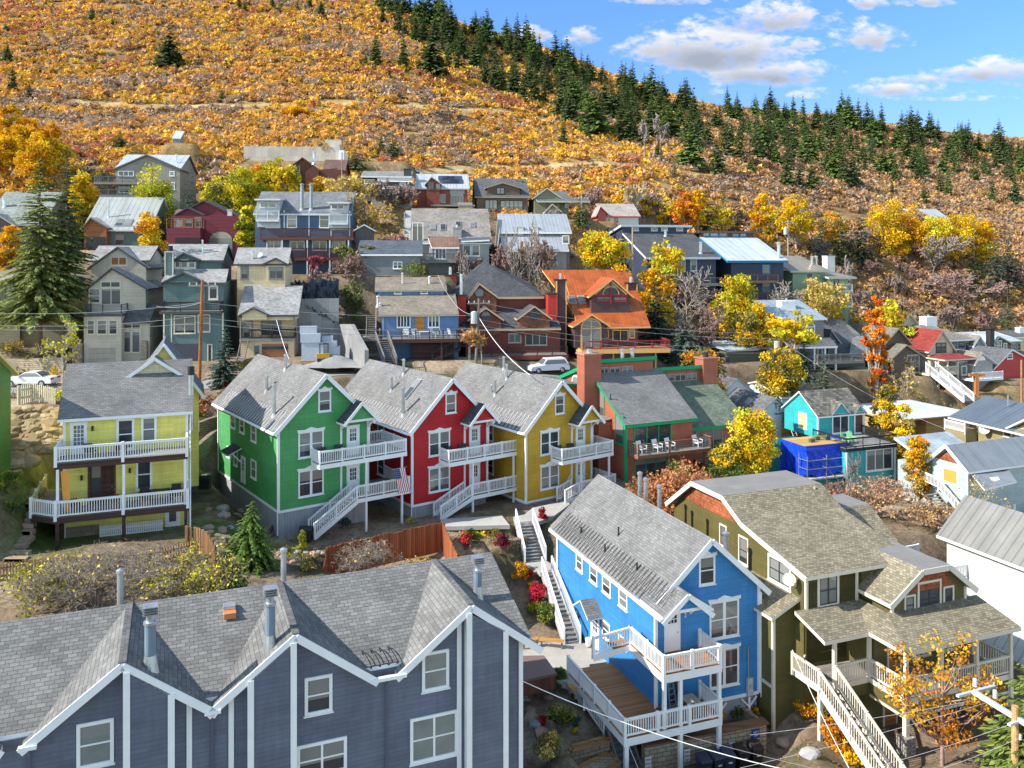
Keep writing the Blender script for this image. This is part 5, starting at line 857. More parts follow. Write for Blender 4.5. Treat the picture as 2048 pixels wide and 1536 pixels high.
x0,x1,ze,zg=gside(H,0,6,11,(1300,690),(1730,700),(1480,583),-3); s_=(zg-ze)/6; gfront(H,-.6,4,(1375,655),(1430,602),(1510,660),0); wins(H,-.6,[(1400,640,1450,708,dict(n=2)),(1460,655,1500,708)],dh=False,m=H.wm); wins(H,0,[(1430,740,1540,810,dict(n=4)),(1580,735,1680,820,dict(n=4)),(1575,710,1690,738,dict(n=3))],dh=False,m=paint((.3,.3,.3)))
B=MB()
for i in range(4):
    for j in range(2):
        p=roofpt(H,'b1',1530+i*30+j*10,615+j*28,ze+.25,0,s_); d=Vector((0,-1,-s_)).normalized(); B.hexa([Vector(p)+Vector((sx*1.05,0,0))+d*(sy*.95)+Vector((0,0,dz_)) for dz_ in (0,.06) for sx,sy in ((-1,1),(1,1),(1,-1),(-1,-1))],paint((.035,.045,.09),.2))
B.build('solar_panel',H.root); H.W.prism([(x0-.02,0,-3),(x0-.02,11,-3),(x0-.02,11,ze),(x0-.02,6,zg),(x0-.02,0,ze)],(.1,0,0),wood((.45,.22,.1))); H.deck(2,xw+1,-2.5,0,f(1500,830)[1],.3,GREYWOOD); H.block(f(1640,830,-2)[0],f(1750,830,-2)[0],-2.4,0,-2,f(1700,808,-2)[1],concrete()); H.finish()
D3=House('house','dark brown house with a stone chimney, third along the upper row','b1',1780,880,142,5,siding((.13,.085,.06)),shingle((.12,.125,.135)),paint((.30,.24,.17))); H=D3; f=H.Fp; H.pad(-2,18,-2,10,-1); xw=f(2170,830)[0]
x0,x1,ze,zg=gside(H,0,6,11,(1770,755),(2205,770),(1900,618),-3); gfront(H,.3,5,(1850,690),(1990,648),(2140,690),0,half=None); wins(H,.3,[(1940,690,2005,742,dict(n=2))],m=BLK); wins(H,0,[(1850,785,1948,870,dict(n=3)),(1970,790,2150,880,dict(n=5))],dh=False,m=BLK); H.view('c1'); a,b=H.Fp(112,440,5); c,d=H.Fp(170,550,5); H.chimney(a,c,4.5,6,d,b,stone((.3,.27,.25),(.4,.37,.35),3)); H.deck(0,xw,-2.5,0,-.4,.3,GREYWOOD); H.finish()
D4=House('house','olive house with nested dark gables, fourth along the upper row','c1',285,700,142,5,siding((.22,.23,.15)),shingle((.14,.15,.16)),paint((.5,.47,.36))); H=D4; f=H.Fp; H.pad(-2,14,-2,10,-1)
gfront(H,0,9,(255,575),(370,495),(490,575),-3); gside(H,.5,4,8,(400,590),(555,590),(480,522),-3); H.Rf.slab([(0,-1.5,f(270,600,-1.5)[1]),(9,-1.5,f(540,600,-1.5)[1]),(9,1,f(540,570,1)[1]),(0,1,f(270,570,1)[1])],.2,H.rm,H.tm); gfront(H,-2.2,3,(350,670),(410,620),(485,690),-4); wins(H,-2.2,[(390,668,440,700)]); wins(H,0,[(510,600,540,650)]); H.finish()
WA=House('house','white cottage with a red gable end almost hidden by aspens','c1',825,830,150,6,paint((.62,.60,.55)),shingle((.40,.36,.33)),paint((.45,.10,.08))); H=WA; f=H.Fp; H.pad(-2,14,-2,10,-1); gside(H,0,5,9,(800,715),(1110,720),(900,620),-3); gfront(H,-.5,4,(755,700),(790,640),(850,700),-3,m=paint((.45,.1,.08))); wins(H,0,[(900,730,930,765),(850,740,870,770)]); H.finish()
# blue condos on the right of the slope
C1=House('condominium','dark blue condo with a broad charcoal shed roof and a white edge','c1',1160,1150,128,14,siding((.04,.055,.095)),shingle((.095,.10,.11)),paint((.55,.6,.65))); H=C1; f=H.Fp; H.pad(-4,18,-4,16,-6); xw=f(1700,1100)[0]; z0_=f(1160,1040)[1]; zt=f(1180,860,9)[1]
H.W.prism([(0,0,-7),(0,9,-7),(0,9,zt),(0,0,z0_-.2)],(xw,0,0),H.wm); H.Rf.slab([(-.5,-.6,z0_),(xw+.5,-.6,z0_),(xw+.5,9,zt+.2),(-.5,9,zt+.2)],.35,H.rm,H.tm); z2_=f(970,785,9)[1]; H.block(-.5,xw-.5,9,16,0,z2_-.3); H.Rf.slab([(-.9,8.6,z2_),(xw+.2,8.6,z2_),(xw+.2,16,z2_-1.5),(-.9,16,z2_-1.5)],.35,galv(),H.tm)
wins(H,9,[(1040,805,1092,835),(1188,805,1240,835),(1268,805,1320,835),(1388,805,1440,835)],dh=False); wins(H,0,[(1375,1045,1460,1150,dict(n=3)),(1500,1050,1550,1150)],dh=False); s_=(zt+.2-z0_)/9.6
for (a,b,h) in ((1330,1012,1.3),(1580,1010,1.6),(1303,875,.8)): q=roofpt(H,'c1',a,b,z0_+s_*.6,0,s_); H.pipe(q[0],q[1],q[2],h,.22)
H.deck(0,xw,-2,0,-2.0,.3,GREYWOOD); H.rail([(0,-1.9,-2),(xw,-1.9,-2)],m=GREYWOOD,style='cable'); H.finish()
C2=House('condominium','bright blue condo with a pale metal shed roof and log balconies','d1',40,1050,132,14,siding((.035,.05,.09)),seam((.50,.56,.58),1.1,.5,.1),paint((.01,.17,.36))); H=C2; f=H.Fp; H.pad(-8,18,-4,16,-4); xl=f(-140,860)[0]; xw=f(250,900)[0]; z0_=f(100,825)[1]; zt=f(-130,660,9)[1]
H.W.prism([(xl,0,-6),(xl,9,-6),(xl,9,zt),(xl,0,z0_-.2)],(xw-xl,0,0),H.wm); H.Rf.slab([(xl-1.0,-.6,z0_),(xw+.5,-.6,z0_),(xw+.5,9,zt+.2),(xl-1.0,9,zt+.2)],.35,H.rm,H.tm); H.view('c1'); z2_=f(1600,835,9)[1]; H.block(xl-.8,f(1995,900,9)[0],9,16,0,z2_-.2,siding((.09,.05,.04))); H.Rf.slab([(xl-1.2,8.6,z2_),(f(2010,900,9)[0],8.6,z2_),(f(2010,900,9)[0],16,z2_-1.5),(xl-1.2,16,z2_-1.5)],.3,galv(),paint((.12,.08,.06)))
wins(H,9,[(1600,850,1650,878),(1655,850,1720,880),(1725,852,1790,880),(1830,855,1880,880),(1890,855,1940,880)],dh=False,cw=.08); H.view('d1')
for z_,n_ in ((925,1),(1060,2)): a,b=f(0,z_); H.deck(xl,xw-2,-1.8,0,b-1.1,.35,wood((.2,.12,.08))); H.rail([(xl,-1.7,b-1.1),(xw-2,-1.7,b-1.1)],m=wood((.2,.12,.08)),style='cable'); wins(H,0,[(90,z_-70,150,z_)],dh=False)
for q in ((215,800,2.2),): a,b=f(q[0],q[1],.6); H.pipe(a,.6,b,q[2],.26)
H.finish()
GA=House('apartment_house','mint green apartment block with glass balconies and a tan roof','d1',640,1255,137,14,siding((.25,.38,.27),.18,True),seam((.30,.26,.19),.6),paint((.40,.46,.40))); H=GA; f=H.Fp; H.pad(-12,6,-3,14,0); xw=f(735,1200)[0]; xl=f(345,1100)[0]; zt=f(640,955)[1]
H.block(-1.2,xw,0,9,-3,zt); H.block(xl,-1.2,1,9,-3,f(400,905,1)[1]); H.Rf.slab([(-1.8,-.8,zt+.1),(xw+1,-.8,zt+.1),(xw-1.5,7,f(620,880,7)[1]),(-3,7,f(560,880,7)[1])],.3,H.rm,H.tm); zq=f(400,905,1)[1]; H.Rf.slab([(xl-1,0,zq+.1),(-1,0,zq+.1),(-2,7,f(500,790,7)[1]),(xl-2,7,f(250,790,7)[1])],.3,H.rm,H.tm); H.Rf.slab([(xl-4,5,f(150,820,5)[1]),(xl+3,5,f(420,830,5)[1]),(xl+2,11,f(400,735,11)[1]),(xl-6,11,f(130,715,11)[1])],.3,H.rm,H.tm)
for z_ in (1040,1155): a,b=f(640,z_); H.deck(0,xw-.2,-1.5,0,b-.2,.25,H.tm); H.rail([(0.1,-1.4,b-.2),(xw-.3,-1.4,b-.2)],m=paint((.6,.65,.62)),style='cable',pe=1.6)
wins(H,0,[(628,965,665,1035),(628,1075,665,1150),(610,1180,665,1250)],dh=False,m=BLK); wins(H,0,[(582,970,618,1010)],dh=False); wins(H,1,[(420,920,470,960)],dh=False)
for q,yy in ((462,3),(495,3)): a,b=f(q,860,yy); H.pipe(a,yy,b,1.3,.2)
a,b=f(565,795,7); c,d=f(622,880,7); H.chimney(a,c,6.5,8,d-1,b,paint((.65,.64,.6))); H.finish()
# ------------------------------------------------------------------ houses on the right
TEALS=siding((.035,.42,.45),.16); PLY=wood((.50,.32,.12),1.2,amt=.12); WRAP=paint((.60,.62,.64),.45,.05); METG=seam((.27,.29,.31),.42,.4,.3)
TL=House('house','turquoise house with two pointed dormers and a roof terrace with green chairs','e2',705,420,84,20,TEALS,shingle((.16,.15,.13),.5,.4,.28,.4),white()); H=TL; f=H.Fp; H.pad(-3,7,-6,8,-7.5)
yl,zl=H.Lp(510,240); ya,za=H.Lp(600,140); ze=f(705,300)[1]
H.gab(0,5.75,0,5.2,-.4,ze,za-.1,axis='x',ov=.25,og=.25,t=.14); H.cb(0,0,-.4,ze); H.cb(5.75,0,-.4,ze)
for (a0,a1,ap) in ((790,905,(850,215)),(938,1005,(970,232))):
    xa=f(a0,285)[0]; xb=f(a1,275)[0]; xm=(xa+xb)/2; zp=f(*ap)[1]; H.W.prism([(xa,-.06,-.4),(xb,-.06,-.4),(xb,-.06,ze),(xm,-.06,zp-.1),(xa,-.06,ze)],(0,.5,0),H.wm)
    H.gab(xa,xb,-.1,2.2,ze,ze,zp,ov=.1,og=.12,t=.1,walls=False)
wins(H,-.06,[(795,288,905,408,dict(n=2,dh=False)),(940,275,1000,410,dict(dh=False,pm=wood((.12,.07,.05))))],cw=.12); y1,a=H.Lp(578,270); y0,b=H.Lp(634,390); H.win('L',y0,y1,b,a,pm=paint((.55,.45,.2)))
x1=5.25; H.block(-.55,x1,-4.6,0,-9,-.55); H.W.box(-4.5,-.5,-3.4,3,-9,-.75,H.wm); H.deck(-.75,x1+.15,-4.75,0,-.35,.3,BLK,concrete((.3,.3,.3))); H.rail([(-.7,-.1,-.35),(-.7,-4.7,-.35),(x1+.1,-4.7,-.35),(x1+.1,-.1,-.35)],m=BLK,bw=.025,sp=.13,post=.06)
wins(H,-4.62,[(1015,520,1190,645,dict(n=3,dh=False)),(915,735,970,860,dict(dh=False))],cw=.14); H.cb(x1,-4.6,-6,-.6); H.cb(-.55,-4.6,-6,-.6); H.finish()
SCF=thing('scaffolding','steel pipe scaffold standing round the blue tarpaulin','scaffold',H.w(-5,-4.5,-9),H.yaw); B=MB(); g=galv()
for a in (0,2.2,5.4):
    for b in (0,1.2): B.tube((a,b,0),(a,b,8.2),.05,.05,g,6)
for z in (2,4,6,7,7.8):
    for b in (0,1.2): B.tube((0,b,z),(5.4,b,z),.04,.04,g,6)
    for a in (0,2.2,5.4): B.tube((a,0,z),(a,1.2,z),.035,.035,g,6)
for a,c in ((2.2,5.4),(5.4,2.2)):
    B.tube((a,0,0),(c,0,4),.03,.03,g,5); B.tube((a,0,4),(c,0,7),.03,.03,g,5)
B.build('frame',SCF); B=MB(); B.box(-.1,5.5,.1,1.1,6.0,6.06,paint((.5,.5,.48))); B.build('plank',SCF)
# tarp over a plywood platform
TP=tag(bpy.data.objects.new('x',None),'',''); bpy.data.objects.remove(TP)
tx0,ty0=-4.6,-3.7; zt=-.1
PF=thing('work_platform','plywood work platform with tools on top of the blue tarpaulin','platform',H.w(tx0,ty0,zt-.9),H.yaw); B=MB(); B.box(0,5.0,0,3.4,.9,.98,PLY); B.build('top',PF); B=MB()
for i in range(5): B.box(.2+i*.95,.3+i*.95,0.1,3.3,.7,.9,PLY)
B.build('joist',PF)
for (a,b) in ((1.5,1),(2.6,1.6),(3.6,1.4)): B=MB(); B.box(a,a+.5,b,b+.35,.99,1.3,paint((.08,.1,.08))); B.tube((a+.2,b+.2,1.3),(a+.5,b+.3,1.55),.06,.05,paint((.12,.3,.1)),6); B.build('tool_box',PF)
def tarp():
    nx,nz=44,14; V=[];Fc=[]; per=[(-.15,3.3),(-.15,-.15),(5.15,-.15),(5.6,3.3)]; L=[]; 
    for i in range(nx+1):
        t=i/nx*3; k=min(2,int(t)); r=t-k; a=per[k]; b=per[k+1]; L.append((a[0]+(b[0]-a[0])*r,a[1]+(b[1]-a[1])*r,k))
    rr=random.Random(3)
    for j in range(nz+1):
        s=j/nz
        for i,(a,b,k) in enumerate(L):
            w=.16*s*math.sin(i*1.3+s*2)+.05*math.sin(i*3.1+j); ox=(-w if k==0 else (w if k==2 else 0)); oy=(-abs(w)*1.2 if k==1 else 0); V.append((a+ox+(.5*s if k==2 else 0),b+oy,1.02-2.9*s*(1+.08*math.sin(i*.7))-(.0 if j else 0)))
    for j in range(nz):
        for i in range(nx): p=j*(nx+1)+i; Fc.append((p,p+1,p+nx+2,p+nx+1))
    me=bpy.data.meshes.new('tarpaulin'); me.from_pydata(V,[],Fc); me.materials.append(paint((.008,.06,.62),.35,.1)); me.update(); o=bpy.data.objects.new('tarpaulin',me); COL.objects.link(o); o.location=H.w(tx0,ty0,zt-.9); o.rotation_euler=(0,0,H.yaw)
    md=o.modifiers.new('s','SOLIDIFY'); md.thickness=.02; return tag(o,'bright blue tarpaulin hanging round the plywood work platform','tarpaulin')
tarp()
def chair(H,x,y,z,rz,c,label,group,n='chair'):
    t=thing(n,label,'chair',H.w(x,y,z),H.yaw+rz,group); m=paint(c)
    B=MB(); B.box(-.28,.28,-.25,.3,.36,.41,m); B.build('seat',t)
    B=MB(); 
    for i in range(5): a=-.24+i*.12; B.hexa([(a-.05,.28,.36),(a+.05,.28,.36),(a+.05,.32,.36),(a-.05,.32,.36),(a-.05,.5,1.0+.06*(2-abs(i-2))),(a+.05,.5,1.0+.06*(2-abs(i-2))),(a+.05,.54,1.0),(a-.05,.54,1.0)],m)
    B.build('backrest',t)
    for sx in (-1,1):
        B=MB(); B.box(sx*.33-.05,sx*.33+.05,-.35,.35,.56,.6,m); B.build('armrest',t)
        for yy in (-.3,.25): B=MB(); B.box(sx*.3-.04,sx*.3+.04,yy-.04,yy+.04,0,.56,m); B.build('leg',t)
    return t
chair(TL,.7,-3.2,-.35,.5,(.28,.62,.30),'mint green deck chair on the turquoise house terrace, left of two','mint green terrace chairs'); chair(TL,1.5,-3.0,-.35,-.2,(.28,.62,.30),'mint green deck chair on the turquoise house terrace, right of two','mint green terrace chairs')
t=thing('side_table','small white table on the turquoise house terrace','table',TL.w(-.2,-2.6,-.35),TL.yaw); B=MB(); B.box(-.3,.3,-.25,.25,.42,.46,white()); B.build('tabletop',t)
for a,b in ((-.25,-.2),(.25,-.2),(-.25,.2),(.25,.2)): B=MB(); B.box(a-.02,a+.02,b-.02,b+.02,0,.42,white()); B.build('leg',t)
WW=House('house','unfinished house in white building wrap with a dark roof and a ladder','e2',465,415,90,20,WRAP,shingle((.15,.155,.165)),paint((.4,.42,.44))); H=WW; f=H.Fp; H.pad(-9,8,-1,14,-2)
xa,za=f(430,185); xr,zr=f(590,320); xl=xa-(xr-xa)*1.3; zl=za-(za-zr)*1.3
H.W.prism([(xl,0,-3),(xr-.2,0,-3),(xr-.2,0,zr),(xa,0,za-.15),(xl,0,zl)],(0,8,0),H.wm); H.Rf.slab([(xl-.3,-.2,zl+.1),(xa,-.2,za+.1),(xa,8,za+.1),(xl-.3,8,zl+.1)],.15,H.rm,H.tm); H.Rf.slab([(xa,-.2,za+.1),(xr,-.2,zr),(xr,8,zr),(xa,8,za+.1)],.15,H.rm,H.tm)
H.block(f(465,330)[0],f(600,330)[0],-.12,.3,-3,f(520,325)[1],PLY); wins(H,-.1,[(470,290,515,330)],m=paint((.3,.28,.24)))
a,b=f(405,235); lettering(H.root,'lettering','Tyvek',.95,(a+.2,-.03,b-.35),(R(90),0,0),paint((.03,.05,.09))); lettering(H.root,'lettering','HomeWrap',.32,(a+.3,-.03,b-.95),(R(90),0,0),paint((.03,.05,.09)))
s_=(za-zl)/(xa-xl)
for q in ((240,220),(165,200)): p=roofpt(H,'e2',q[0],q[1],za+.12-s_*xa,s_,0); H.sky(p[0],p[1],p[2],-1,0,-s_,1.6,.9)
x2,z2=f(180,65,7); xq,zq=f(75,150,7); xe,ze2=f(275,140,7); H.gab(xq+.2,xe,7,13,-3,zq,z2,xr=x2,ov=.2,og=.1,t=.15,mr=SLATE_R)
B=MB(); a,b=f(495,330,-.2); c,d=f(520,410,-.2)
for o in (0,.5): B.bar((a+o,-.5,b+.1),(a+o+.3,-1.2,d-.4),.07,.07,paint((.6,.62,.64)))
for k in range(9): t_=k/8; B.bar((a+.3*t_,-.5-.7*t_,b+.1+(d-b-.5)*t_),(a+.5+.3*t_,-.5-.7*t_,b+.1+(d-b-.5)*t_),.05,.05,paint((.6,.62,.64)))
B.build('ladder',H.root); H.finish()
BR=House('house','house with a long weathered brown roof and a pale blue gable end','e2',520,260,96,20,paint((.45,.60,.64)),BROWN_R,white()); H=BR; f=H.Fp; H.pad(-8,14,-1,12,-2)
yl,zl=H.Lp(365,165); x0=f(330,160)[0]; zr=f(310,80,4.5)[1]; x0=f(310,85,4.5)[0]; ze=f(400,190)[1]; H.gab(x0,f(720,200)[0],0,9,-3,ze,zr,axis='x',ov=.2,og=.2,t=.15); H.finish()
PW=House('house','unfinished plywood house under a white covered hip roof','e2',1410,430,100,20,PLY,paint((.56,.62,.67),.4,.25),paint((.5,.33,.12))); H=PW; f=H.Fp; H.pad(-6,12,-1,12,-1)
zt=f(1410,310)[1]; xa=f(1215,200,9)[0]; xr=f(1660,268,1.5)[0]; H.W.box(0,xr-1.0,0,9,-3,zt); H.W.box(-4.5,.5,2,9,-3,zt); H.hip(-4.5,xr-.8,0,9,zt+.1,f(1420,185,4.5)[1],5.5,ov=.5,t=.18); H.finish()
TA=House('house','khaki house with a dark ribbed roof, white windows and a satellite dish','e2',1750,440,90,18,siding((.30,.255,.13)),seam((.13,.16,.20),.5),paint((.62,.6,.52))); H=TA; H.pad(-1,14,-16,3,-.5)
ze=H.Lp(1750,335)[1]; H.W.box(0,12,-16,0,-3,ze); 
for q in ((1912,360,1970,445),(1995,370,2048,465)): y1,a=H.Lp(q[0],q[1]); y0,b=H.Lp(q[2],q[3]); H.win('L',y0,y1,b,a,cw=.14)
zr=ze+2.0; H.Rf.slab([(-.9,-5,ze-.05),(-.9,3.2,ze-.05),(4.5,3.2,zr),(4.5,-5,zr)],.2,H.rm,H.tm); H.Rf.slab([(4.5,-16,zr),(4.5,3.2,zr),(12.5,3.2,ze),(12.5,-16,ze)],.2,BROWN_R,H.tm); H.Rf.slab([(-.9,-16,ze-.05),(-.9,-5,ze-.05),(4.5,-5,zr),(4.5,-16,zr)],.2,BROWN_R,H.tm)
H.W.prism([(-.05,-8.5,ze-.1),(-.05,-4.2,ze-.1),(-.05,-6.3,ze+1.3)],(3,0,0),H.wm); H.Rf.slab([(-.6,-6.3,ze+1.6),(3,-6.3,ze+1.6),(3,-3.8,ze+.1),(-.6,-3.8,ze+.1)],.2,BROWN_R,H.tm); H.Rf.slab([(-.6,-8.8,ze+.1),(3,-8.8,ze+.1),(3,-6.3,ze+1.6),(-.6,-6.3,ze+1.6)],.2,BROWN_R,H.tm)
H.W.box(-1.5,0,.2,3,-3,ze-.8,H.wm); H.rail([(-1.5,.3,ze-1.2),(-1.5,3,ze-1.2)]); yy,zz=H.Lp(1795,385,-.4); dish(H,(-.5,yy,zz),.55,(-.75,-.5,.35)); H.T.tube((3,-1,zr-.3),(3,-1,zr+.8),.08,.08,galv(),6); H.finish()
LC=House('cottage','pale blue cottage with a ribbed grey metal roof and cedar gable','e2',1680,850,72,22,siding((.42,.52,.54)),METG,white()); H=LC; f=H.Fp; H.pad(-2,13,-4,12,-2.2)
yl,zl=H.Lp(1450,600); ya,za=H.Lp(1557,492); ze=f(1680,650)[1]; H.gab(0,11.5,0,yl,-4,ze,za-.1,axis='x',xr=ya,ov=.35,og=.4,t=.16); H.cb(0,0,-3,ze); H.T.bar((-.42,-.35,ze-.2),(-.42,ya,za),.06,.28,H.tm); H.T.bar((-.42,yl+.35,ze-.2),(-.42,ya,za),.06,.28,H.tm)
B=MB(); yb0=ya-(ya)*.78; yb1=ya+(yl-ya)*.78; zb=za-(za-ze)*.82; B.prism([(-.06,yb0,zb),(-.06,yb1,zb),(-.06,ya,za-.35)],(.1,0,0),CEDAR); B.build('gable_panel',H.root)
y1,a=H.Lp(1513,620); y0,b=H.Lp(1625,765); H.win('L',y0,y1,b,a,dh=False,pm=paint((.42,.30,.06)),cw=.2,m=white())
H.Rf.slab([(f(1715,660,-.2)[0],0.1,f(1715,665)[1]),(f(1945,640)[0],.1,f(1945,640)[1]),(f(2000,725,-2.6)[0],-2.6,f(2000,725,-2.6)[1]),(f(1790,778,-2.6)[0],-2.6,f(1790,778,-2.6)[1])],.15,METG,H.tm)
H.Rf.slab([(.9,yl+.3,ze-1.0),(8,yl+.3,ze-1.0),(8,yl+5.2,ze+.9),(.9,yl+5.2,ze+.9)],.2,seam((.48,.55,.6),.5,.4,.2,.6),H.tm); H.W.box(1.2,7.5,yl+.5,yl+5,-4,ze-1.2)
q=H.Lp(1490,750,-1.0); H.rail([(-1.0,yl+1,q[1]),(-1.0,yl-1.5,q[1]-.3),(-1.0,-.5,-1.4),(1,-1.6,-1.5)],h=.9); H.stairs((-1.2,yl-1.5,q[1]-.5),(-1.2,-3,-4),(-1.4,0),wood((.2,.1,.06)),GREYWOOD); H.post(2.4,-2.5,-4,.1,.14)
H.finish()
WH=House('house','large white house with a standing seam grey roof at the right edge','g2',1220,460,60,21,siding((.56,.56,.53),.4),seam((.24,.235,.22),.62,.45,.2),white()); H=WH; H.pad(-4,12,-20,2,-4)
ze=H.Lp(1220,345)[1]; ye,_=H.Lp(1618,480); x0=0; H.W.box(0,14,ye-8,0,-6,ze); rz=f=H.at(1340,190,ze+2.6,'g2'); xr=max(2.5,rz[0]); H.Rf.slab([(-.35,ye-8,ze),(-.35,.6,ze),(xr,.6,ze+2.6),(xr,ye-8,ze+2.6)],.2,H.rm,H.tm); H.Rf.slab([(xr,ye-8,ze+2.6),(xr,.6,ze+2.6),(xr*2+.3,.6,ze),(xr*2+.3,ye-8,ze)],.2,H.rm,H.tm); H.W.prism([(0,0,ze),(xr,0,ze+2.5),(xr*2,0,ze)],(0,ye-8,0),H.wm)
H.Rf.slab([(-4.2,ye-8,ze-6.5),(-4.2,-2.2,ze-6.5),(-.0,-2.2,ze-1.7),(-.0,ye-8,ze-1.7)],.2,seam((.50,.50,.46),.62,.5,.05),H.tm); H.W.prism([(-4,-2.4,-8),(0,-2.4,-8),(0,-2.4,ze-2.0),(-4,-2.4,ze-6.6)],(0,ye-5,0),H.wm)
H.deck(-2.5,0,-1.8,2.6,ze-2.3,.3); H.rail([(0,2.5,ze-2.3),(-2.4,2.5,ze-2.3),(-2.4,-1.7,ze-2.3),(0,-1.7,ze-2.3)]); B=MB(); B.box(-1.6,-.9,.4,1.0,ze-2.3,ze-1.4,BLK); B.build('grill',H.root); H.finish()
# the cluster round the far bend of the street
PG=House('house','purple grey house with a blue metal roof and two pointed white window frames','d1',130,1640,112,14,siding((.24,.235,.25),.3),seam((.30,.37,.42),.8,.45,.15),white()); H=PG; f=H.Fp; H.pad(-6,14,-4,12,0); xw=f(548,1400)[0]
H.block(0,xw,0,9,-4,f(130,1275)[1]); x0,x1,ze,zg=gside(H,0,6.5,11,(112,1272),(578,1258),(250,1120),3)
for a0,a1,ap in ((187,288,1272),(385,485,1266)):
    a,b=f(a0,1320); c,d=f(a1,1392); H.win('F',a,c,d,b,dh=False,n=2,cw=.14); zp=f(a0,ap)[1]; m_=(a+c)/2; B=MB(); B.bar((a,-.05,b),(m_,-.05,zp),.08,.16,white()); B.bar((c,-.05,b),(m_,-.05,zp),.08,.16,white()); B.build('pointed_frame',H.root)
q=f(235,1200,3); H.chimney(q[0],q[0]+2.2,3,4.2,q[1]-1,f(240,1135,3)[1],white(),True)
H.Rf.slab([(f(250,1400)[0],0,f(250,1405)[1]),(xw+1,0,f(560,1400)[1]),(f(655,1465,-3)[0],-3,f(655,1465,-3)[1]),(f(290,1475,-3)[0],-3,f(290,1475,-3)[1])],.25,SLATE_R,white())
for a in (480,560,640): q=f(a,1470,-2.8); H.post(q[0],-2.8,0,q[1],.2)
H.deck(xw-3,xw+4,-3.2,0,1.2,.3,GREYWOOD); H.rail([(xw-3,-3.1,1.2),(xw+3.9,-3.1,1.2)],m=GREYWOOD); q=f(500,1100,4); H.wF(505,1480,540,1580,yo=0); H.finish()
DG=House('house','house with steep dark charcoal roofs below the green apartments','h1',960,480,118,16,siding((.09,.10,.12)),shingle((.115,.12,.13)),paint((.35,.37,.38))); H=DG; f=H.Fp; H.pad(-2,16,-2,12,0)
gside(H,0,5,10,(930,395),(1200,415),(1010,240),-3); gfront(H,-1,6,(965,345),(985,270),(1040,360),-3); gside(H,6,4,8,(960,300),(1150,300),(1000,212),-2,mr=shingle((.22,.215,.20))); H.Rf.slab([(f(1090,410,-3)[0],-3,f(1090,410,-3)[1]),(f(1210,420,-3)[0],-3,f(1210,420,-3)[1]),(f(1190,305,3)[0],3,f(1190,305,3)[1]),(f(1110,305,3)[0],3,f(1110,305,3)[1])],.2,shingle((.24,.24,.23)),H.tm); wins(H,-1,[(985,330,1010,370)]); H.finish()
BG2=House('house','brown gabled house with a tall many paned window beside the orange tree','h1',1300,520,122,20,siding((.095,.065,.05),.3,True),shingle((.20,.185,.15)),paint((.34,.31,.22))); H=BG2; f=H.Fp; H.pad(-3,12,-3,10,0)
gfront(H,2,9,(1270,360),(1355,262),(1430,345),-3); gfront(H,0,5,(1310,425),(1398,352),(1500,425),-3); wins(H,0,[(1405,410,1475,508,dict(n=3,dh=False,rows=(.33,.66)))],cw=.16); H.finish()
RR=House('cottage','cream cottage with a bright red shingle roof and red porch canopy','h1',1525,590,126,20,siding((.55,.50,.40)),shingle((.27,.05,.042),.2),paint((.60,.55,.45))); H=RR; f=H.Fp; H.pad(-3,11,-4,14,0)
x0,x1,ze,za=gfront(H,0,11,(1515,388),(1595,275),(1670,388),-3,ov=.5); wins(H,0,[(1565,345,1622,395,dict(n=2))],m=BLK); H.hip(f(1525,400)[0],f(1690,400)[0],-3,1,f(1520,442,-3)[1],f(1590,400)[1],1.5,ov=.2,t=.2); zp=f(1520,515,-2.8)[1]
for a in (1535,1580,1630,1685): q=f(a,445,-2.8); H.post(q[0],-2.8,-2,q[1],.18,H.tm)
H.deck(f(1530,520,-3)[0],f(1690,520,-3)[0],-3,0,zp,.3,H.tm); H.rail([(f(1530,520,-3)[0],-2.9,zp),(f(1690,520,-3)[0],-2.9,zp)],m=H.tm); wins(H,0,[(1555,460,1590,510),(1620,460,1670,510)],dh=False,m=BLK); H.finish()
RR2=House('cottage','smaller cream cottage whose red roof rises behind the other red roof','h1',1370,340,140,20,siding((.58,.53,.43)),shingle((.28,.06,.05),.2),paint((.6,.55,.45))); H=RR2; f=H.Fp; H.pad(-3,11,-2,12,0); gfront(H,0,9,(1340,262),(1415,183),(1480,258),-4); wins(H,0,[(1390,245,1408,268),(1435,245,1452,265)],m=BLK); H.Rf.slab([(f(1255,215,1)[0],1,f(1255,215,1)[1]),(f(1290,215,1)[0],1,f(1290,215,1)[1]),(f(1300,190,5)[0],5,f(1300,188,5)[1]),(f(1270,185,5)[0],5,f(1270,185,5)[1])],.2,H.rm,H.tm); H.finish()
OG=House('house','tan roofed house with a green edged gable left of the orange tree','h1',1085,330,140,16,siding((.28,.15,.09)),shingle((.27,.25,.20)),paint((.38,.40,.15))); H=OG; f=H.Fp; H.pad(-2,14,-2,10,0); gfront(H,0,4,(1075,245),(1110,215),(1190,270),-3); gside(H,1,5,9,(1110,268),(1260,270),(1180,215),-3); H.finish()
GW=House('house','grey house with a broad tan roof and a tall white chimney','h1',1640,420,134,20,siding((.22,.28,.30)),shingle((.25,.225,.20)),white()); H=GW; f=H.Fp; H.pad(-10,12,-2,12,0)
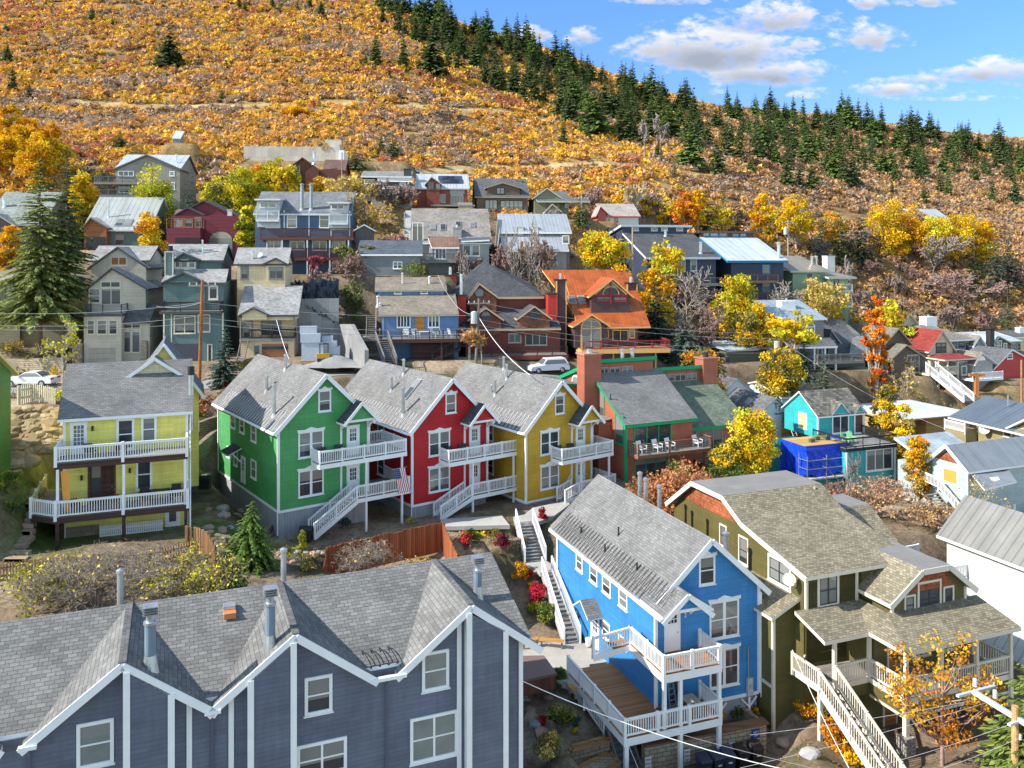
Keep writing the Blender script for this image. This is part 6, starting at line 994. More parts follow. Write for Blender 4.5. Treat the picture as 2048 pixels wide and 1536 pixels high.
H.hip(f(1480,320,0)[0],f(1760,320)[0],0,9,f(1650,328)[1],f(1600,240,4.5)[1],5,ov=.4); H.W.box(f(1500,330)[0],f(1755,330)[0],.2,9,-3,f(1650,332)[1]); wins(H,.2,[(1690,340,1722,366),(1655,342,1678,400),(1730,345,1752,400)],m=BLK); q=f(1515,270,4); q2=f(1572,205,4); H.chimney(q[0],q2[0],4,5.5,q[1]-2,q2[1],white(),True); H.gab(f(1760,300)[0],f(1810,300)[0],-.5,5,-3,f(1760,350)[1],f(1785,308)[1]); wins(H,-.5,[(1762,350,1790,390)],m=BLK); H.finish()
PO=House('cottage','small grey cottage with a half round gable window and white porch','h1',1700,600,126,20,siding((.30,.31,.31)),shingle((.24,.215,.18)),paint((.55,.56,.56))); H=PO; f=H.Fp; H.pad(-2,10,-4,9,0)
gside(H,0,4,8,(1675,430),(1870,450),(1740,385),-3); gfront(H,-1.5,5,(1770,455),(1812,395),(1885,450),1.5); H.block(f(1770,470,-1.5)[0],f(1875,470,-1.5)[0],-1.4,0,-3,f(1770,460)[1]); wins(H,-1.45,[(1780,472,1850,540,dict(n=4)),(1705,470,1735,520)],dh=False); zp=f(1780,545,-3)[1]
xc,zc=f(1815,440,-1.5); B=MB(); B.prism([(xc+.7*math.cos(t),-1.55,zc+.7*math.sin(t)) for t in np.linspace(0,math.pi,9)],(0,.08,0),white()); B.build('half_round_window',H.root); H.deck(f(1770,545,-3)[0],f(1935,545,-3)[0],-3,-1,zp,.3); H.rail([(f(1770,545,-3)[0],-2.9,zp),(f(1935,545,-3)[0],-2.9,zp)]); H.finish()
ML=House('house','low dark house with a pale metal roof and a fat black flue','h1',1745,520,140,18,siding((.10,.085,.07)),seam((.46,.52,.54),.6,.45,.15),paint((.35,.4,.33))); H=ML; f=H.Fp; H.pad(-2,22,-2,12,0); gside(H,0,6,11,(1725,340),(2045,340),(1850,280),-3); gfront(H,-1,5,(1855,350),(1908,308),(1985,350),-3); wins(H,-1,[(1885,330,1902,388),(1908,330,1926,388),(1935,345,1955,388)],m=white()); wins(H,0,[(1975,345,2005,385),(2010,345,2030,385)]); q=f(1860,300,-1.5); B=MB(); B.tube((q[0],-1.6,q[1]-6),(q[0],-1.6,q[1]+1),.65,.65,BLK,10); B.tube((q[0],-1.6,q[1]+1),(q[0],-1.6,q[1]+1.3),.85,.85,BLK,10); B.build('chimney_flue',H.root); H.finish()
RE=House('house','bright red house with one small square window at the right edge','h1',1875,545,128,24,siding((.50,.045,.05)),shingle((.13,.14,.15)),white()); H=RE; f=H.Fp; H.pad(-2,16,-2,10,0); gfront(H,0,9,(1870,425),(1975,378),(2130,520),-3); wins(H,0,[(1955,402,1985,432)]); H.finish()
CE=House('house','cream house end with a stubby chimney at the far right edge','h1',2010,380,150,18,siding((.55,.52,.35)),SLATE_R); H=CE; f=H.Fp; H.pad(-2,10,-2,9,0); gside(H,0,4,8,(1990,310),(2200,310),(2050,272),-3); q=f(2025,290,2); H.chimney(q[0],q[0]+1.5,2,3,q[1]-2,f(2025,265,2)[1],white(),True); H.finish()
SS=House('shed','small shed with a snowy blue metal roof among yellow trees','h1',460,450,104,20,siding((.10,.10,.09)),paint((.42,.52,.58),.4,.3),paint((.4,.42,.4))); H=SS; f=H.Fp; H.pad(-8,8,-2,9,0); gside(H,0,6,9,(430,405),(595,355),(420,330),-2); H.W.box(0,7,.1,7,-2,1.2,H.wm); H.finish()
for (lab,vw,x,y,Y,q) in (('white house end half hidden by yellow aspens, lower left of two','d1',930,740,205,((905,640),(960,600),(1080,690))),('white gabled house high among yellow aspens, upper right of two','d1',1190,560,235,((1170,478),(1240,432),(1300,490)))):
    H=House('house',lab,vw,x,y,Y,16,siding((.66,.66,.64),.3),seam((.5,.53,.55),.6),white(),group='white houses in the aspens'); H.pad(-2,24,-2,12,0); x0,x1,ze,za=gfront(H,0,10,*q,-4); gside(H,1,6,11,(q[2][0]-60,q[2][1]+10),(q[2][0]+220,q[2][1]+70),(q[2][0],q[1][1]+10),-4); H.win('F',x0+1,x0+2.6,ze-2,ze-.4); H.win('F',x0+3.2,x0+4.4,ze-2,ze-.4); H.finish()
SB=House('hut','tiny blue grey mono pitch hut on the orange slope','a1',1360,540,158,10,paint((.20,.22,.24)),paint((.42,.5,.55),.4)); H=SB; f=H.Fp; H.pad(-1,4,-1,4,0); a=f(1420,500)[0]; H.shed(0,a,0,3,-2,f(1360,500)[1],f(1360,450,3)[1],ov=.1,og=.1); H.finish()
CF=House('construction_site','half built house of raw concrete walls and timber rafters above the roofs','b1',240,440,160,4,concrete((.52,.48,.42),.15,1.2),PLY); H=CF; f=H.Fp; H.pad(-6,24,-1,9,-1)
a=f(690,420)[0]; H.W.box(0,a,0,.4,-3,f(240,375)[1]+.2); H.W.box(f(590,380,6)[0],f(720,380,6)[0],6,6.4,-1,f(650,312,6)[1]); H.W.box(a,a+.4,0,6,-1,f(700,345)[1]); H.W.box(f(-50,380,3)[0],f(240,380,3)[0],3,3.5,-2,f(100,365,3)[1])
B=MB(); 
for (p,q,yo) in (((500,300),(540,375),2),((490,350),(530,300),2),((540,310),(660,395),3),((560,380),(600,340),0),((600,340),(640,385),0),((570,360),(575,395),0),((600,350),(600,395),0)): s1=f(*p,yo); s2=f(*q,yo); B.bar((s1[0],yo,s1[1]),(s2[0],yo,s2[1]),.35,.3,PLY)
B.build('rafter',H.root); H.W.box(f(700,400,-2)[0],f(740,400,-2)[0],-2,4,-2,f(710,395,-2)[1],white()); H.finish()
# ------------------------------------------------------------------ the ground
GP=[(0,1120,50),(200,1110,50),(-300,1100,50),(440,1070,57),(560,1090,60),(820,1045,65),(1050,1020,68),(1250,965,72),(0,900,60),(60,800,72),(30,775,80),(400,775,80),(700,738,86),(1100,750,98),(0,705,91),(200,722,87),(500,712,89),(-300,720,88),
(250,480,112),(400,545,116),(600,600,108),(870,540,111),(1060,520,114),(1350,590,124),(1560,610,131),(1640,640,136),(300,400,137),(640,388,146),(900,420,141),(1090,425,146),(1230,455,150),(0,440,118),
(0,300,155),(300,300,168),(700,300,180),(300,212,228),(0,215,225),(700,212,232),(1000,335,188),(1300,335,195),(300,100,285),(0,100,285),(300,0,352),(0,0,350),(700,100,290),(700,30,360),(1000,200,270),(1200,300,240),(950,130,330),
(1500,400,200),(2048,450,260),(1800,410,255),(2000,520,195),(1900,640,165),(2048,690,165),(1500,300,280),(1800,330,360),(2040,370,400),(1300,240,340),(1600,280,400),
(0,-60,420),(-400,0,350),(-400,200,225),(-400,450,118),(-400,-60,420),
(760,8,400),(906,60,420),(987,84,430),(1057,110,440),(1127,144,450),(1212,173,460),(1303,203,470),(1433,226,485),(1529,231,500),(1633,239,510),(1718,250,518),(1818,268,525),(1914,281,532),(2010,298,540),(2200,320,560),(2500,350,580),
(1450,1010,66),(1700,1030,79),(1830,1000,76),(2040,840,126),(1870,820,136),(1600,800,112),(2048,1280,50),(1950,1480,42),(1800,1500,43),(2040,1540,38),(1400,1536,41.5),(1130,1330,50),(1090,1190,57),(1055,1040,63.5),(700,1150,52),(1300,1420,46),(1550,1250,54),
(500,1560,36),(1000,1545,40),(1060,1440,44),(0,1500,30),(-300,1500,30),(1250,800,96),(1450,830,92),(1000,1100,58),(450,1170,47.5),(100,1200,46),(1700,1500,42),(1600,1380,47),(2300,1400,46),(2300,900,100),(2500,650,170),(2500,430,300)]
GX=[P(*g) for g in GP]
for (u,v,Y) in ((760,8,400),(987,84,430),(1212,173,460),(1529,231,500),(1818,268,525),(2200,320,560)): q=P(u,v,Y); GX.append(Vector((q.x*1.25,q.y+110,q.z-30)))
GX+= [Vector((-60,15,12)),Vector((0,15,12.5)),Vector((60,15,13)),Vector((-300,560,215)),Vector((0,640,175))]
GXa=np.array([(p.x,p.y) for p in GX])/100; GZa=np.array([p.z for p in GX])
def _k(r): return np.where(r>1e-9,r*r*np.log(np.maximum(r,1e-9)),0)
_n=len(GXa); _A=np.zeros((_n+3,_n+3)); _A[:_n,:_n]=_k(np.linalg.norm(GXa[:,None]-GXa[None],axis=2))+np.eye(_n)*2e-4; _A[:_n,_n]=1; _A[:_n,_n+1:]=GXa; _A[_n,:_n]=1; _A[_n+1:,:_n]=GXa.T
_w=np.linalg.solve(_A,np.concatenate([GZa,np.zeros(3)]))
class VN:
    def __init__(s,seed): s.t=np.random.default_rng(seed).random((64,64))
    def __call__(s,x,y):
        xi=np.floor(x).astype(int); yi=np.floor(y).astype(int); fx=x-xi; fy=y-yi; fx=fx*fx*(3-2*fx); fy=fy*fy*(3-2*fy); t=s.t; g=lambda a,b: t[a%64,b%64]
        return (g(xi,yi)*(1-fx)+g(xi+1,yi)*fx)*(1-fy)+(g(xi,yi+1)*(1-fx)+g(xi+1,yi+1)*fx)*fy
def fbm(n,x,y,o=4): return sum(n(x*2**i,y*2**i)*.5**i for i in range(o))/(2-2*.5**o)
N1,N2,N3,N4=VN(1),VN(2),VN(3),VN(4)
def base_z(x,y):
    x=np.asarray(x,float); y=np.asarray(y,float); sh=x.shape; q=np.stack([x.ravel(),y.ravel()],1)/100; z=np.empty(len(q))
    for i in range(0,len(q),20000): s=q[i:i+20000]; z[i:i+20000]=_k(np.linalg.norm(s[:,None]-GXa[None],axis=2))@_w[:_n]+_w[_n]+s@_w[_n+1:]
    z=z.reshape(sh); far=np.clip((y-140)/80,0,1); return z+(fbm(N1,x/9,y/9)-.5)*(.5+1.2*far)+(fbm(N2,x/45,y/45,3)-.5)*5*far
def pads(x,y,z):
    for (o,d1,d2,x0,x1,y0,y1,pz) in PADS:
        a=(x-o.x)*d1.x+(y-o.y)*d1.y; b=(x-o.x)*d2.x+(y-o.y)*d2.y; d=np.hypot(np.maximum(np.maximum(x0-a,a-x1),0),np.maximum(np.maximum(y0-b,b-y1),0)); t=np.clip(d/2.2,0,1); t=t*t*(3-2*t); z=np.where(d<2.2,pz*(1-t)+z*t,z)
    return z
# the street: a level ribbon cut into the ground
ROAD=[P(-500,785,80),P(-60,778,80),P(200,775,80),P(400,770,81.5),P(700,742,87),P(1000,745,93),P(1250,765,97),P(1450,800,100),P(1620,812,112),P(1760,815,126),P(1900,818,136),P(2100,835,140),P(2400,850,146)]
def smooth(pts,n=12):
    out=[]
    for i in range(len(pts)-1):
        p0,p1,p2,p3=pts[max(i-1,0)],pts[i],pts[i+1],pts[min(i+2,len(pts)-1)]
        for k in range(n): t=k/n; out.append(.5*((2*p1)+(p2-p0)*t+(2*p0-5*p1+4*p2-p3)*t*t+(3*p1-p0-3*p2+p3)*t**3))
    return out+[pts[-1]]
ROADC=smooth(ROAD); ROADA=np.array([tuple(p) for p in ROADC])
def roadcut(x,y,z,C=ROADA,w=3.6,bl=3.0):
    best=np.full(x.shape,1e9); zz=np.zeros(x.shape)
    for i in range(len(C)-1):
        a,b=C[i],C[i+1]; d=b-a; L=d[0]**2+d[1]**2; t=np.clip(((x-a[0])*d[0]+(y-a[1])*d[1])/L,0,1); r=np.hypot(x-a[0]-t*d[0],y-a[1]-t*d[1]); m=r<best; best=np.where(m,r,best); zz=np.where(m,a[2]+t*d[2],zz)
    t=np.clip((best-w)/bl,0,1); t=t*t*(3-2*t); return np.where(best<w+bl,zz*(1-t)+z*t,z)
CUTS=[(pz(a,b,z,'e3'),r) for a,b,z,r in ((130,215,19.3,1.5),(250,215,19.35,1.5),(500,200,19.35,1.5),(750,200,19.35,1.4),(900,170,19.35,1.3),(1050,130,19.35,1.3),(1200,60,19.35,1.4),(300,350,18.9,1.4),(600,400,18.5,1.4),(450,480,18.2,1.4),(910,230,19.0,1.1),(930,330,18.5,1.1),(960,430,18.0,1.1),(1000,530,17.5,1.2),(1080,640,17.35,1.4),(870,760,16.9,1.3),(930,950,16.2,1.3),(1000,1180,15.4,1.3),(1140,720,17.0,1.1),(1180,880,16.4,1.1),(1240,1050,15.8,1.1),(1310,1230,15.1,1.2))]
CUTS+=[(pz(a,b,z,'a3'),r) for a,b,z,r in ((300,300,14.9,2),(550,350,14.9,2),(600,550,14.9,1.7),(200,500,14.9,2),(800,350,14.9,1.6),(0,400,14.9,2),(670,760,14.4,1),(780,860,14.3,1),(930,1100,13.6,1.1),(1000,1300,13.0,1.1),(1060,1500,12.5,1.2),(300,900,14.2,1.8),(450,1100,13.8,1.8),(300,1300,13.3,1.8),(150,1000,13.9,1.5),(700,1420,13.0,1.5))]
CUTS+=[(pz(a,b,z),r) for a,b,z,r in ((1330,1545,12.6,2.0),(1430,1545,12.6,2.2),(1500,1510,12.7,1.6),(1250,1570,12.5,1.6),(1350,1462,13.9,1.1),(1450,1436,13.9,1.1),(1515,1420,13.8,1),(700,1165,18.3,1.6),(780,1152,18.5,1.6),(860,1140,18.5,1.5))]
CUTS+=[(BL.w(a,b,-1.0),1.7) for a,b in ((-1.5,-.6),(-1.5,1.6),(1.4,-1.2),(-1.6,3.4))]
CUTS=[(p,r) for p,r in CUTS]
def cuts(x,y,z):
    W=np.zeros(x.shape); S=np.zeros(x.shape); T=np.zeros(x.shape)
    for p,r in CUTS: d=np.hypot(x-p.x,y-p.y)/r; t=np.clip((2.0-d)/1.0,0,1); t=t*t*(3-2*t); w=np.exp(-d*d*2.2)+1e-12; S+=w*p.z; T+=w; W=np.maximum(W,t)
    return z*(1-W)+W*S/np.maximum(T,1e-12)
def G(x,y):
    x=np.atleast_1d(np.asarray(x,float)); y=np.atleast_1d(np.asarray(y,float)); z=base_z(x,y)
    m=(y<170)
    if m.any(): xm,ym=x[m],y[m]; z[m]=cuts(xm,ym,pads(xm,ym,roadcut(xm,ym,z[m])))
    return z
def gz(x,y): return float(G([x],[y])[0])
def hit(u,v):
    """where the line of sight of a photo point meets the ground"""
    Y=np.concatenate([np.arange(25,170,.5),np.arange(170,640,2)]); x=(u-CU)*Y/F_; d=G(x,Y)-(CZ-(v-CV)*Y/F_); k=np.where(d>0)[0]
    i=k[0] if len(k) else len(Y)-1; return Vector((x[i],Y[i],gz(x[i],Y[i])))
TR1=smooth([hit(u,v) for u,v in ((150,208),(330,213),(520,210),(700,208),(860,213),(1000,226),(1130,245),(1260,275))]); TR2=smooth([hit(u,v) for u,v in ((820,336),(960,334),(1130,333),(1310,336),(1430,350))]); TR3=smooth([hit(u,v) for u,v in ((900,120),(1010,150),(1130,180),(1250,222),(1400,280),(1500,330),(1640,352))])
def trail(x,y):
    d=np.full(x.shape,1e9)
    for T in (TR1,TR2,TR3):
        for a,b in zip(T,T[1:]): e=b-a; L=e.x**2+e.y**2+1e-6; t=np.clip(((x-a.x)*e.x+(y-a.y)*e.y)/L,0,1); d=np.minimum(d,np.hypot(x-a.x-t*e.x,y-a.y-t*e.y))
    return d
def sheet(name,x0,x1,y0,y1,st,colf,mat,drop=0):
    xs=np.arange(x0,x1+st*.5,st); ys=np.arange(y0,y1+st*.5,st); X,Y=np.meshgrid(xs,ys); Z=G(X.ravel(),Y.ravel()).reshape(X.shape)-drop; ny,nx=X.shape
    me=bpy.data.meshes.new(name); V=np.stack([X.ravel(),Y.ravel(),Z.ravel()],1).astype(np.float32); i=np.arange(nx*ny).reshape(ny,nx); Q=np.stack([i[:-1,:-1],i[:-1,1:],i[1:,1:],i[1:,:-1]],-1).reshape(-1,4)
    me.vertices.add(len(V)); me.vertices.foreach_set('co',V.ravel()); me.loops.add(Q.size); me.loops.foreach_set('vertex_index',Q.ravel().astype(np.int32)); me.polygons.add(len(Q)); me.polygons.foreach_set('loop_start',np.arange(0,Q.size,4,dtype=np.int32)); me.polygons.foreach_set('loop_total',np.full(len(Q),4,dtype=np.int32)); me.polygons.foreach_set('use_smooth',[True]*len(Q)); me.update(calc_edges=True)
    c=np.ones((len(V),4),np.float32); c[:,:3]=colf(X.ravel(),Y.ravel(),Z.ravel()); at=me.color_attributes.new('Col','FLOAT_COLOR','POINT'); at.data.foreach_set('color',c.ravel()); me.materials.append(mat); o=bpy.data.objects.new(name,me); COL.objects.link(o); o['kind']='structure'; return o
def earth(sc,st=.35):
    s=NT('earth'); s.set(.95,0,.1); a=s.n('ShaderNodeAttribute',attribute_name='Col').outputs['Color']; g=s.n('ShaderNodeNewGeometry').outputs['Position']
    b=s.mix(1.0,a,s.ramp(s.noise(g,sc,6,.72),(.3,(.55,.52,.5)),(.7,(1.35,1.38,1.4))),'MULTIPLY'); b=s.mix(.7,b,s.ramp(s.noise(g,sc*7,4,.7),(.35,(.6,)*3),(.65,(1.35,)*3)),'MULTIPLY'); s.col(b); s.bump(s.noise(g,sc*3,5,.7),st,.15); return s.m
def mixc(a,b,t): return a*(1-t[:,None])+np.array(b)*t[:,None]
def sst(x,a,b): t=np.clip((x-a)/(b-a),0,1); return t*t*(3-2*t)
def nearcol(x,y,z):
    c=np.tile(np.array((.22,.165,.115)),(len(x),1)); n=fbm(N3,x/6,y/6); c=mixc(c,(.34,.27,.19),sst(n,.5,.7)); c=mixc(c,(.14,.12,.065),sst(fbm(N4,x/3,y/3),.52,.7))
    gl=np.exp(-(((x+30)/5)**2+((y-60)/8)**2))+1.3*np.exp(-(((x+19.5)/2.6)**2+((y-57)/2.5)**2)); c=mixc(c,(.11,.17,.035),np.clip(gl*1.3*sst(n,.2,.45),0,.95))
    c=mixc(c,(.28,.185,.085),sst(y,100,140)*sst(n,.3,.6)); c=mixc(c,(.28,.20,.10),sst(x,35,60)*sst(y,80,100)*sst(n,.35,.6)); return c
def hillcol(x,y,z):
    n=fbm(N3,x/22,y/14); m=fbm(N4,x/8,y/6); c=np.tile(np.array((.30,.18,.075)),(len(x),1)); c=mixc(c,(.24,.145,.07),sst(n,.45,.62)); c=mixc(c,(.36,.26,.11),sst(m,.5,.7)); c=mixc(c,(.14,.10,.05),sst(fbm(N1,x/15,y/7),.55,.72)*.8)
    c=mixc(c,(.46,.35,.17),1-sst(trail(x,y),1.2,3.2)); return c
sheet('ground',-130,150,14,166,.8,nearcol,earth(.6)); sheet('hillside',-460,560,164,760,4.0,hillcol,earth(.18,.6),.15)
B=MB(); ASPH=concrete((.30,.29,.28),.15)
for i in range(len(ROADC)-1):
    a,b=ROADC[i],ROADC[i+1]; 
    def nrm(j): d=(ROADC[min(j+1,len(ROADC)-1)]-ROADC[max(j-1,0)]); d.z=0; d.normalize(); return Vector((-d.y,d.x,0))
    na,nb=nrm(i)*3.1,nrm(i+1)*3.1; e=Vector((0,0,.07)); B.face([a-na+e,b-nb+e,b+nb+e,a+na+e],ASPH); B.face([a-na+e,a-na-e*4,b-nb-e*4,b-nb+e],ASPH)
tag(B.build('road'),kind='structure')
# ------------------------------------------------------------------ trees and shrubs
def unit(v): return v/np.maximum(np.linalg.norm(v,axis=1,keepdims=True),1e-9)
def leafquads(c,size,asp=.7,up=0.):
    n=len(c); a=unit(rng.normal(size=(n,3))); b=rng.normal(size=(n,3)); b[:,2]*=(1-up); b=unit(np.cross(a,unit(b))); s=np.broadcast_to(np.asarray(size,float),(n,))[:,None]; a=a*s; b=b*s*asp
    return np.stack([c-a*.9,c-b*.8,c+a,c+b*.8],1)
def jit(col,n,v=.22,h=.08): col=np.array(col); k=1+rng.normal(size=(n,1))*v; return np.clip(col*np.clip(k,.35,1.8)*(1+rng.normal(size=(n,3))*h),0,1)
def clumps(n,k,rx,rz,zc,cr,cols,v=.25,shape='round',pw=.45):
    """k leaf clumps spread through an uneven crown, n leaves in all"""
    d=unit(rng.normal(size=(k,3))); r=rng.random((k,1))**pw; cc=d*r*np.array([rx,rx,rz]); 
    if shape=='cone': t=(cc[:,2]/rz+1)/2; cc[:,:2]*=(1.15-.95*t)[:,None]
    if shape=='col': t=(cc[:,2]/rz+1)/2; cc[:,:2]*=(.55+.9*np.sin(np.pi*np.clip(t*.8+.12,0,1)))[:,None]
    cc[:,2]+=zc; sz=cr*(.5+rng.random(k)); ci=rng.integers(0,len(cols),k); base=np.array(cols)[ci]*(1+rng.normal(size=(k,1))*.16)
    w=sz**2; idx=rng.choice(k,n,p=w/w.sum()); p=cc[idx]+unit(rng.normal(size=(n,3)))*(rng.random((n,1))**.5)*sz[idx][:,None]*np.array([1,1,.75]); return p,np.clip(base[idx]*np.clip(1+rng.normal(size=(n,1))*v,.4,1.7),0,1),cc
def tubes(segs,name,m,parent,n=5):
    B=MB()
    for p,q,r0,r1 in segs: B.tube(p,q,r0,r1,m,n,False)
    return B.build(name,parent,True)
def branching(h,r,depth,spread=.6,k=3,start=.3,seed=0,up=.35,taper=.65,ln=.5):
    rr=random.Random(seed); out=[]
    def grow(p,d,L,r,dep):
        steps=3; q=p
        for i in range(steps):
            d2=(d+Vector((rr.gauss(0,.13),rr.gauss(0,.13),rr.gauss(0,.08)))).normalized(); e=q+d2*(L/steps); out.append((q,e,r*(1-.25*i/steps*1.3),r*(1-.25*(i+1)/steps*1.3))); q=e; d=d2
            if dep>0 and (i>0 or dep<depth):
                for _ in range(k if i==steps-1 else max(1,k-1)):
                    a=rr.uniform(0,2*math.pi); s=d.orthogonal().normalized(); t=d.cross(s); dd=(d*(1-spread*.4)+(s*math.cos(a)+t*math.sin(a))*spread+Vector((0,0,up*.3))).normalized(); grow(q,dd,L*rr.uniform(ln*.7,ln*1.25),r*taper*.7,dep-1)
    grow(Vector((0,0,-.3)),Vector((0,0,1)),h*.55,r,depth); return out
LM=leafmat(); LMN=leafmat(.3); BK=bark(); BKW=bark((.42,.39,.33)); BKG=bark((.27,.23,.20)); BKP=bark((.30,.20,.17))
def conifer_quads(H,R,lev,nb,m,cols,bare=.06,droop=.25,w=.16,seed=0,ln=.30):
    Q=[];C=[]
    for i in range(lev):
        t=i/(lev-1); z=H*(bare+(1-bare)*t); L0=R*(1-t)**.8*(.8+.4*rng.random())+.03*R
        b=max(3,int(nb*(1-.65*t)+.5)); az=rng.random()*6.28+np.arange(b)*2*np.pi/b+rng.normal(size=b)*.25; L=L0*(.65+.5*rng.random(b)); zz=z+rng.normal(size=b)*H/lev*.4
        tt=(rng.random((b,m))**.75); pos=np.stack([np.cos(az)[:,None]*L[:,None]*tt,np.sin(az)[:,None]*L[:,None]*tt,zz[:,None]+L[:,None]*(.18*tt-droop*2*tt**2*(1-t*.8))],-1).reshape(-1,3)
        aa=np.repeat(az,m)+rng.choice([-1,1],b*m)*(.15+.65*rng.random(b*m)); l=np.repeat(L,m)*ln*(1.05-.55*tt.ravel()); l=np.maximum(l,.06*R)
        d=np.stack([np.cos(aa),np.sin(aa),-.25-.5*rng.random(b*m)],-1); d=unit(d); s=unit(np.cross(d,np.array([0,0,1.])+rng.normal(size=(b*m,3))*.35))*(l*w*(1.2+rng.random(b*m)))[:,None]; d=d*l[:,None]
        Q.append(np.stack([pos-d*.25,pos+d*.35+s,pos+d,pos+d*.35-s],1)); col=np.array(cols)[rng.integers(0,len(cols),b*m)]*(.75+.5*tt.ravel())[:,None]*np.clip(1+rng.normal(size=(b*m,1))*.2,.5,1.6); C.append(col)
    return np.concatenate(Q),np.concatenate(C)
def trunkquads(H,r,c,n=6,top=.92):
    a=np.arange(n)*2*np.pi/n; b=a+2*np.pi/n; z=np.zeros(n); V=np.stack([np.stack([r*np.cos(a),r*np.sin(a),z-.8],1),np.stack([r*np.cos(b),r*np.sin(b),z-.8],1),np.stack([.15*r*np.cos(b),.15*r*np.sin(b),z+H*top],1),np.stack([.15*r*np.cos(a),.15*r*np.sin(a),z+H*top],1)],1); return V,np.tile(np.array(c),(n,1))
def conifer(name,label,x,y,h,R,cols,lev=26,nb=12,m=14,bare=.05,droop=.22,group=None,w=.15,tr=.16,rz=None,cat='tree',ln=.3):
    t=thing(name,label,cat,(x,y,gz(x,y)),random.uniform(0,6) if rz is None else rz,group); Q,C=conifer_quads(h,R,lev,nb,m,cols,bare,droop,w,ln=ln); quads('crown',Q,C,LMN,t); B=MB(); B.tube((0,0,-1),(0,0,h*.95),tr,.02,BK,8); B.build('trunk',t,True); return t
def at(u,Y): x=(u-CU)*Y/F_; return x,Y
def ht(u,vt,Y): x,y=at(u,Y); return CZ-(vt-CV)*Y/F_-gz(x,y)
def broad(name,label,u,vt,Y,wpx,cols,n=5000,k=46,ls=.13,shape='round',bark_=None,group=None,bare=.28,depth=3,v=.25,h=None,cr=None,tr=None,spread=.6,cat='tree',lean=0,pw=.45):
    x,y=at(u,Y); h=h or ht(u,vt,Y); h=max(h,1.5); R_=wpx*.45*Y/F_; rz=h*(1-bare)/2; zc=h-rz; t=thing(name,label,cat,(x,y,gz(x,y)),0,group)
    p,c,cc=clumps(n,k,R_*.86,rz*.9,zc,cr or (.27 if k<50 else .225)*min(max(R_,rz),1.5*R_),cols,v,shape,pw); quads('crown',leafquads(p,ls*(.7+.6*rng.random(len(p)))),c,LM,t)
    segs=[]; r0=tr or max(.06,h*.018); top=Vector((lean,0,h*.8)); pts=[Vector((0,0,-.5)),Vector((.05*h*random.uniform(-1,1)*.4,.02*h,h*.3)),Vector((lean*.5,0,h*.55)),top]; rs=[r0,r0*.8,r0*.55,r0*.15]
    for i in range(3): segs.append((pts[i],pts[i+1],rs[i],rs[i+1]))
    for q in cc[:max(10,k//2)]:
        q=Vector(q); s=min(max(.15*h,q.z-rz*.7),h*.6); a=pts[0].lerp(pts[1],min(1,(s+.5)/(h*.3+.5))) if s<h*.3 else pts[1].lerp(pts[2],min(1,(s-h*.3)/(h*.25))); mid=(a+q)/2+Vector((0,0,-.06*h)); segs+=[(a,mid,r0*.42,r0*.25),(mid,q,r0*.25,r0*.07)]
    tubes(segs,'trunk',bark_ or BK,t); return t
def bare_tree(name,label,u,vt,Y,wpx,m=None,depth=3,k=3,seed=0,leaves=0,cols=None,ls=.09,group=None,spread=.75,r=None,h=None,cat='tree',multi=1,lv='crown'):
    x,y=at(u,Y); h=h or ht(u,vt,Y); h=max(h,1.2); t=thing(name,label,cat,(x,y,gz(x,y)),random.uniform(0,6),group); segs=[]
    for i in range(multi):
        s=branching(h,(r or h*.018)/(1+.3*(multi>1)),depth,spread,k,seed=seed*31+i); a=random.uniform(0,6.28); tilt=(Matrix.Rotation(random.uniform(.2,.6),4,Vector((math.cos(a),math.sin(a),0))) if multi>1 else Matrix.Identity(4)); segs+=[(tilt@p,tilt@q,r0,r1) for p,q,r0,r1 in s]
    zm=max(q.z for _,q,_,_ in segs); rm=sorted(max(abs(q.x),abs(q.y)) for _,q,_,_ in segs)[int(len(segs)*.93)]; sx=(wpx/2*Y/F_)/max(rm,.1); sz=h/zm; segs=[(Vector((p.x*sx,p.y*sx,p.z*sz)),Vector((q.x*sx,q.y*sx,q.z*sz)),max(r0,.010,(Y-55)*.0010),max(r1,.007,(Y-55)*.0007)) for p,q,r0,r1 in segs]
    tubes(segs,'branches',m or BKG,t,4)
    if leaves:
        e=np.array([tuple(q) for _,q,_,r1 in segs if q.z>h*.25]); idx=rng.integers(0,len(e),leaves); p=e[idx]+rng.normal(size=(leaves,3))*.13; ci=rng.integers(0,len(cols),leaves); quads(lv,leafquads(p,ls*(.7+.6*rng.random(leaves))),np.clip(np.array(cols)[ci]*np.clip(1+rng.normal(size=(leaves,1))*.25,.4,1.6),0,1),LM,t)
    return t
def bush(name,label,u,v,w,h,cols,n=700,k=14,ls=.075,cat='shrub',group=None,loc=None,stems=True,shape='round',v_=.25):
    p0=loc or hit(u,v); Y=p0[1]; R_=w/2*Y/F_; hh=h*Y/F_; t=thing(name,label,cat,p0,0,group); p,c,cc=clumps(n,k,R_*.8,hh*.42,hh*.52,max(R_,hh*.5)*.38,cols,v_,shape); p[:,2]=np.maximum(p[:,2],.02); quads('leaves',leafquads(p,ls*(.7+.6*rng.random(n))),c,LM,t)
    if stems: tubes([(Vector((random.uniform(-.1,.1),random.uniform(-.1,.1),-.2)),Vector(q)*.95,.025,.01) for q in cc[:10]],'stems',BKG,t,4)
    return t
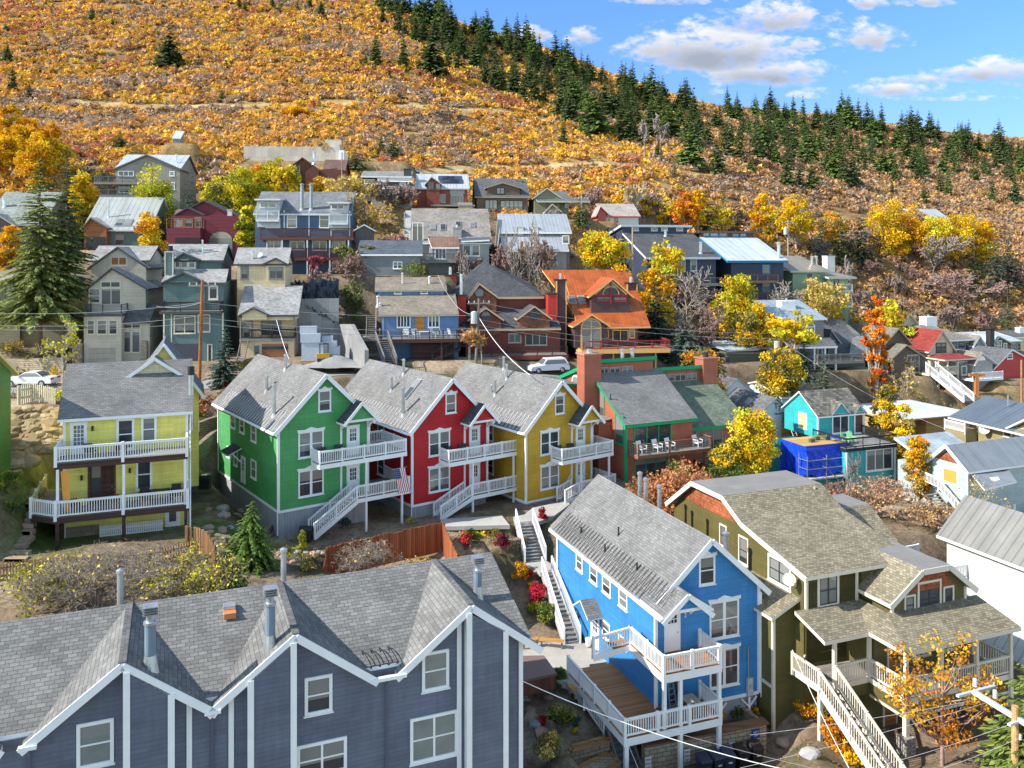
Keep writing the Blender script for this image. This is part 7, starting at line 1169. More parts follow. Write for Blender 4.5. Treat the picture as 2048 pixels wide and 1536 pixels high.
YEL_=[(.78,.50,.015),(.70,.40,.012),(.62,.46,.03)]; GOLD_=[(.72,.36,.012),(.62,.25,.012),(.75,.44,.02)]; YG_=[(.55,.50,.03),(.40,.42,.035),(.62,.52,.03)]; PALE_=[(.55,.42,.13),(.48,.36,.12),(.6,.45,.1)]; ORG_=[(.68,.20,.02),(.60,.13,.02),(.72,.28,.03)]; GRN_=[(.10,.16,.03),(.14,.20,.04),(.07,.12,.025)]; RED_=[(.45,.03,.03),(.35,.02,.03),(.5,.06,.05)]; MAU_=[(.28,.18,.15),(.34,.22,.17),(.24,.15,.14)]; OLV_=[(.20,.19,.05),(.27,.24,.06),(.15,.15,.05)]; COP_=[(.52,.22,.09),(.45,.16,.07),(.56,.29,.12)]
SPR_=[(.10,.145,.045),(.13,.17,.058),(.08,.12,.042)]; BSP_=[(.10,.15,.12),(.13,.18,.14),(.08,.12,.10)]; LSP_=[(.13,.21,.04),(.18,.26,.055),(.10,.17,.035)]
# tall spruces on the left
x,y=at(133,89); conifer('spruce_tree','tall dark spruce rising above the beige house, taller of the left pair',x,y,ht(133,297,89),2.9,[(.15,.20,.065),(.19,.235,.08),(.12,.165,.055)],36,15,34,.28,.2,w=.13,tr=.28,ln=.26)
x,y=at(80,87); conifer('spruce_tree','broad spruce with drooping boughs at the left edge, lower of the left pair',x,y,ht(90,325,87),4.4,[(.24,.27,.08),(.29,.31,.095),(.18,.22,.065)],32,17,44,.24,.2,w=.13,tr=.32,ln=.24)
for (u,vt,Y,R_,cols,lab) in ((380,325,128,2.0,BSP_,'small blue spruce left of the brown timber house'),(450,650,79.5,1.9,BSP_,'frosty blue spruce in front of the dark teal house'),(1312,548,106,3.1,[(.045,.07,.045),(.06,.09,.06)],'wide dark spruce right of the orange roofed house'),(1368,622,102,2.6,BSP_+[(.07,.1,.07)],'pale green spruce below the wide dark spruce'),
    (1607,660,104,1.9,BSP_,'slim blue spruce in front of the purple grey house'),(1648,712,96,2.4,[(.10,.15,.09),(.14,.19,.13)],'stout silvery spruce above the turquoise house'),(762,248,178,1.7,SPR_,'left of two lone firs above the upper row'),(785,260,176,2.2,SPR_,'right of two lone firs above the upper row'),
    (1160,395,138,2.0,SPR_,'dark fir behind the metal roofed house'),(1415,375,160,2.2,SPR_,'dark fir right of the orange aspen'),(1420,455,155,2.0,SPR_+[(.09,.12,.03)],'olive fir above the blue condos'),(1475,385,163,2.6,[(.09,.12,.08)],'grey green fir between two yellow aspens'),(1640,390,168,2.4,BSP_,'pale fir left of the dark fir pair'),(1680,395,172,2.8,SPR_,'shaded fir behind the pale fir'),(1722,400,176,3.6,[(.06,.09,.05),(.08,.11,.06)],'broad grey green fir left of the white cottage'),(1948,425,178,2.4,SPR_,'dark slender fir inside the yellow aspens'),(1990,435,182,2.8,BSP_,'pale blue fir right of the yellow aspens, left of two'),(2018,430,184,2.9,BSP_,'pale blue fir right of the yellow aspens, right of two'),(2015,565,160,2.0,SPR_,'small fir on the russet slope at the right'),(1760,545,150,1.0,BSP_,'thin young fir on the slope above the orange tree'),(710,300,158,3.0,[(.12,.14,.05),(.17,.17,.06)],'ragged olive pine beside the utility pole'),(240,262,165,2.2,SPR_,'small bushy fir above the left houses')):
    x,y=at(u,Y); h=max(3,ht(u,vt,Y)); conifer('fir_tree',lab,x,y,h,R_,cols,18 if Y>110 else 28,11,14 if Y>110 else 26,.03,.16,w=.2 if Y>110 else .15)
x,y=at(497,50.8); t=conifer('spruce_tree','light green weeping spruce leaning in front of the green house',x,y,ht(497,1003,50.8),1.9,LSP_,30,13,34,.02,.5,w=.13,tr=.1); t.rotation_euler=(0,.07,0)
x,y=at(2085,36.5); conifer('spruce_tree','yellow green spruce reaching in at the lower right edge',x,y,ht(2085,1268,36.5),2.6,[(.16,.22,.05),(.22,.26,.06),(.11,.16,.04)],26,14,34,.02,.1,w=.14)
p=hit(603,1122); t=thing('arborvitae','small golden green cone shrub beside the board fence','shrub',p); q,c,_=clumps(1500,40,.42,.95,.95,.18,[(.42,.40,.04),(.30,.33,.04)],.2,'cone'); quads('leaves',leafquads(q,.06),c,LM,t); B=MB(); B.tube((0,0,-.2),(0,0,1.2),.05,.02,BK,6); B.build('trunk',t)
# aspens and other broadleaf trees
for i,(u,vt,Y,w,lab) in enumerate(((22,198,142,46,'tallest golden aspen of the clump at the left edge'),(55,228,140,60,'golden aspen second from the left edge'),(100,240,138,64,'golden aspen at the right end of the left clump'),(8,262,134,56,'low golden aspen at the very left edge'),(75,280,132,70,'rounded golden aspen in front of the left clump'))): broad('aspen_tree',lab,u,vt,Y,w,GOLD_+YEL_,7000,90,.21,'col',BKW,'golden aspens at the left edge',.1)
for (u,vt,Y,w,cols,sh,lab,g) in ((163,325,122,66,YEL_,'round','yellow tree behind the tall left spruce',None),(307,318,121,96,YG_,'round','lime yellow tree in front of the grey silver roofed house',None),(297,412,101,84,GOLD_+YEL_,'round','orange yellow tree between the beige and maroon houses',None),(20,430,95,60,GOLD_,'round','amber tree peeping behind the spruce at the left edge',None),
    (430,345,126,70,YG_+OLV_,'round','yellow green tree left of the apartment house',None),(480,330,132,90,YG_,'round','yellow green tree behind the apartment house gable',None),(530,322,137,80,YG_+GOLD_,'round','golden green tree beside the brown timber house',None),(495,405,117,50,YG_,'col','lime tree against the apartment house wall',None),(590,235,215,70,GOLD_+YEL_,'round','bright golden oak above the upper path',None),
    (1205,462,116,130,YEL_+YG_,'round','large yellow tree behind the orange roofed house',None),(1240,520,110,90,YEL_+OLV_,'round','yellow tree sinking behind the orange roof',None),(1312,520,114,90,YEL_+GOLD_,'round','golden tree in front of the dark blue condo',None),(1470,545,114,110,YEL_+YG_,'round','bright yellow tree below the blue condos',None),(1505,615,106,110,YEL_+OLV_,'round','yellow olive tree left of the purple grey house',None),(1625,545,130,90,PALE_,'round','straw coloured tree in front of the mint green block',None),
    (1373,378,158,50,ORG_+GOLD_,'col','orange aspen above the dark blue condo',None),(1525,385,164,48,GOLD_+YEL_,'col','golden aspen, left of the pair above the blue condos',None),(1592,380,172,62,YEL_,'col','yellow aspen, right of the pair above the blue condos',None),(1665,415,178,56,GOLD_+PALE_,'col','thin gold aspen between the grey firs',None),
    (1772,398,185,96,YEL_,'round','yellow aspen beside the lower white house',None),(1815,408,188,100,GOLD_+YEL_,'round','gold aspen below the upper white house',None),(1868,425,186,80,YEL_+YG_,'round','yellow aspen left of the slender dark fir',None),(1912,415,188,100,YEL_,'round','tall yellow aspen behind the slender dark fir',None),(1965,435,190,64,YEL_+GOLD_,'round','yellow aspen right of the slender dark fir',None),
    (1752,572,107,44,ORG_,'col','tall flame orange maple above the street',None),(1505,808,71,112,YEL_+YG_,'round','large bright yellow tree left of the blue tarpaulin',None),(1452,880,70,70,YEL_+OLV_,'round','yellow tree leaning on the big one by the condo deck',None),(1772,752,86,56,YEL_+OLV_,'col','yellow aspen behind the turquoise house',None),(1806,805,84,60,YEL_+PALE_,'round','thin yellow tree beside the plywood house',None),(1838,855,76,60,GOLD_+PALE_,'round','amber tree between the turquoise house and the pale blue cottage',None),(1400,690,92,110,GOLD_+OLV_,'round','amber tree behind the condo chimney',None),(1560,690,98,100,OLV_+YEL_,'round','olive yellow shrubby tree beside the utility pole',None)):
    near=Y<112; broad('deciduous_tree',lab,u,vt,Y,w,cols,10500 if near else 7000,90 if near else 80,.125 if Y<90 else .16 if near else .21,sh,BKW if sh=='col' else BK,g,.12 if near else .05)
broad('deciduous_tree','golden leaved young tree in front of the olive house veranda',1885,1270,40,290,[(.60,.30,.02),(.62,.38,.03),(.48,.18,.02)],2400,70,.10,'round',BKP,None,.2,cr=.55,tr=.11,pw=.36)
# trees with pale twigs and few leaves
i=0
for (u,vt,Y,w,m,lv,cols,lab) in ((745,385,118,120,BKG,1500,PALE_+GOLD_,'wide bare tree with a few straw leaves behind the black and white house'),(800,468,112,70,BKP,900,[(.4,.17,.16),(.45,.25,.2)],'pinkish twiggy tree in front of the long shingled house'),(735,490,106,100,BK,2600,OLV_+GRN_,'olive leaved tree above the blue house with the tan roof'),(690,560,98,60,BK,1000,GRN_+OLV_,'leafy shrub tree on the earth bank beside the concrete wall'),(627,512,104,44,BKP,700,[(.35,.05,.09),(.42,.12,.14)],'small burgundy tree below the apartment balconies'),(1010,450,110,90,BKG,0,None,'bare grey tree in front of the metal roofed house, left of two'),(1065,430,111,80,BKG,0,None,'bare grey tree in front of the metal roofed house, right of two'),(930,500,108,80,BKG,0,None,'bare tree behind the red house roof'),(1385,530,110,90,BKG,0,None,'bare mauve tree below the dark blue condo'),(1420,600,108,90,BKP,200,MAU_,'russet twiggy tree above the small blue roof'),(965,655,90,86,BKG,1500,[(.55,.25,.1),(.4,.25,.2),(.6,.35,.05)],'apricot twiggy tree by the transformer pole'),(1550,560,124,80,BKG,0,None,'bare tree in front of the mint green block'),(1700,510,150,60,BKG,0,None,'bare bush tree behind the mint green chimney'),(1860,470,175,110,BKG,300,MAU_,'bare grey oak on the slope below the aspens'),(1920,540,165,120,BKP,300,MAU_,'spreading bare oak on the russet slope'),(1790,715,106,70,BKG,900,MAU_+PALE_,'grey twiggy tree over the street beside the flame maple'),(125,640,80,70,BKW,260,YG_,'small white barked bare tree behind the yellow cottage'),(1690,900,74,60,BKG,0,None,'thin bare tree before the turquoise house, left of the copper thicket'),(1290,955,66,90,BKP,700,[(.3,.08,.04),(.35,.25,.06)],'dark twiggy tree with russet berries by the condo'),(2010,960,64,120,BKW,500,PALE_,'pale bare tree in front of the pale blue cottage'),(1250,370,160,60,BKW,250,PALE_,'pale bare aspen before the white cottage, left of two'),(1275,365,158,50,BKW,250,GOLD_,'pale bare aspen before the white cottage, right of two'),(1290,240,230,26,BKG,0,None,'bare dead conifer snag on the slope, left of two'),(1320,225,235,30,BKG,0,None,'bare dead conifer snag on the slope, right of two'),(905,205,215,70,BKG,0,None,'silver bare thicket under the upper path')):
    i+=1; bare_tree('bare_tree' if lv<800 else 'deciduous_tree',lab,u,vt,Y,w,m,3,3 if Y<130 else 3,i,lv,cols,.10 if Y<80 else .2 if Y<130 else .3,r=.10 if Y<100 else .14)
for (u,vt,Y,w,lv,cols,lab) in ((1750,955,70,160,2600,[(.45,.28,.18),(.40,.22,.14),(.5,.35,.15)],'broad copper thicket of bare stems below the turquoise house'),(1850,1000,67,120,1500,[(.42,.3,.2),(.5,.32,.12)],'tan thicket between the thicket and the pale cottage stairs'),(1650,960,70,90,600,[(.4,.2,.13)],'reddish thicket under the scaffold'),(1350,925,63,150,6000,COP_,'copper leaved shrub behind the blue house, taller of two'),(1312,975,62,110,3600,COP_,'copper leaved shrub behind the blue house, lower of two'),(1410,1030,61,110,3600,[(.55,.38,.04),(.5,.25,.08),(.4,.35,.05)],'yellow copper shrub against the olive house wall'),(2020,1130,60,70,600,PALE_,'pale twiggy bush beside the white house')):
    i+=1; bare_tree('shrub',lab,u,vt,Y,w,BKP,2,4,i,lv,cols,.12,multi=6,spread=.6,r=.05,cat='shrub')
for (u,v,w,h,cols,n,lab) in ((1440,985,110,60,GRN_,2600,'dense green shrub beside the condo deck'),(1495,975,90,55,GRN_+OLV_,1800,'green shrub under the big yellow tree'),(1360,975,60,50,GRN_,900,'green bush at the foot of the condo'),(825,560,70,36,GRN_+OLV_,900,'green hedge above the blue house with the tan roof'),(1000,790,40,20,OLV_,400,'small olive bush behind the row houses'),(1900,925,60,30,OLV_,500,'olive bush by the pale blue cottage'),(480,745,40,16,OLV_,300,'low olive shrub beside the frosty blue spruce')):
    bush('shrub',lab,u,v,w,h,cols,n,22,.12)
# the tangle behind the townhouses
for j,(u,v,w,h,lv,cols,lab) in enumerate(((60,1235,170,110,1700,OLV_+YG_,'leafy yellow green bramble at the left end behind the townhouses'),(190,1230,240,130,250,PALE_,'big tangle of bare grey branches behind the townhouses'),(290,1220,200,120,200,PALE_,'second tangle of bare branches by the picket fence'),(390,1215,170,110,2200,YG_+OLV_+PALE_,'leafy bramble near the corner of the picket fence'),(470,1200,120,60,1500,GRN_+OLV_,'green bramble below the weeping spruce'),(740,1150,110,70,120,PALE_,'arching bare rose bush inside the board fence'),(130,1200,160,90,900,OLV_+PALE_,'olive bramble before the picket fence'))):
    p=hit(u,v); bare_tree('shrub',lab,u,0,p.y,w,BKG,3 if lv<300 else 2,3,70+j,lv,cols,.10,h=h*p.y/F_,multi=7 if lv<300 else 6,spread=1.0,r=.035,cat='shrub')

# brush and young aspens that fill the banks between the upper houses
def grove(protos,spots,labs,grp,sc):
    for i,(u,v) in enumerate(spots):
        p=hit(u,v); o=protos[i%len(protos)]
        if i>=len(protos): o=dup(o)
        o.location=p; o.rotation_euler=(0,0,random.uniform(0,6.28)); s=random.uniform(*sc); o.scale=(s,s,s*random.uniform(.85,1.15)); o['label']=labs; o['group']=grp
mp=[bare_tree('shrub','x',0,0,120,60,BKP if k%2 else BKG,3,3,200+k,500,MAU_+[(.42,.26,.2)],.22,h=4.5,r=.09,multi=4,spread=.8,cat='shrub') for k in range(4)]
grove(mp,[(985,545),(1020,560),(1060,548),(1095,565),(1120,540),(1370,640),(1400,665),(1440,650),(1425,610),(1690,580),(1720,620),(1740,560),(1790,590),(1830,570),(1880,600),(1930,620),(1985,600),(2030,580),(1905,660),(1960,665),(2015,650),(700,575),(880,535),(830,540),(1110,470),(1180,440),(1300,440),(1350,455),(1450,470),(1510,490),(1640,520),(1700,520),(1730,500),(640,655),(1330,700),(1380,720),(1470,700),(930,560),(770,430),(820,430),(700,420),(1640,700)],'bare mauve thicket on the banks between the upper houses','bare thickets between the upper houses',(.7,1.25))
ap=[broad('aspen_tree','x',0,0,130,46+14*k,[GOLD_+YEL_,YEL_+YG_,PALE_+YEL_][k],1500,26,.28,'col',BKW,None,.12,h=6.5+k) for k in range(3)]
grove(ap,[(1245,440),(1290,455),(1340,465),(1395,470),(1440,480),(1555,480),(1800,525),(1330,600),(1445,690),(1520,720),(1590,745),(1650,690),(640,430),(560,440),(690,470),(1715,700),(1780,730)],'small young gold aspen on the banks between the upper houses','young gold aspens between the upper houses',(.7,1.3))
# ------------------------------------------------------------------ the slope: scrub and conifers
def cone_proto(seed,h,R,cols):
    global rng
    rng=np.random.default_rng(seed); cols=[(q[0]*1.75,q[1]*1.65,q[2]*1.35) for q in cols]; Q,C=conifer_quads(h,R,17,12,8,cols,.05,.14,.34,ln=.5); V,K=trunkquads(h,.16,(.11,.08,.06)); return np.concatenate([Q,V]),np.concatenate([C,K])
PR=[]
for s in range(6):
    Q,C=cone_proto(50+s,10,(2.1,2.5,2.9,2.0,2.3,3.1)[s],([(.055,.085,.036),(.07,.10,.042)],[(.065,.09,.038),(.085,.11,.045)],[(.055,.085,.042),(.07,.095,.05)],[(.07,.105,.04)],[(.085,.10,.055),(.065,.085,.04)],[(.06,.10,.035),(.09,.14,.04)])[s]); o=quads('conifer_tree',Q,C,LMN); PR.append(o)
KEY=[(184,45,38),(339,140,82),(25,190,62),(15,125,40),(58,200,36),(77,81,18),(122,90,12),(225,53,22),(230,64,15),(452,135,18),(517,147,18),(444,207,26),(375,12,20),(478,18,28),(490,30,26),(545,22,32),(560,30,22),(12,62,14),(595,22,24),(620,20,34),(642,35,38),(653,50,22),(732,16,20),(680,65,26),(752,133,65),(731,135,30),(807,139,72),(779,163,22),(864,152,92),(828,82,62),(797,67,56),(765,49,46),(895,140,42),(869,81,52),(916,140,62),(925,120,70),(951,140,72),(969,172,66),(988,179,66),(1004,179,60),(1029,168,50),(1057,172,62),(1073,207,46),(1095,186,56),(1115,186,42),(1145,218,72),(1164,204,56),(1187,270,94),(1176,286,46),(1127,292,54),(1208,239,80),(1243,232,60),(1303,260,72),
(1381,339,92),(1434,352,72),(1455,316,78),(1414,290,60),(1349,357,32),(1317,318,42),(1575,378,82),(1599,383,58),(1624,386,72),(1652,350,62),(1671,364,72),(1687,372,72),(1706,372,66),(1781,350,58),(1789,364,42),(1784,391,32),(1848,412,42),(1880,388,48),(1896,395,56),(1909,351,42),(1984,408,54),(2030,407,58),(2022,364,48),(1991,340,38),(1952,327,34),(1551,332,42),(1615,335,48),(1270,240,60),(1330,262,66),(1360,255,52),(1480,290,58),(1515,300,60),(1535,290,64),(1640,310,60),(1700,310,56),(1745,318,50),(1830,330,44),(1500,345,30),(1940,300,40)]
used=[False]*6; cnt=[0]
def plant(p,h,wd=1.0,k=None,lab=None,grp='conifers scattered over the orange slope'):
    k=random.randrange(6) if k is None else k; s=h/10; o=PR[k]
    if used[k]: o=o.copy(); COL.objects.link(o)
    used[k]=True; o.location=p; o.rotation_euler=(0,0,random.uniform(0,6.28)); o.scale=(s*wd,s*wd,s); tag(o,lab,'tree',grp); cnt[0]+=1; return o
for (u,v,hp) in KEY:
    p=hit(u,v); h=hp*p.y/F_*1.04; special={(339,140):'big lone fir standing alone on the left slope',(1187,270):'tall fir on the slope below the forest edge, beside a shorter one',(1381,339):'bright green full fir on the middle slope',(864,152):'broad fir at the lower left corner of the forest'}.get((u,v))
    plant(p,h,(1.25 if u==339 else 1.1 if h>14 else 1.0)*random.uniform(.85,1.1),2 if u in(339,864) else 5 if u==1381 else None,special or 'dark conifer standing apart on the open orange slope','conifers scattered over the orange slope')
SKU=[760,906,987,1057,1127,1212,1303,1433,1529,1633,1718,1818,1914,2010,2080]; SKV=[8,60,84,110,144,173,203,226,231,239,250,268,281,298,310]; BND=[35,75,95,105,105,100,95,95,105,110,110,95,80,65,55]
pr=random.Random(5); taken=[]; tries=0
while cnt[0]<296 and tries<4000:
    tries+=1; u=760+1310*pr.random(); vs=np.interp(u,SKU,SKV); b=np.interp(u,SKU,BND); q=pr.random(); v=vs+1+b*q**1.9; p=hit(u,v)
    if any((p.x-t.x)**2+(p.y-t.y)**2<9 for t in taken): continue
    taken.append(p); plant(p,pr.uniform(9,18)*(1 if u>850 else .85)*(1.0 if q<.6 else .8),pr.uniform(.85,1.2),None,'dark conifer in the forest along the crest of the slope','conifers of the crest forest')
def far_forest():
    V=[];C=[]; n=0; tr_=0; r2=np.random.default_rng(9)
    src=[]
    for o in PR:
        me=o.data; co=np.empty(len(me.vertices)*3,np.float32); me.vertices.foreach_get('co',co); cl=np.empty(len(me.vertices)*4,np.float32); me.color_attributes['Col'].data.foreach_get('color',cl); src.append((co.reshape(-1,4,3),cl.reshape(-1,4,4)[:,0,:3]))
    while n<120 and tr_<6000:
        tr_+=1; u=770+1330*r2.random(); vs=np.interp(u,SKU,SKV); b=np.interp(u,SKU,BND)*1.05; v=vs+1+b*r2.random()**2.4; p=hit(u,v)
        if any((p.x-t.x)**2+(p.y-t.y)**2<5 for t in taken): continue
        taken.append(p); n+=1; q,c=src[r2.integers(6)]; k=r2.permutation(len(q)-6)[:int(len(q)*.55)]; s=r2.uniform(6,13)/10; a=r2.uniform(0,6.28); R2=np.array([[math.cos(a),-math.sin(a),0],[math.sin(a),math.cos(a),0],[0,0,1]]); V.append(q[k]@R2.T*np.array([s*1.05,s*1.05,s])+np.array(tuple(p))); C.append(c[k]*r2.uniform(.8,1.25))
    tag(quads('far_forest',np.concatenate(V),np.concatenate(C),LMN),'smaller conifers massed behind the crest forest','forest',None,'stuff')
far_forest()
# scrub oak and maple: nobody could count it
def scrub():
    global rng
    rng=np.random.default_rng(77); V=[];C=[]; tot=0
    for (y0,y1,dens,nl,ls) in ((90,150,.36,60,.27),(150,230,.38,50,.32),(230,330,.32,34,.42),(330,560,.16,24,.64)):
        n=int((y1-y0)*1.45*(y0+y1)/2*dens*1.2); y=y0+(y1-y0)*rng.random(n); x=(rng.random(n)*1.42-.70)*y; keep=np.ones(n,bool)
        g=fbm(N2,x/26,y/17,3); m=fbm(N3,x/11,y/8,3); q=fbm(N4,x/40,y/30,2); tr=trail(x,y)
        keep&=tr>2.4; keep&=(m+.45*rng.random(n))>.50; right=sst(x/y,.12,.34); keep&=rng.random(n)>right*.2
        if y0<150:
            z=base_z(x,y); u=CU+F_*x/y; v=CV-F_*(z-CZ)/y; keep&=((u>1640)&(v<670)&(y>118))|((u<200)&(v<430))|(y>136)
        for (o,d1,d2,a0,a1,b0,b1,pz) in PADS:
            a=(x-o.x)*d1.x+(y-o.y)*d1.y; b=(x-o.x)*d2.x+(y-o.y)*d2.y; keep&=~((a>a0-1)&(a<a1+1)&(b>b0-2)&(b<b1+1))
        x,y,g,m,q,right=x[keep],y[keep],g[keep],m[keep],q[keep],right[keep]; n=len(x); z=G(x,y)
        pal=np.array([(.70,.39,.075),(.64,.31,.08),(.50,.20,.09),(.40,.28,.19),(.72,.44,.05),(.52,.39,.15),(.54,.30,.14)]); s=g+rng.normal(size=n)*.10
        k=np.where(s<.33,3,np.where(s<.42,1,np.where(s<.58,0,np.where(s<.70,4,2)))); r=rng.random(n); k=np.where((r<.12*right+.10),3,k); k=np.where((r>.70),5,k); k=np.where((r>1-.45*right-.04),6,k); col=pal[k]*(1+rng.normal(size=(n,1))*.16)*(1.0-.16*right)[:,None]; gm=col.mean(1,keepdims=True); col=col*(1-.25*right)[:,None]+gm*(.25*right)[:,None]*np.array([1.15,.95,.75])
        R_=(.7+1.1*rng.random(n)**1.6)*(1+.25*(y0>200))*np.where(k==5,.55,1)
        idx=np.repeat(np.arange(n),nl); N=len(idx); d=unit(rng.normal(size=(N,3))); d[:,2]=np.abs(d[:,2]); rad=R_[idx]*(.45+.6*rng.random(N)); c=np.stack([x[idx],y[idx],z[idx]],1)+d*rad[:,None]*np.array([1,1,.95])
        a=unit(rng.normal(size=(N,3))); b=unit(np.cross(a,d+rng.normal(size=(N,3))*.7)); sz=(ls*(.5+rng.random(N))*np.clip(R_[idx],.6,1.5))[:,None]
        V.append(np.stack([c+a*sz,c+b*sz*.8,c-a*sz*.6-b*sz*.5],1)); C.append(np.clip(col[idx]*np.clip(1+rng.normal(size=(N,1))*.2,.4,1.8),0,1)); tot+=N
    o=quads('hillside_scrub',np.concatenate(V),np.concatenate(C),LM,None,3); tag(o,'orange, gold and russet autumn scrub covering the whole slope','scrub',None,'stuff'); print('scrub faces',tot)
scrub()
# ------------------------------------------------------------------ paths, walls, fences, street things
CONC=concrete((.40,.39,.37),.14); GREYC=concrete((.27,.275,.28),.2)
def pave(name,pts,t=.3,m=None,label=None,cat=None):
    B=MB(); B.slab(pts,t,m or CONC,m or CONC); o=B.build(name); o['kind']='structure'; return o
def thg(name,label,cat,B,group=None): o=B.build(name); return tag(o,label,cat,group)
# upper walk before the row houses
pave('path',[pz(a,b,19.5,'e3') for a,b in ((100,185),(690,148),(765,240),(120,255))]); pave('path',[pz(a,b,19.52,'e3') for a,b in ((800,160),(905,140),(985,75),(1330,0),(1340,40),(1180,160),(1000,220),(820,225))])
def flight(name,label,tl,tr,bl,br,n,rails,m=GREYC,rm=None):
    """stairs between two level edges (left and right ends seen from below); rails: list of (top,bottom)"""
    t=thing(name,label,'stairs',(tl+tr)/2); o=t.location; B=MB(); L=lambda a,b,k: a+(b-a)*k
    for i in range(n):
        z=tl.z+(bl.z-tl.z)*(i+1)/n; q=[L(tl,bl,i/n),L(tr,br,i/n),L(tr,br,(i+1.05)/n),L(tl,bl,(i+1.05)/n)]; q=[Vector((p.x,p.y,z))-o for p in q]; B.slab(q[::-1],.24,m,paint((.13,.135,.14)))
    B.build('treads',t); B=MB()
    for a,b in ((tl,bl),(tr,br)): B.bar(a-o-Vector((0,0,.2)),b-o-Vector((0,0,.1)),.08,.35,rm or CONC)
    B.build('stringer',t); H=House.__new__(House); H.root=t
    for a,b in rails: House.rail(H,[a-o,b-o],h=1.0,m=white(),sp=.15,post=.12,pe=1.8)
    return t
U0,U1=pz(825,222,19.5,'e3'),pz(988,215,19.5,'e3'); V0,V1=pz(912,600,17.65,'e3'),pz(1112,582,17.65,'e3')
flight('outdoor_stairs','upper grey stair flight with white railings below the mustard house',U0,U1,V0,V1,12,[(U0,V0),(U1,V1)])
pave('path',[pz(a,b,17.63,'e3') for a,b in ((912,598),(1115,580),(1235,660),(1225,690),(1060,695),(975,640))])
S0,S1=pz(1075,692,17.6,'e3'),pz(1170,682,17.6,'e3'); T0,T1=pz(1288,1380,15.15,'e3'),pz(1442,1370,15.15,'e3')
flight('outdoor_stairs','lower grey stair flight along the blue house wall, down to the patio',S0,S1,T0,T1,16,[(S0,T0),(S1,T1)])
pave('patio',[pz(a,b,15.12,'a3') for a,b in ((-80,240),(470,232),(745,238),(1010,330),(1010,420),(720,460),(720,640),(560,700),(470,640),(-80,560))],.4,concrete((.40,.38,.34),.18))
L0,L1=pz(585,720,15.1,'a3'),pz(745,670,15.1,'a3'); M0,M1=pz(640,830,14.6,'a3'),pz(800,775,14.6,'a3'); flight('outdoor_stairs','three wide slate steps from the patio toward the street',L0,L1,M0,M1,3,[])
pave('path',[pz(a,b,14.58,'a3') for a,b in ((600,830),(800,772),(915,935),(850,960))])
NA_,NB_=pz(870,965,14.55,'a3'),pz(915,935,14.55,'a3'); NB_=NA_+Vector((1.15,.35,0)); O0=pz(1040,1560,12.9,'a3'); O1=O0+Vector((1.15,.35,0)); flight('outdoor_stairs','lowest dark stair flight beside the brown deck to the street',NA_,NB_,O0,O1,9,[])
t=thing('railing','short white railing above the lowest dark stairs','railing',pz(670,940,14.0,'a3')); H=House.__new__(House); H.root=t; a,b=pz(665,900,14.5,'a3'),pz(870,1200,13.6,'a3'); House.rail(H,[a-t.location,b-t.location],h=1.05,sp=.13)
# hot tub, bench and planters on the patio
a,b,c,d=[pz(x,y,16.0,'a3') for x,y in ((-20,372),(250,366),(382,552),(35,625))]; t=thing('hot_tub','covered brown hot tub beside the slate townhouses','hot tub',(a+c)/2-Vector((0,0,.88))); o=t.location; B=MB(); B.slab([p-o for p in (a,b,c,d)],.14,paint((.20,.125,.11)),paint((.17,.10,.085))); B.build('cover',t); B=MB(); k=lambda p:(p-o)*.96; B.slab([Vector((k(p).x,k(p).y,.74)) for p in (a,b,c,d)],.8,wood((.16,.06,.04),.12,True),wood((.16,.06,.04),.12,True)); B.build('tub_body',t)
def plank_bench(label,p,q,h,w):
    t=thing('bench',label,'bench',(p+q)/2-Vector((0,0,h))); o=t.location; B=MB(); B.bar(p-o,q-o,w,.07,wood((.50,.27,.08))); B.build('seat',t)
    for k in (.08,.92): c=p+(q-p)*k-o; B=MB(); B.box(c.x-.06,c.x+.06,c.y-.06,c.y+.06,0,h-.04,GREYWOOD); B.build('leg',t)
plank_bench('long honey coloured plank bench at the foot of the stairs',pz(205,195,15.6,'a3'),pz(455,222,15.6,'a3'),.5,.4); plank_bench('second plank bench against the townhouse corner',pz(30,225,15.6,'a3'),pz(190,190,15.6,'a3'),.5,.35); plank_bench('short plank seat at the top of the slate steps',pz(510,665,15.55,'a3'),pz(580,730,15.55,'a3'),.5,.35)
def planter(label,pts,z,h,m,mt,soil=True):
    P4=[pz(x,y,z,v_) for v_,x,y in pts]; t=thing('planter',label,'planter',sum(P4,Vector())/len(P4)-Vector((0,0,h))); o=t.location; B=MB(); B.slab([p-o for p in P4],h+.5,m,m); B.build('box',t); B=MB(); n=len(P4); c=sum(P4,Vector())/n
    for i in range(n): p=P4[i]-o+Vector((0,0,.03)); q=P4[(i+1)%n]-o+Vector((0,0,.03)); B.bar(p,q,.22,.08,mt)
    B.build('cap_board',t); return t
CAPW=wood((.40,.21,.09)); PGREY=wood((.30,.29,.27),.2,True); RETW=stone((.36,.28,.18),(.46,.40,.30),2.4,(.2,.15,.1))
planter('tall grey planter with a wooden cap between the stairs and the blue wall',(('e3',1205,735),('e3',1260,715),('e3',1420,860),('e3',1350,880)),17.0,1.6,PGREY,CAPW); planter('lower grey planter holding grass by the white side door',(('e3',1350,1060),('e3',1400,1030),('e3',1470,1085),('e3',1400,1110)),16.3,1.1,PGREY,CAPW)
planter('stone planter with a wood cap beside the lowest stairs, upper of two',(('a3',520,1320),('a3',905,1215),('a3',930,1260),('a3',540,1360)),14.0,1.0,RETW,CAPW); planter('stone planter with a wood cap beside the lowest stairs, lower of two',(('a3',600,1536),('a3',930,1370),('a3',1030,1490),('a3',760,1620)),13.5,.9,RETW,CAPW)
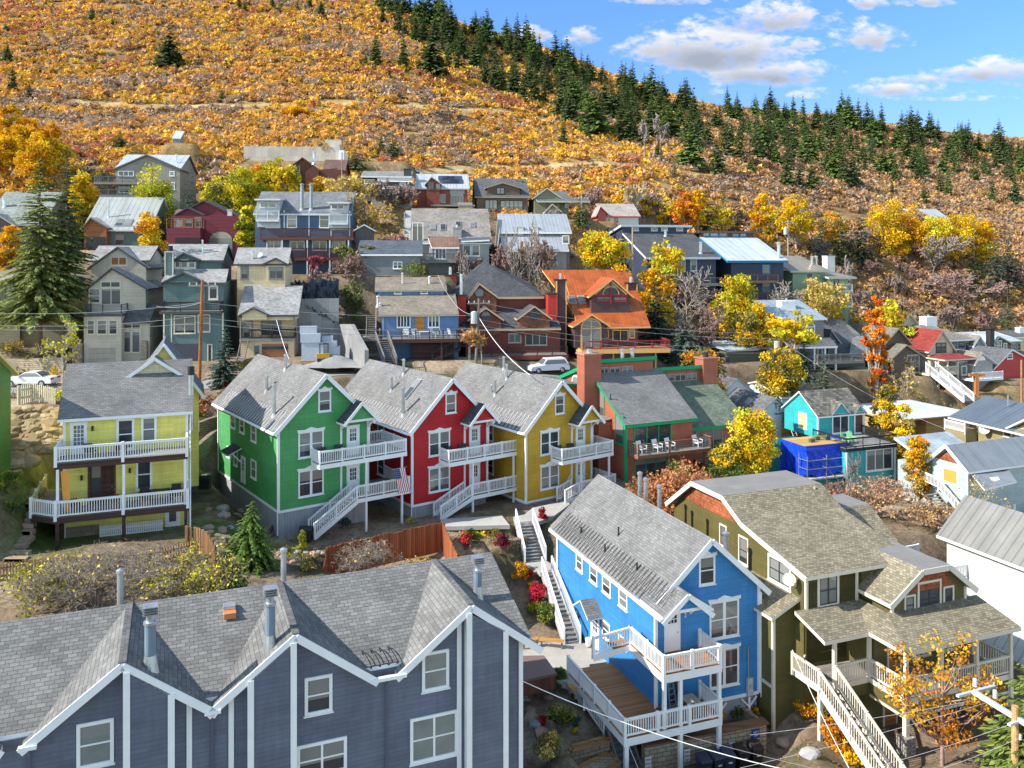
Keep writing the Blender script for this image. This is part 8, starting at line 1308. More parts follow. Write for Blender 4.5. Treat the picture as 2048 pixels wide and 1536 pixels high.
# stone retaining wall, signs and bins in front of the blue house
w0,w1=pz(1290,1495,14.3),pz(1533,1448,14.3); t=thing('retaining_wall','tan stone retaining wall with a brown cap below the blue house','wall',(w0+w1)/2-Vector((0,0,1.6))); o=t.location; B=MB(); dv=(w1-w0).normalized(); nv=Vector((-dv.y,dv.x,0)); B.slab([w0-o,w1-o,w1+nv*.4-o,w0+nv*.4-o],2.4,RETW,RETW); B.slab([w1-o,w1+nv*.4-o,w1+nv*3-dv*.2-o,w1+nv*3-dv*.6-o],2.4,RETW,RETW); B.build('stonework',t); B=MB(); B.slab([w0-nv*.1-o+Vector((0,0,.12)),w1-nv*.1+dv*.1-o+Vector((0,0,.12)),w1+nv*.5+dv*.1-o+Vector((0,0,.12)),w0+nv*.5-o+Vector((0,0,.12))],.12,wood((.22,.12,.07)),wood((.22,.12,.07))); B.build('cap',t)
rz=math.atan2(dv.y,dv.x)
def sign(label,k,z,w,h,col,lines,fg):
    p=w0+(w1-w0)*k-nv*.06; t=thing('sign',label,'sign',(p.x,p.y,z),rz); B=MB(); B.box(-w/2,w/2,-.03,0,0,h,col); B.build('board',t); n=len(lines)
    for i,s in enumerate(lines): lettering(t,'lettering',s,h/n*.62,(0,-.045,h-(i+.78)*h/n),(R(90),0,0),fg,'CENTER',.005)
SB_=paint((.02,.06,.28)); RDL=paint((.4,.03,.03))
sign('blue parking sign with white lettering at the right end of the stone wall',.90,13.2,.5,.95,SB_,('LOT IS','FOR','PATRON','PARKING','ONLY'),white()); 
for k,l,z in ((.70,'small white no parking sign right of the bins',13.1),(.33,'small white no parking sign left of the bins',13.2),(.02,'small white no parking sign at the left end of the stone wall',13.2)): sign(l,k,z,.36,.62,white(),('PARK','ONLY','24/7'),RDL)
def binn(label,k,off,c):
    p=w0+(w1-w0)*k-nv*off; z=12.75; t=thing('wheelie_bin',label,'bin',(p.x,p.y,z),rz+random.uniform(-.15,.15),'wheelie bins along the stone wall'); m=paint(c,.5); B=MB(); B.hexa([(-.24,-.28,.08),(.24,-.28,.08),(.24,.26,.08),(-.24,.26,.08),(-.31,-.38,.98),(.31,-.38,.98),(.31,.34,.98),(-.31,.34,.98)],m); B.build('body',t)
    B=MB(); B.hexa([(-.33,-.42,.98),(.33,-.42,.98),(.33,.38,.98),(-.33,.38,.98),(-.29,-.36,1.07),(.29,-.36,1.07),(.29,.36,1.12),(-.29,.36,1.12)],m); B.bar((-.28,.44,1.0),(.28,.44,1.0),.04,.04,m); B.build('lid',t)
    for sx in (-1,1): B=MB(); B.tube((sx*.22,.3,.1),(sx*.3,.3,.1),.1,.1,BLK,10); B.build('wheel',t)
    B=MB(); B.box(-.1,.12,-.395,-.385,.62,.7,white()); B.build('label_plate',t)
for k,off,c,l in ((.40,.9,(.04,.05,.075),'dark blue grey bin, first from the left'),(.50,.85,(.04,.05,.08),'dark blue grey bin, second from the left'),(.60,.8,(.045,.055,.09),'dark blue grey bin, third from the left'),(.72,.75,(.035,.028,.026),'brown black bin, left one of two below the blue sign'),(.84,.7,(.035,.028,.026),'brown black bin, right one of two below the blue sign')): binn(l,k,off,c)
def rock(label,p,r,c,seed,sq=(1,1,.7)):
    rr=np.random.default_rng(seed); import bmesh; bm=bmesh.new(); bmesh.ops.create_icosphere(bm,subdivisions=2,radius=r)
    pl=[(unit(rr.normal(size=(1,3)))[0],r*rr.uniform(.55,.85)) for _ in range(9)]
    for v in bm.verts:
        q=np.array(v.co)
        for nn,d in pl:
            e=q@nn-d
            if e>0: q=q-nn*e
        v.co=Vector(q*np.array(sq))
    me=bpy.data.meshes.new('rock'); bm.to_mesh(me); bm.free(); me.materials.append(c); return me
ROCKM=[concrete((.38,.29,.22),.3),concrete((.34,.33,.33),.25),concrete((.40,.26,.19),.3)]; RM=[rock('',None,.5,ROCKM[i%3],i+3,(1.15,.9,.7)) for i in range(6)]
def boulder(p,s,i,label,group): o=bpy.data.objects.new('boulder',RM[i%6]); COL.objects.link(o); o.location=p; o.scale=(s,s,s*.9); o.rotation_euler=(0,0,i*1.7); return tag(o,label,'boulder',group)
i=0
for (u,v,s,l) in ((1572,1490,1.0,'large tan boulder right of the stone wall'),(1570,1505,.8,'grey boulder on the slope beside the wooden stairs'),(1552,1430,.7,'boulder behind the stone wall end'),(1600,1395,.8,'boulder by the olive house side wall'),(1620,1520,1.1,'pale flat boulder near the bottom edge')): boulder(hit(u,v),s,i,l,None); i+=1
for (u,v,s) in ((1062,1425,.8),(1060,1445,.9),(1068,1462,.8),(1080,1478,1.0),(1052,1408,.7),(1055,1330,.6),(1095,1398,.6),(1045,1400,.6)): boulder(hit(u,v),s,i,'rough tan border rock along the shady garden bed','border rocks of the shady garden'); i+=1
for k in range(26):
    u=random.uniform(395,545); v=random.uniform(1010,1095); boulder(hit(u,v),random.uniform(.5,1.1),i,'brown terrace rock between the yellow cottage and the green house','terrace rocks by the green house'); i+=1
for k in range(22):
    u=random.uniform(545,660); v=1108+random.uniform(-8,22); boulder(hit(u,v),random.uniform(.4,.8),i,'reddish border rock of the bed beside the board fence','border rocks by the board fence'); i+=1
def wallrun(name,label,pts,h,t,m,cat='wall',down=.6):
    B=MB()
    for p,q in zip(pts,pts[1:]): d=(q-p); d.z=0; d.normalize(); n=Vector((-d.y,d.x,0))*t/2; e=Vector((0,0,h)); dn=Vector((0,0,-down)); q=q+d*t*.3; B.hexa([p-n+dn,q-n+dn,q+n+dn,p+n+dn,p-n+e,q-n+e,q+n+e,p+n+e],m)
    return thg(name,label,cat,B)
TERR=stone((.26,.22,.17),(.34,.28,.21),3,(.12,.1,.08))
for (pts,h,l) in ((((396,878),(440,872),(478,890)),.7,'upper low stone terrace wall left of the green house'),(((392,925),(440,915),(470,930)),.8,'middle low stone terrace wall left of the green house'),(((388,985),(440,978),(490,1000)),.9,'lower low stone terrace wall left of the green house'),(((430,1092),(475,1100),(520,1090),(548,1062)),.7,'curved block wall round the little lawn')): wallrun('terrace_wall',l,smooth([hit(*p) for p in pts],4),h,.4,TERR)
wallrun('terrace_wall','dark stacked stone wall at the corner of the townhouse roof',[pz(1005,1130,17.2),pz(1050,1120,17.2)],1.7,.5,stone((.20,.14,.09),(.32,.24,.16),2.6,(.06,.05,.04),False),down=2)
wallrun('retaining_wall','long pale stone wall behind the parked white sedan',[hit(-40,742),hit(40,741),hit(128,740)],1.1,.5,stone((.34,.28,.20),(.44,.38,.29),3,(.25,.2,.15)),down=1)
CW=concrete((.25,.255,.26),.2,1.3); f=CR.Fp
def crp(x,y,yo): a,z=CR.Fp(x,y,yo,'f1'); return CR.w(a,yo,z)
a,b=crp(1380,760,3.5),crp(1812,755,3.5); B=MB(); B.prism([a,b,Vector((b.x,b.y,25)),Vector((a.x,a.y,25))],CR.d2*.5,CW); b2=crp(1925,1000,-1.5); b3=crp(2060,1250,-6); b=crp(1815,1000,3.2); B.prism([b,b2,Vector((b2.x,b2.y,25)),Vector((b.x,b.y,25))],CR.d1*.4,CW); B.prism([b2,b3,Vector((b3.x,b3.y,25)),Vector((b2.x,b2.y,25))],CR.d1*.4,CW); thg('retaining_wall','tall raw concrete retaining wall between the cream and tan roofed houses','wall',B)
a2,b2=crp(1300,585,8),crp(1815,575,8); B=MB(); rr=random.Random(4); nx,ny=26,8; gr=[[(a+(b-a)*(i/nx)).lerp(a2+(b2-a2)*(i/nx),j/ny)+Vector((0,-rr.uniform(0,.5),rr.uniform(-.25,.25)))+CR.d2*.3 for i in range(nx+1)] for j in range(ny+1)]
for j in range(ny):
    for i_ in range(nx): B.face([gr[j][i_],gr[j][i_+1],gr[j+1][i_+1],gr[j+1][i_]],paint((.025,.03,.04),.25))
o=thg('ground_sheet','black plastic sheet pinned over the bank above the concrete wall','plastic sheet',B)
def bxthing(name,label,cat,p,rz,sz,m,parts=()): 
    t=thing(name,label,cat,p,rz); B=MB(); B.box(-sz[0]/2,sz[0]/2,-sz[1]/2,sz[1]/2,0,sz[2],m); B.build('body',t); return t
WSH=paint((.42,.46,.54),.4)
p=hit(645,738); 
for (u,v,sz,l) in ((626,727,(2.2,1.4,3.6),'tall white wrapped stack on the building plot, left of two'),(664,722,(1.6,1.2,2.4),'leaning white wrapped stack on the building plot, right of two')):
    t=thing('pallet_stack',l,'wrapped stack',hit(u,v),.15); B=MB(); B.box(-sz[0]/2,sz[0]/2,-sz[1]/2,sz[1]/2,0,sz[2]*.55,WSH); B.box(-sz[0]/2-.1,sz[0]/2-.3,-sz[1]/2-.1,sz[1]/2-.2,sz[2]*.55,sz[2]*.8,WSH); B.box(-sz[0]/2-.2,sz[0]/2-.7,-.4,sz[1]/2-.3,sz[2]*.8,sz[2],WSH); B.build('wrapped_load',t); B=MB(); B.box(-sz[0]/2-.1,sz[0]/2+.1,-sz[1]/2-.1,sz[1]/2+.1,-.2,.12,PLY); B.build('pallet',t)
t=thing('mini_excavator','small yellow excavator with a black cab on the building plot','excavator',hit(646,727),3.4); t.scale=(.75,.75,.75); YP=paint((.62,.36,.02))
for sx in (-.6,.6): B=MB(); B.box(sx-.2,sx+.2,-1,1,0,.5,BLK); B.tube((sx-.2,-1,.25),(sx+.2,-1,.25),.25,.25,BLK,10); B.tube((sx-.2,1,.25),(sx+.2,1,.25),.25,.25,BLK,10); B.build('track',t)
B=MB(); B.box(-.85,.85,-.8,1.0,.6,1.25,YP); B.build('body',t); B=MB(); 
for a_,b_ in ((-.7,-.6),(.4,-.6),(-.7,.6),(.4,.6)): B.box(a_,a_+.1,b_,b_+.1,1.25,2.5,BLK)
B.box(-.75,.55,-.65,.75,2.5,2.6,BLK); B.build('cab',t); B=MB(); B.bar((.2,-.9,1.0),(.2,-2.0,2.3),.22,.3,YP); B.bar((.2,-2.0,2.3),(.2,-3.0,1.2),.18,.25,YP); B.build('arm',t); B=MB(); B.box(-.1,.5,-3.3,-2.8,.7,1.3,BLK); B.build('bucket',t)
p=hit(668,734); t=thing('gravel_heap','pale gravel heap in front of the yellow excavator','gravel heap',p); q=rng.random((60,60)); 
me=MB(); n=22; zf=lambda a,b: 1.0*math.exp(-((a/2.0)**2+(b/1.2)**2))-.15+.08*random.random(); zz_=[[zf((i_/n-.5)*10,(j/n-.5)*6) for i_ in range(n+1)] for j in range(n+1)]
for j in range(n):
    for i_ in range(n): me.face([((i_+a_)/n*10-5,(j+b_)/n*6-3,zz_[j+b_][i_+a_]) for a_,b_ in ((0,0),(1,0),(1,1),(0,1))],GREYC)
me.build('gravel',t,True)
# fences
def fence(name,label,pts,h,bw,gap,m,posts=2.4,rails=(.25,.75),pm=None,point=False,sub=None):
    t=thing(name,label,'fence',pts[0]); o=t.location
    for p,q in zip(pts,pts[1:]):
        B=MB(); d=q-p; L=Vector((d.x,d.y,0)).length; u=Vector((d.x,d.y,0)).normalized(); nn=Vector((-u.y,u.x,0)); n=max(1,int(L/(bw+gap)))
        for i_ in range(n):
            c=p+d*((i_+.5)/n)-o; hh=h*random.uniform(.96,1.04); a=c-u*bw/2; b=c+u*bw/2; k=nn*.03; dn=Vector((0,0,-.3)); e=Vector((0,0,hh)); tl=random.uniform(-.02,.02)*u*(1 if point else 0); B.hexa([a-k+dn,b-k+dn,b+k+dn,a+k+dn,a-k+e+tl,b-k+e+tl,b+k+e+tl,a+k+e+tl],m)
            if point: x=c+Vector((0,0,hh+bw*.9))+tl; B.face([a-k+e+tl,b-k+e+tl,x],m); B.face([b+k+e+tl,a+k+e+tl,x],m)
        for r in rails: B.bar(p-o+Vector((0,0,h*r))+nn*.07,q-o+Vector((0,0,h*r))+nn*.07,.08,.1,m)
        B.build('panel',t)
        for i_ in range(int(L/posts)+1): c=p+d*min(1,i_*posts/L)-o+nn*.12; B=MB(); B.box(c.x-.07,c.x+.07,c.y-.07,c.y+.07,c.z-.4,c.z+h*.98,pm or m); B.build('post',t)
    return t
REDW=wood((.34,.11,.045),.15,True,.35)
fence('board_fence','rusty red board fence in a U below the green and red houses',[pz(648,1190,18.4),pz(654,1148,18.9),pz(770,1120,19.1),pz(885,1094,19.3),pz(915,1165,18.7)],1.75,.14,.012,REDW)
PKW=wood((.33,.19,.10),.1,True,.35); fence('picket_fence','long brown picket fence behind the bramble tangle',[hit(-60,1172),hit(80,1160),hit(200,1146),hit(300,1134),hit(385,1118)],.95,.07,.09,PKW,3,point=True)
fence('picket_fence','curved brown picket fence beside the yellow cottage',smooth([hit(372,1098),hit(395,1104),hit(415,1118),hit(430,1148)],3),1.35,.07,.07,PKW,3,point=True)
CRM=paint((.62,.58,.40)); 
a,b,c=hit(38,812),hit(62,806),hit(112,810); fence('picket_fence','cream picket fence along the road above the boulder wall',[a+Vector((0,0,.3)),b+Vector((0,0,.2)),c],1.3,.09,.09,CRM,2.5,point=True)
# boulder wall
BWM=MB(); t=thing('boulder_wall','high wall of stacked tan boulders left of the yellow cottage','wall',hit(70,900)); o=t.location
STM=[concrete((.42,.32,.18),.3),concrete((.36,.26,.16),.3),concrete((.46,.37,.23),.3)]; RMW=[rock('',None,.5,STM[i_%3],40+i_,(1.3,.9,.85)) for i_ in range(6)]; vs=[];fs=[];mi=[]
for r_ in range(9):
    for c_ in range(9):
        u=28+c_*11.5+(r_%2)*5+random.uniform(-3,3); v=822+r_*13+random.uniform(-3,3); 
        if u>122 or (v>905 and u>62): continue
        q=P(u,v,57.5+ (8-r_)*.22+.08*c_); mr=RMW[random.randrange(6)]; s=random.uniform(.85,1.25); k=len(vs); an=random.uniform(-.3,.3)
        for w in mr.vertices: x_,y_,z_=w.co*s; vs.append((q.x+x_*math.cos(an)-o.x,q.y+y_-o.y,q.z+z_+x_*math.sin(an)-o.z))
        for f_ in mr.polygons: fs.append(tuple(k+j for j in f_.vertices)); mi.append(STM.index(mr.materials[0]))
me=bpy.data.meshes.new('boulders'); me.from_pydata(vs,[],fs); [me.materials.append(m_) for m_ in STM]; me.polygons.foreach_set('material_index',mi); ob=bpy.data.objects.new('stonework',me); COL.objects.link(ob); ob.parent=t
t=thing('garden_steps','winding flagstone steps climbing the grass left of the yellow cottage','steps',hit(40,1050)); o=t.location
FS=concrete((.36,.27,.18),.3); B=MB()
for k in range(17):
    u=68-2.3*k+2*math.sin(k*1.3); v=982+9.2*k; p=hit(u,v)-o; w=random.uniform(.55,.8); B.hexa([p+Vector((a_*w,b_*.28,c_)) for c_ in (-.15,.12) for a_,b_ in ((-1,-1),(1,-1),(.9,1),(-1,1))],FS)
B.build('treads',t)
# ---- vehicles
def car(label,p,rz,c,kind='sedan',name='parked_car',group=None):
    t=thing(name,label,'van' if kind=='van' else 'car',p,rz,group); m=paint(c,.25,.02); L,Wd,Hh={'sedan':(4.7,1.8,1.42),'suv':(4.6,1.85,1.7),'van':(5.8,2.0,2.15)}[kind]
    lo=[(-L/2,.35),(L/2,.35),(L/2,.62),(L/2-.12,.78),(L*.22,.92),(-L*.32,.95),(-L/2+.05,.88),(-L/2,.6)] if kind!='van' else [(-L/2,.35),(L/2,.35),(L/2,.75),(L/2-.25,1.0),(L*.33,1.12),(-L/2,1.12)]
    hi={'sedan':[(L*.22,.92),(L*.05,1.38),(-L*.17,1.42),(-L*.33,.95)],'suv':[(L*.22,.92),(L*.08,1.62),(-L*.40,1.66),(-L*.48,.95)],'van':[(L*.40,1.08),(L*.26,1.95),(L*.2,2.1),(-L/2+.02,2.12),(-L/2,1.1)]}[kind]
    B=MB(); B.prism([(a,-Wd/2,b) for a,b in lo],(0,Wd,0),m); 
    w0_=Wd/2-.03; w1_=Wd/2-.22; n=len(hi); R0=[(a,-(w0_ if b<1.15 else w1_),b) for a,b in hi]; R1=[(a,-y,b) for a,y,b in R0]; B.face(R0[::-1],m); B.face(R1,m)
    for i_ in range(n-1): B.face([R0[i_],R0[i_+1],R1[i_+1],R1[i_]],m)
    B.build('body',t); G_=glass(); B=MB(); cx=sum(a for a,b in hi)/n; cz=sum(b for a,b in hi)/n+.02
    if kind!='van':
        for sg in (-1,1):
            q=[((a-cx)*.86+cx,sg*((w0_ if b<1.15 else w1_)+.012),(b-cz)*.74+cz+.02) for a,b in hi]; B.face(q if sg>0 else q[::-1],G_)
    else:
        for sg in (-1,1): q=[(L*.36,sg*(w0_+.012),1.15),(L*.27,sg*(w1_+.05),1.8),(L*.14,sg*(w1_+.05),1.85),(L*.14,sg*(w0_+.012),1.15)]; B.face(q if sg>0 else q[::-1],G_)
    for (a,b),(c_,d) in ((hi[0],hi[1]),(hi[-1],hi[-2])):
        if kind=='van' and a<0: continue
        k0=.12;k1=.9; q=[(a+(c_-a)*k0,-w0_*.88,b+(d-b)*k0),(a+(c_-a)*k0,w0_*.88,b+(d-b)*k0),(a+(c_-a)*k1,w1_*.9,b+(d-b)*k1),(a+(c_-a)*k1,-w1_*.9,b+(d-b)*k1)]; s=.02 if a>0 else -.02; q=[(x_+s,y_,z_+.012) for x_,y_,z_ in q]; B.face(q if a>0 else q[::-1],G_)
    B.build('window',t)
    for sx in (-.31,.31):
        for sg in (-1,1):
            B=MB(); y0=sg*(Wd/2-.2); y1=sg*(Wd/2+.01); B.tube((sx*L,y0,.33),(sx*L,y1,.33),.33,.33,BLK,16); w=B.build('wheel',t); B=MB(); B.tube((sx*L,y1-sg*.02,.33),(sx*L,y1+sg*.015,.33),.21,.18,galv(),12); B.build('rim',w)
    for sg in (-1,1):
        B=MB(); B.box(L/2-.1,L/2+.012,sg*(Wd/2-.36)-.2,sg*(Wd/2-.36)+.2,.62,.76,paint((.7,.72,.74),.2)); B.build('headlight',t); B=MB(); B.box(-L/2-.012,-L/2+.12,sg*(Wd/2-.28)-.24,sg*(Wd/2-.28)+.24,.7,.86,paint((.35,.01,.01),.3)); B.build('tail_light',t)
        B=MB(); B.box(L*.12,L*.16,sg*Wd/2,sg*(Wd/2+.16),.95,1.08,m); B.build('mirror',t)
    return t
CWH=(.75,.76,.78); p=P(62,767,81.0); car('white sedan parked on the road above the boulder wall',Vector((p.x,p.y,gz(p.x,p.y)+.08)),math.pi+.02,CWH)
p=P(690,790,79.8); car('red car whose roof shows between the green and red house roofs',Vector((p.x,p.y,gz(p.x,p.y)+.05)),1.4,(.4,.015,.025),'suv'); p=hit(1096,748); car('white estate car parked before the dark red house garage',Vector((p.x,p.y,gz(p.x,p.y)+.1)),.3+math.pi,CWH,'suv')
p=P(1872,806,137); V_=car('white plumber van with a red panel and roof ladder on the far street',Vector((p.x,p.y,gz(p.x,p.y)+.1)),-.28,CWH,'van','parked_van'); B=MB(); B.box(-1.9,.2,-1.005,-.99,1.1,1.8,paint((.30,.02,.04))); w=B.build('panel',V_); lettering(V_,'lettering','BURST?',.52,(-.85,-1.02,1.3),(R(90),0,0),white(),'CENTER'); B=MB(); B.bar((-2.3,-.5,2.25),(1.2,-.5,2.3),.06,.06,paint((.4,.03,.03))); B.bar((-2.3,.1,2.25),(1.2,.1,2.3),.06,.06,paint((.4,.03,.03))); B.build('roof_rack',V_)
p=P(2022,806,140); car('white car parked right of the plumber van',Vector((p.x,p.y,gz(p.x,p.y)+.1)),-.2,CWH)
# ---- poles and wires
def pole(label,u,v0,v1,Y,r,c=(.26,.12,.07),lean=0,arm=True,tr=False,rz=.3,h=None):
    top=P(u,v0,Y); x,y=at(u+lean,Y); z=gz(x,y); t=thing('utility_pole',label,'pole',(x,y,z)); B=MB(); q=top-Vector((x,y,z)); B.tube((0,0,-.5),q,r,r*.75,bark(c),10); B.build('post',t)
    if arm:
        B=MB(); d=Vector((math.cos(rz),math.sin(rz),0)); a=q-Vector((0,0,.5)); B.bar(a-d*1.2,a+d*1.2,.12,.14,wood((.35,.32,.28))); ar=B.build('crossarm',t)
        for k in (-1.1,-.5,.5,1.1): B=MB(); c_=a+d*k; B.tube(c_,c_+Vector((0,0,.28)),.06,.05,paint((.5,.5,.5)),6); B.build('insulator',ar)
    if tr: B=MB(); c_=q+Vector((-.5,-.2,-2.6)); B.tube(c_,c_+Vector((0,0,1.2)),.34,.34,paint((.42,.45,.47)),12); B.tube(c_+Vector((0,0,1.2)),c_+Vector((0,0,1.3)),.3,.1,paint((.42,.45,.47)),12); B.build('transformer',t)
    return top
T1=pole('reddish leaning utility pole in front of the dark teal house',405,560,790,76,.17,(.32,.12,.05),-8,True,False,.2)
T2=pole('grey utility pole with a transformer can before the dark red house',958,597,740,88,.16,(.20,.17,.15),-8,True,True,.3)
T3=pole('brown utility pole on the bank left of the purple grey house',1561,660,765,103,.17,(.34,.16,.08),-4,True,True,.2)
T4=pole('thin pale utility pole behind the metal roofed house',1163,392,470,140,.13,(.4,.35,.3),0,True,False,.2); T5=pole('pale utility pole among the golden aspens',1576,440,500,150,.14,(.4,.32,.25),0,True,True,.2); T6=pole('brown pole at the right edge beside the white car',2043,720,800,118,.16,(.36,.2,.1),0,False)
T7=pole('slim pole with guy wires beside the brown timber house',684,305,390,138,.12,(.3,.2,.15),0,False); T8=pole('pale pole left of the dark blue condo',1265,455,600,118,.13,(.4,.3,.22),0,False)
p=P(2030,1412,36); x,y=p.x,p.y; t=thing('utility_pole','round timber pole with a white steel crossarm at the lower right corner','pole',(x,y,gz(x,y))); o=t.location; B=MB(); B.tube((0,0,-1),p-o,.16,.14,bark((.46,.27,.12)),12); B.build('post',t)
STL=paint((.50,.55,.60),.4); e0,e1=P(1945,1382,37.2),P(2075,1462,35.4); B=MB(); B.bar(e0-o,e1-o,.16,.2,STL); ca=B.build('crossarm',t); B=MB(); b0,b1=P(1915,1392,36.8),P(1990,1372,38.2); B.bar(b0-o,b1-o,.14,.1,STL); B.bar(P(2018,1450,35.6)-o,P(2050,1436,36.2)-o,.14,.1,STL); B.build('cross_bar',t)
for u,v in ((1950,1372),(1990,1395),(2040,1478)): B=MB(); q=P(u,v,36.8)-o; [B.tube(q+Vector((0,0,.09*k)),q+Vector((0,0,.09*k+.06)),.1,.07,paint((.55,.57,.6),.3),8) for k in range(4)]; B.build('insulator',ca)
WM=paint((.42,.42,.43),.5); WD=paint((.25,.25,.26),.5)
def wire(label,a,b,sag,r,m=WM,group='overhead wires'):
    pts=[]; n=18
    for k in range(n+1): s=k/n; q=a.lerp(b,s); q.z-=sag*4*s*(1-s); pts.append(q)
    B=MB(); B.path(pts,r*.62,m,5); o=B.build('wire'); return tag(o,label,'wire',group)
for i_,(v0,v1,dz,sg) in enumerate(((624,0,-2.0,.5),(648,0,-3.2,.5),(657,0,-3.8,.4))): wire('overhead street wire running left from the reddish pole'+(', top one' if i_==0 else ', middle one' if i_==1 else ', lowest one'),T1+Vector((0,0,dz)),P(-60,v0,70),sg,.03)
for i_,dz in enumerate((-2.0,-3.4,-3.9)): wire('street wire between the reddish pole and the transformer pole, '+('top one','middle one','lowest one')[i_],T1+Vector((0,0,dz)),T2+Vector((0,0,dz+.3)),.6,.03)
for i_,dz in enumerate((-.4,-1.0,-2.2,-2.8)): wire('street wire from the transformer pole toward the brown bank pole, '+('top one','second one','third one','lowest one')[i_],T2+Vector((0,0,dz)),T3+Vector((0,0,dz)),.9,.025)
wire('bright service cable dropping from the transformer pole to the yellow roof',T2+Vector((0,0,-2)),P(1060,750,70.5),.6,.045,white()); wire('bright service cable dropping from the cream house corner to the green roof',P(553,640,82),P(578,718,72),.2,.04,white()); wire('service cable from the transformer pole up to the shingled house',T2+Vector((0,0,-1.6)),P(876,550,100),1.5,.035); wire('service cable from the reddish pole to the beige house',T1+Vector((0,0,-2)),P(312,612,88),.3,.03); wire('service cable falling from the bank pole to the condo',T3+Vector((0,0,-1)),P(1310,690,85),1.2,.03); wire('long wire from the bank pole toward the lower right street',T3+Vector((0,0,-1.2)),P(2040,905,90),1.6,.03)
for i_,(a,b,Ya,Yb,sg,r) in enumerate((((1040,1360),(1900,1590),39,37,.9,.035),((1165,1410),(1930,1600),40,39,.3,.014),((1500,1470),(1940,1402),37,37,.1,.012),((1480,1536),(1990,1400),36.5,37,.12,.012),((1740,1536),(2030,1445),36,36,.1,.012),((1840,1550),(2040,1475),35,35.5,.1,.012),((1585,1300),(1700,1540),45,37,.2,.03),((1225,1405),(1280,1545),47,39,.1,.02))):
    wire(('thick white cable crossing in front of the blue house porch','thin service wire below the thick white cable','power line to the left tip of the steel crossarm','power line to the middle of the steel crossarm','power line to the timber pole head','lowest power line at the timber pole','cable from the blue house meter to the street','steep cable over the brown deck corner')[i_],P(*a,Ya),P(*b,Yb),sg,r,white() if i_ in (0,6,7) else WM)
# ---- flag
def flag():
    fx,fz=RED.Fp(-5,1205,-.9,'c2'); o=RED.w(fx-.9,-1.62,fz+1.75); t=thing('flag','striped national flag hanging from the green house lower railing','flag',o,RED.yaw+.05); w,h=1.5,1.0; B=MB(); Rr=paint((.42,.015,.03)); Wh=white(); Bl=paint((.02,.035,.16)); wv=lambda a: .05*math.sin(a*5)
    pt=lambda a,b: (b*1.0+.28*a,-.05+wv(b+a)*.8,-a*1.25)          # a along the length (down), b across the stripes
    for s in range(13):
        for k in range(10):
            a0,a1=k/10*w,(k+1)/10*w; b0,b1=s/13*h,(s+1)/13*h; m=Bl if (a1<=.61 and s<7) else (Rr if s%2==0 else Wh); B.face([pt(a0,b0),pt(a0,b1),pt(a1,b1),pt(a1,b0)],m); 
    for i_ in range(5):
        for j in range(4): a_,b_=.07+i_*.12,.06+j*.13; q=pt(a_,b_); B.face([(q[0]-.025,q[1]-.012,q[2]-.02),(q[0]+.025,q[1]-.012,q[2]-.02),(q[0],q[1]-.012,q[2]+.035)],Wh)
    B.build('cloth',t); B=MB(); B.tube((-.1,-.02,.03),(1.15,-.02,.03),.02,.02,galv(),6); B.build('staff',t)
flag()
# ---- porch furniture
def armchair(H,x,y,z,rz,c,label,group,name='chair'):
    t=thing(name,label,'chair',H.w(x,y,z),H.yaw+rz,group); m=paint(c); B=MB(); B.box(-.3,.3,-.3,.3,.34,.42,m); B.build('seat',t); B=MB(); B.hexa([(-.32,.26,.4),(.32,.26,.4),(.32,.32,.4),(-.32,.32,.4),(-.3,.42,.98),(.3,.42,.98),(.3,.48,.98),(-.3,.48,.98)],m); B.build('backrest',t)
    for sx in (-1,1):
        B=MB(); B.bar((sx*.34,-.3,.62),(sx*.34,.36,.66),.06,.05,m); B.build('armrest',t)
        for yy in (-.27,.27): B=MB(); B.box(sx*.3-.025,sx*.3+.025,yy-.025,yy+.025,0,.62,m); B.build('leg',t)
DKC=(.03,.022,.02)
for H,x,y,z,rz,c,l in ((YC,1.55,-1.0,4.78,2.8,DKC,'dark chair on the upper veranda, left of two'),(YC,3.2,-1.1,4.78,3.4,DKC,'dark chair on the upper veranda, right of two'),(YC,.6,-.9,1.62,2.0,DKC,'brown chair behind the orange curtain'),(YC,4.6,-.8,1.62,.2,DKC,'dark chair left of the flower table'),(YC,6.3,-.8,1.62,-.2,DKC,'dark chair at the right end of the lower veranda')): armchair(H,x,y,z,rz,c,l,'yellow cottage veranda chairs')
for H,dz in ((GREEN,0),(RED,-.9),(YEL,-1.68)):
    nm={0:'green',-.9:'red',-1.68:'mustard'}[dz]; armchair(H,3.4,-.7,5.2+dz,.4,(.03,.03,.04),'black chair on the %s house balcony, left of two'%nm,'black balcony chairs'); armchair(H,4.4,-.6,5.2+dz,-.3,(.03,.03,.04),'black chair on the %s house balcony, right of two'%nm,'black balcony chairs')
for x,l in ((1.1,'left'),(2.7,'middle'),(4.0,'second from right'),(6.9,'right')): armchair(BC,x,-.8,1.5,.3,(.7,.72,.75),'white plastic chair on the condo deck, '+l,'white chairs on the condo deck')
for k,x in enumerate((2.5,3.6,5.6,6.6,7.5)): armchair(BD,x,-1.4,BD_Z,.5*k,(.5,.55,.55),'pale chair on the brown railed deck, %s from the left'%('first','second','third','fourth','fifth')[k],'pale chairs on the brown deck')
def table(H,x,y,z,l,w,d,c,h=.7):
    t=thing('table',l,'table',H.w(x,y,z),H.yaw); m=paint(c); B=MB(); B.box(-w/2,w/2,-d/2,d/2,h-.05,h,m); B.build('tabletop',t)
    for a_ in (-1,1):
        for b_ in (-1,1): B=MB(); B.box(a_*(w/2-.06)-.03,a_*(w/2-.06)+.03,b_*(d/2-.06)-.03,b_*(d/2-.06)+.03,0,h-.05,m); B.build('leg',t)
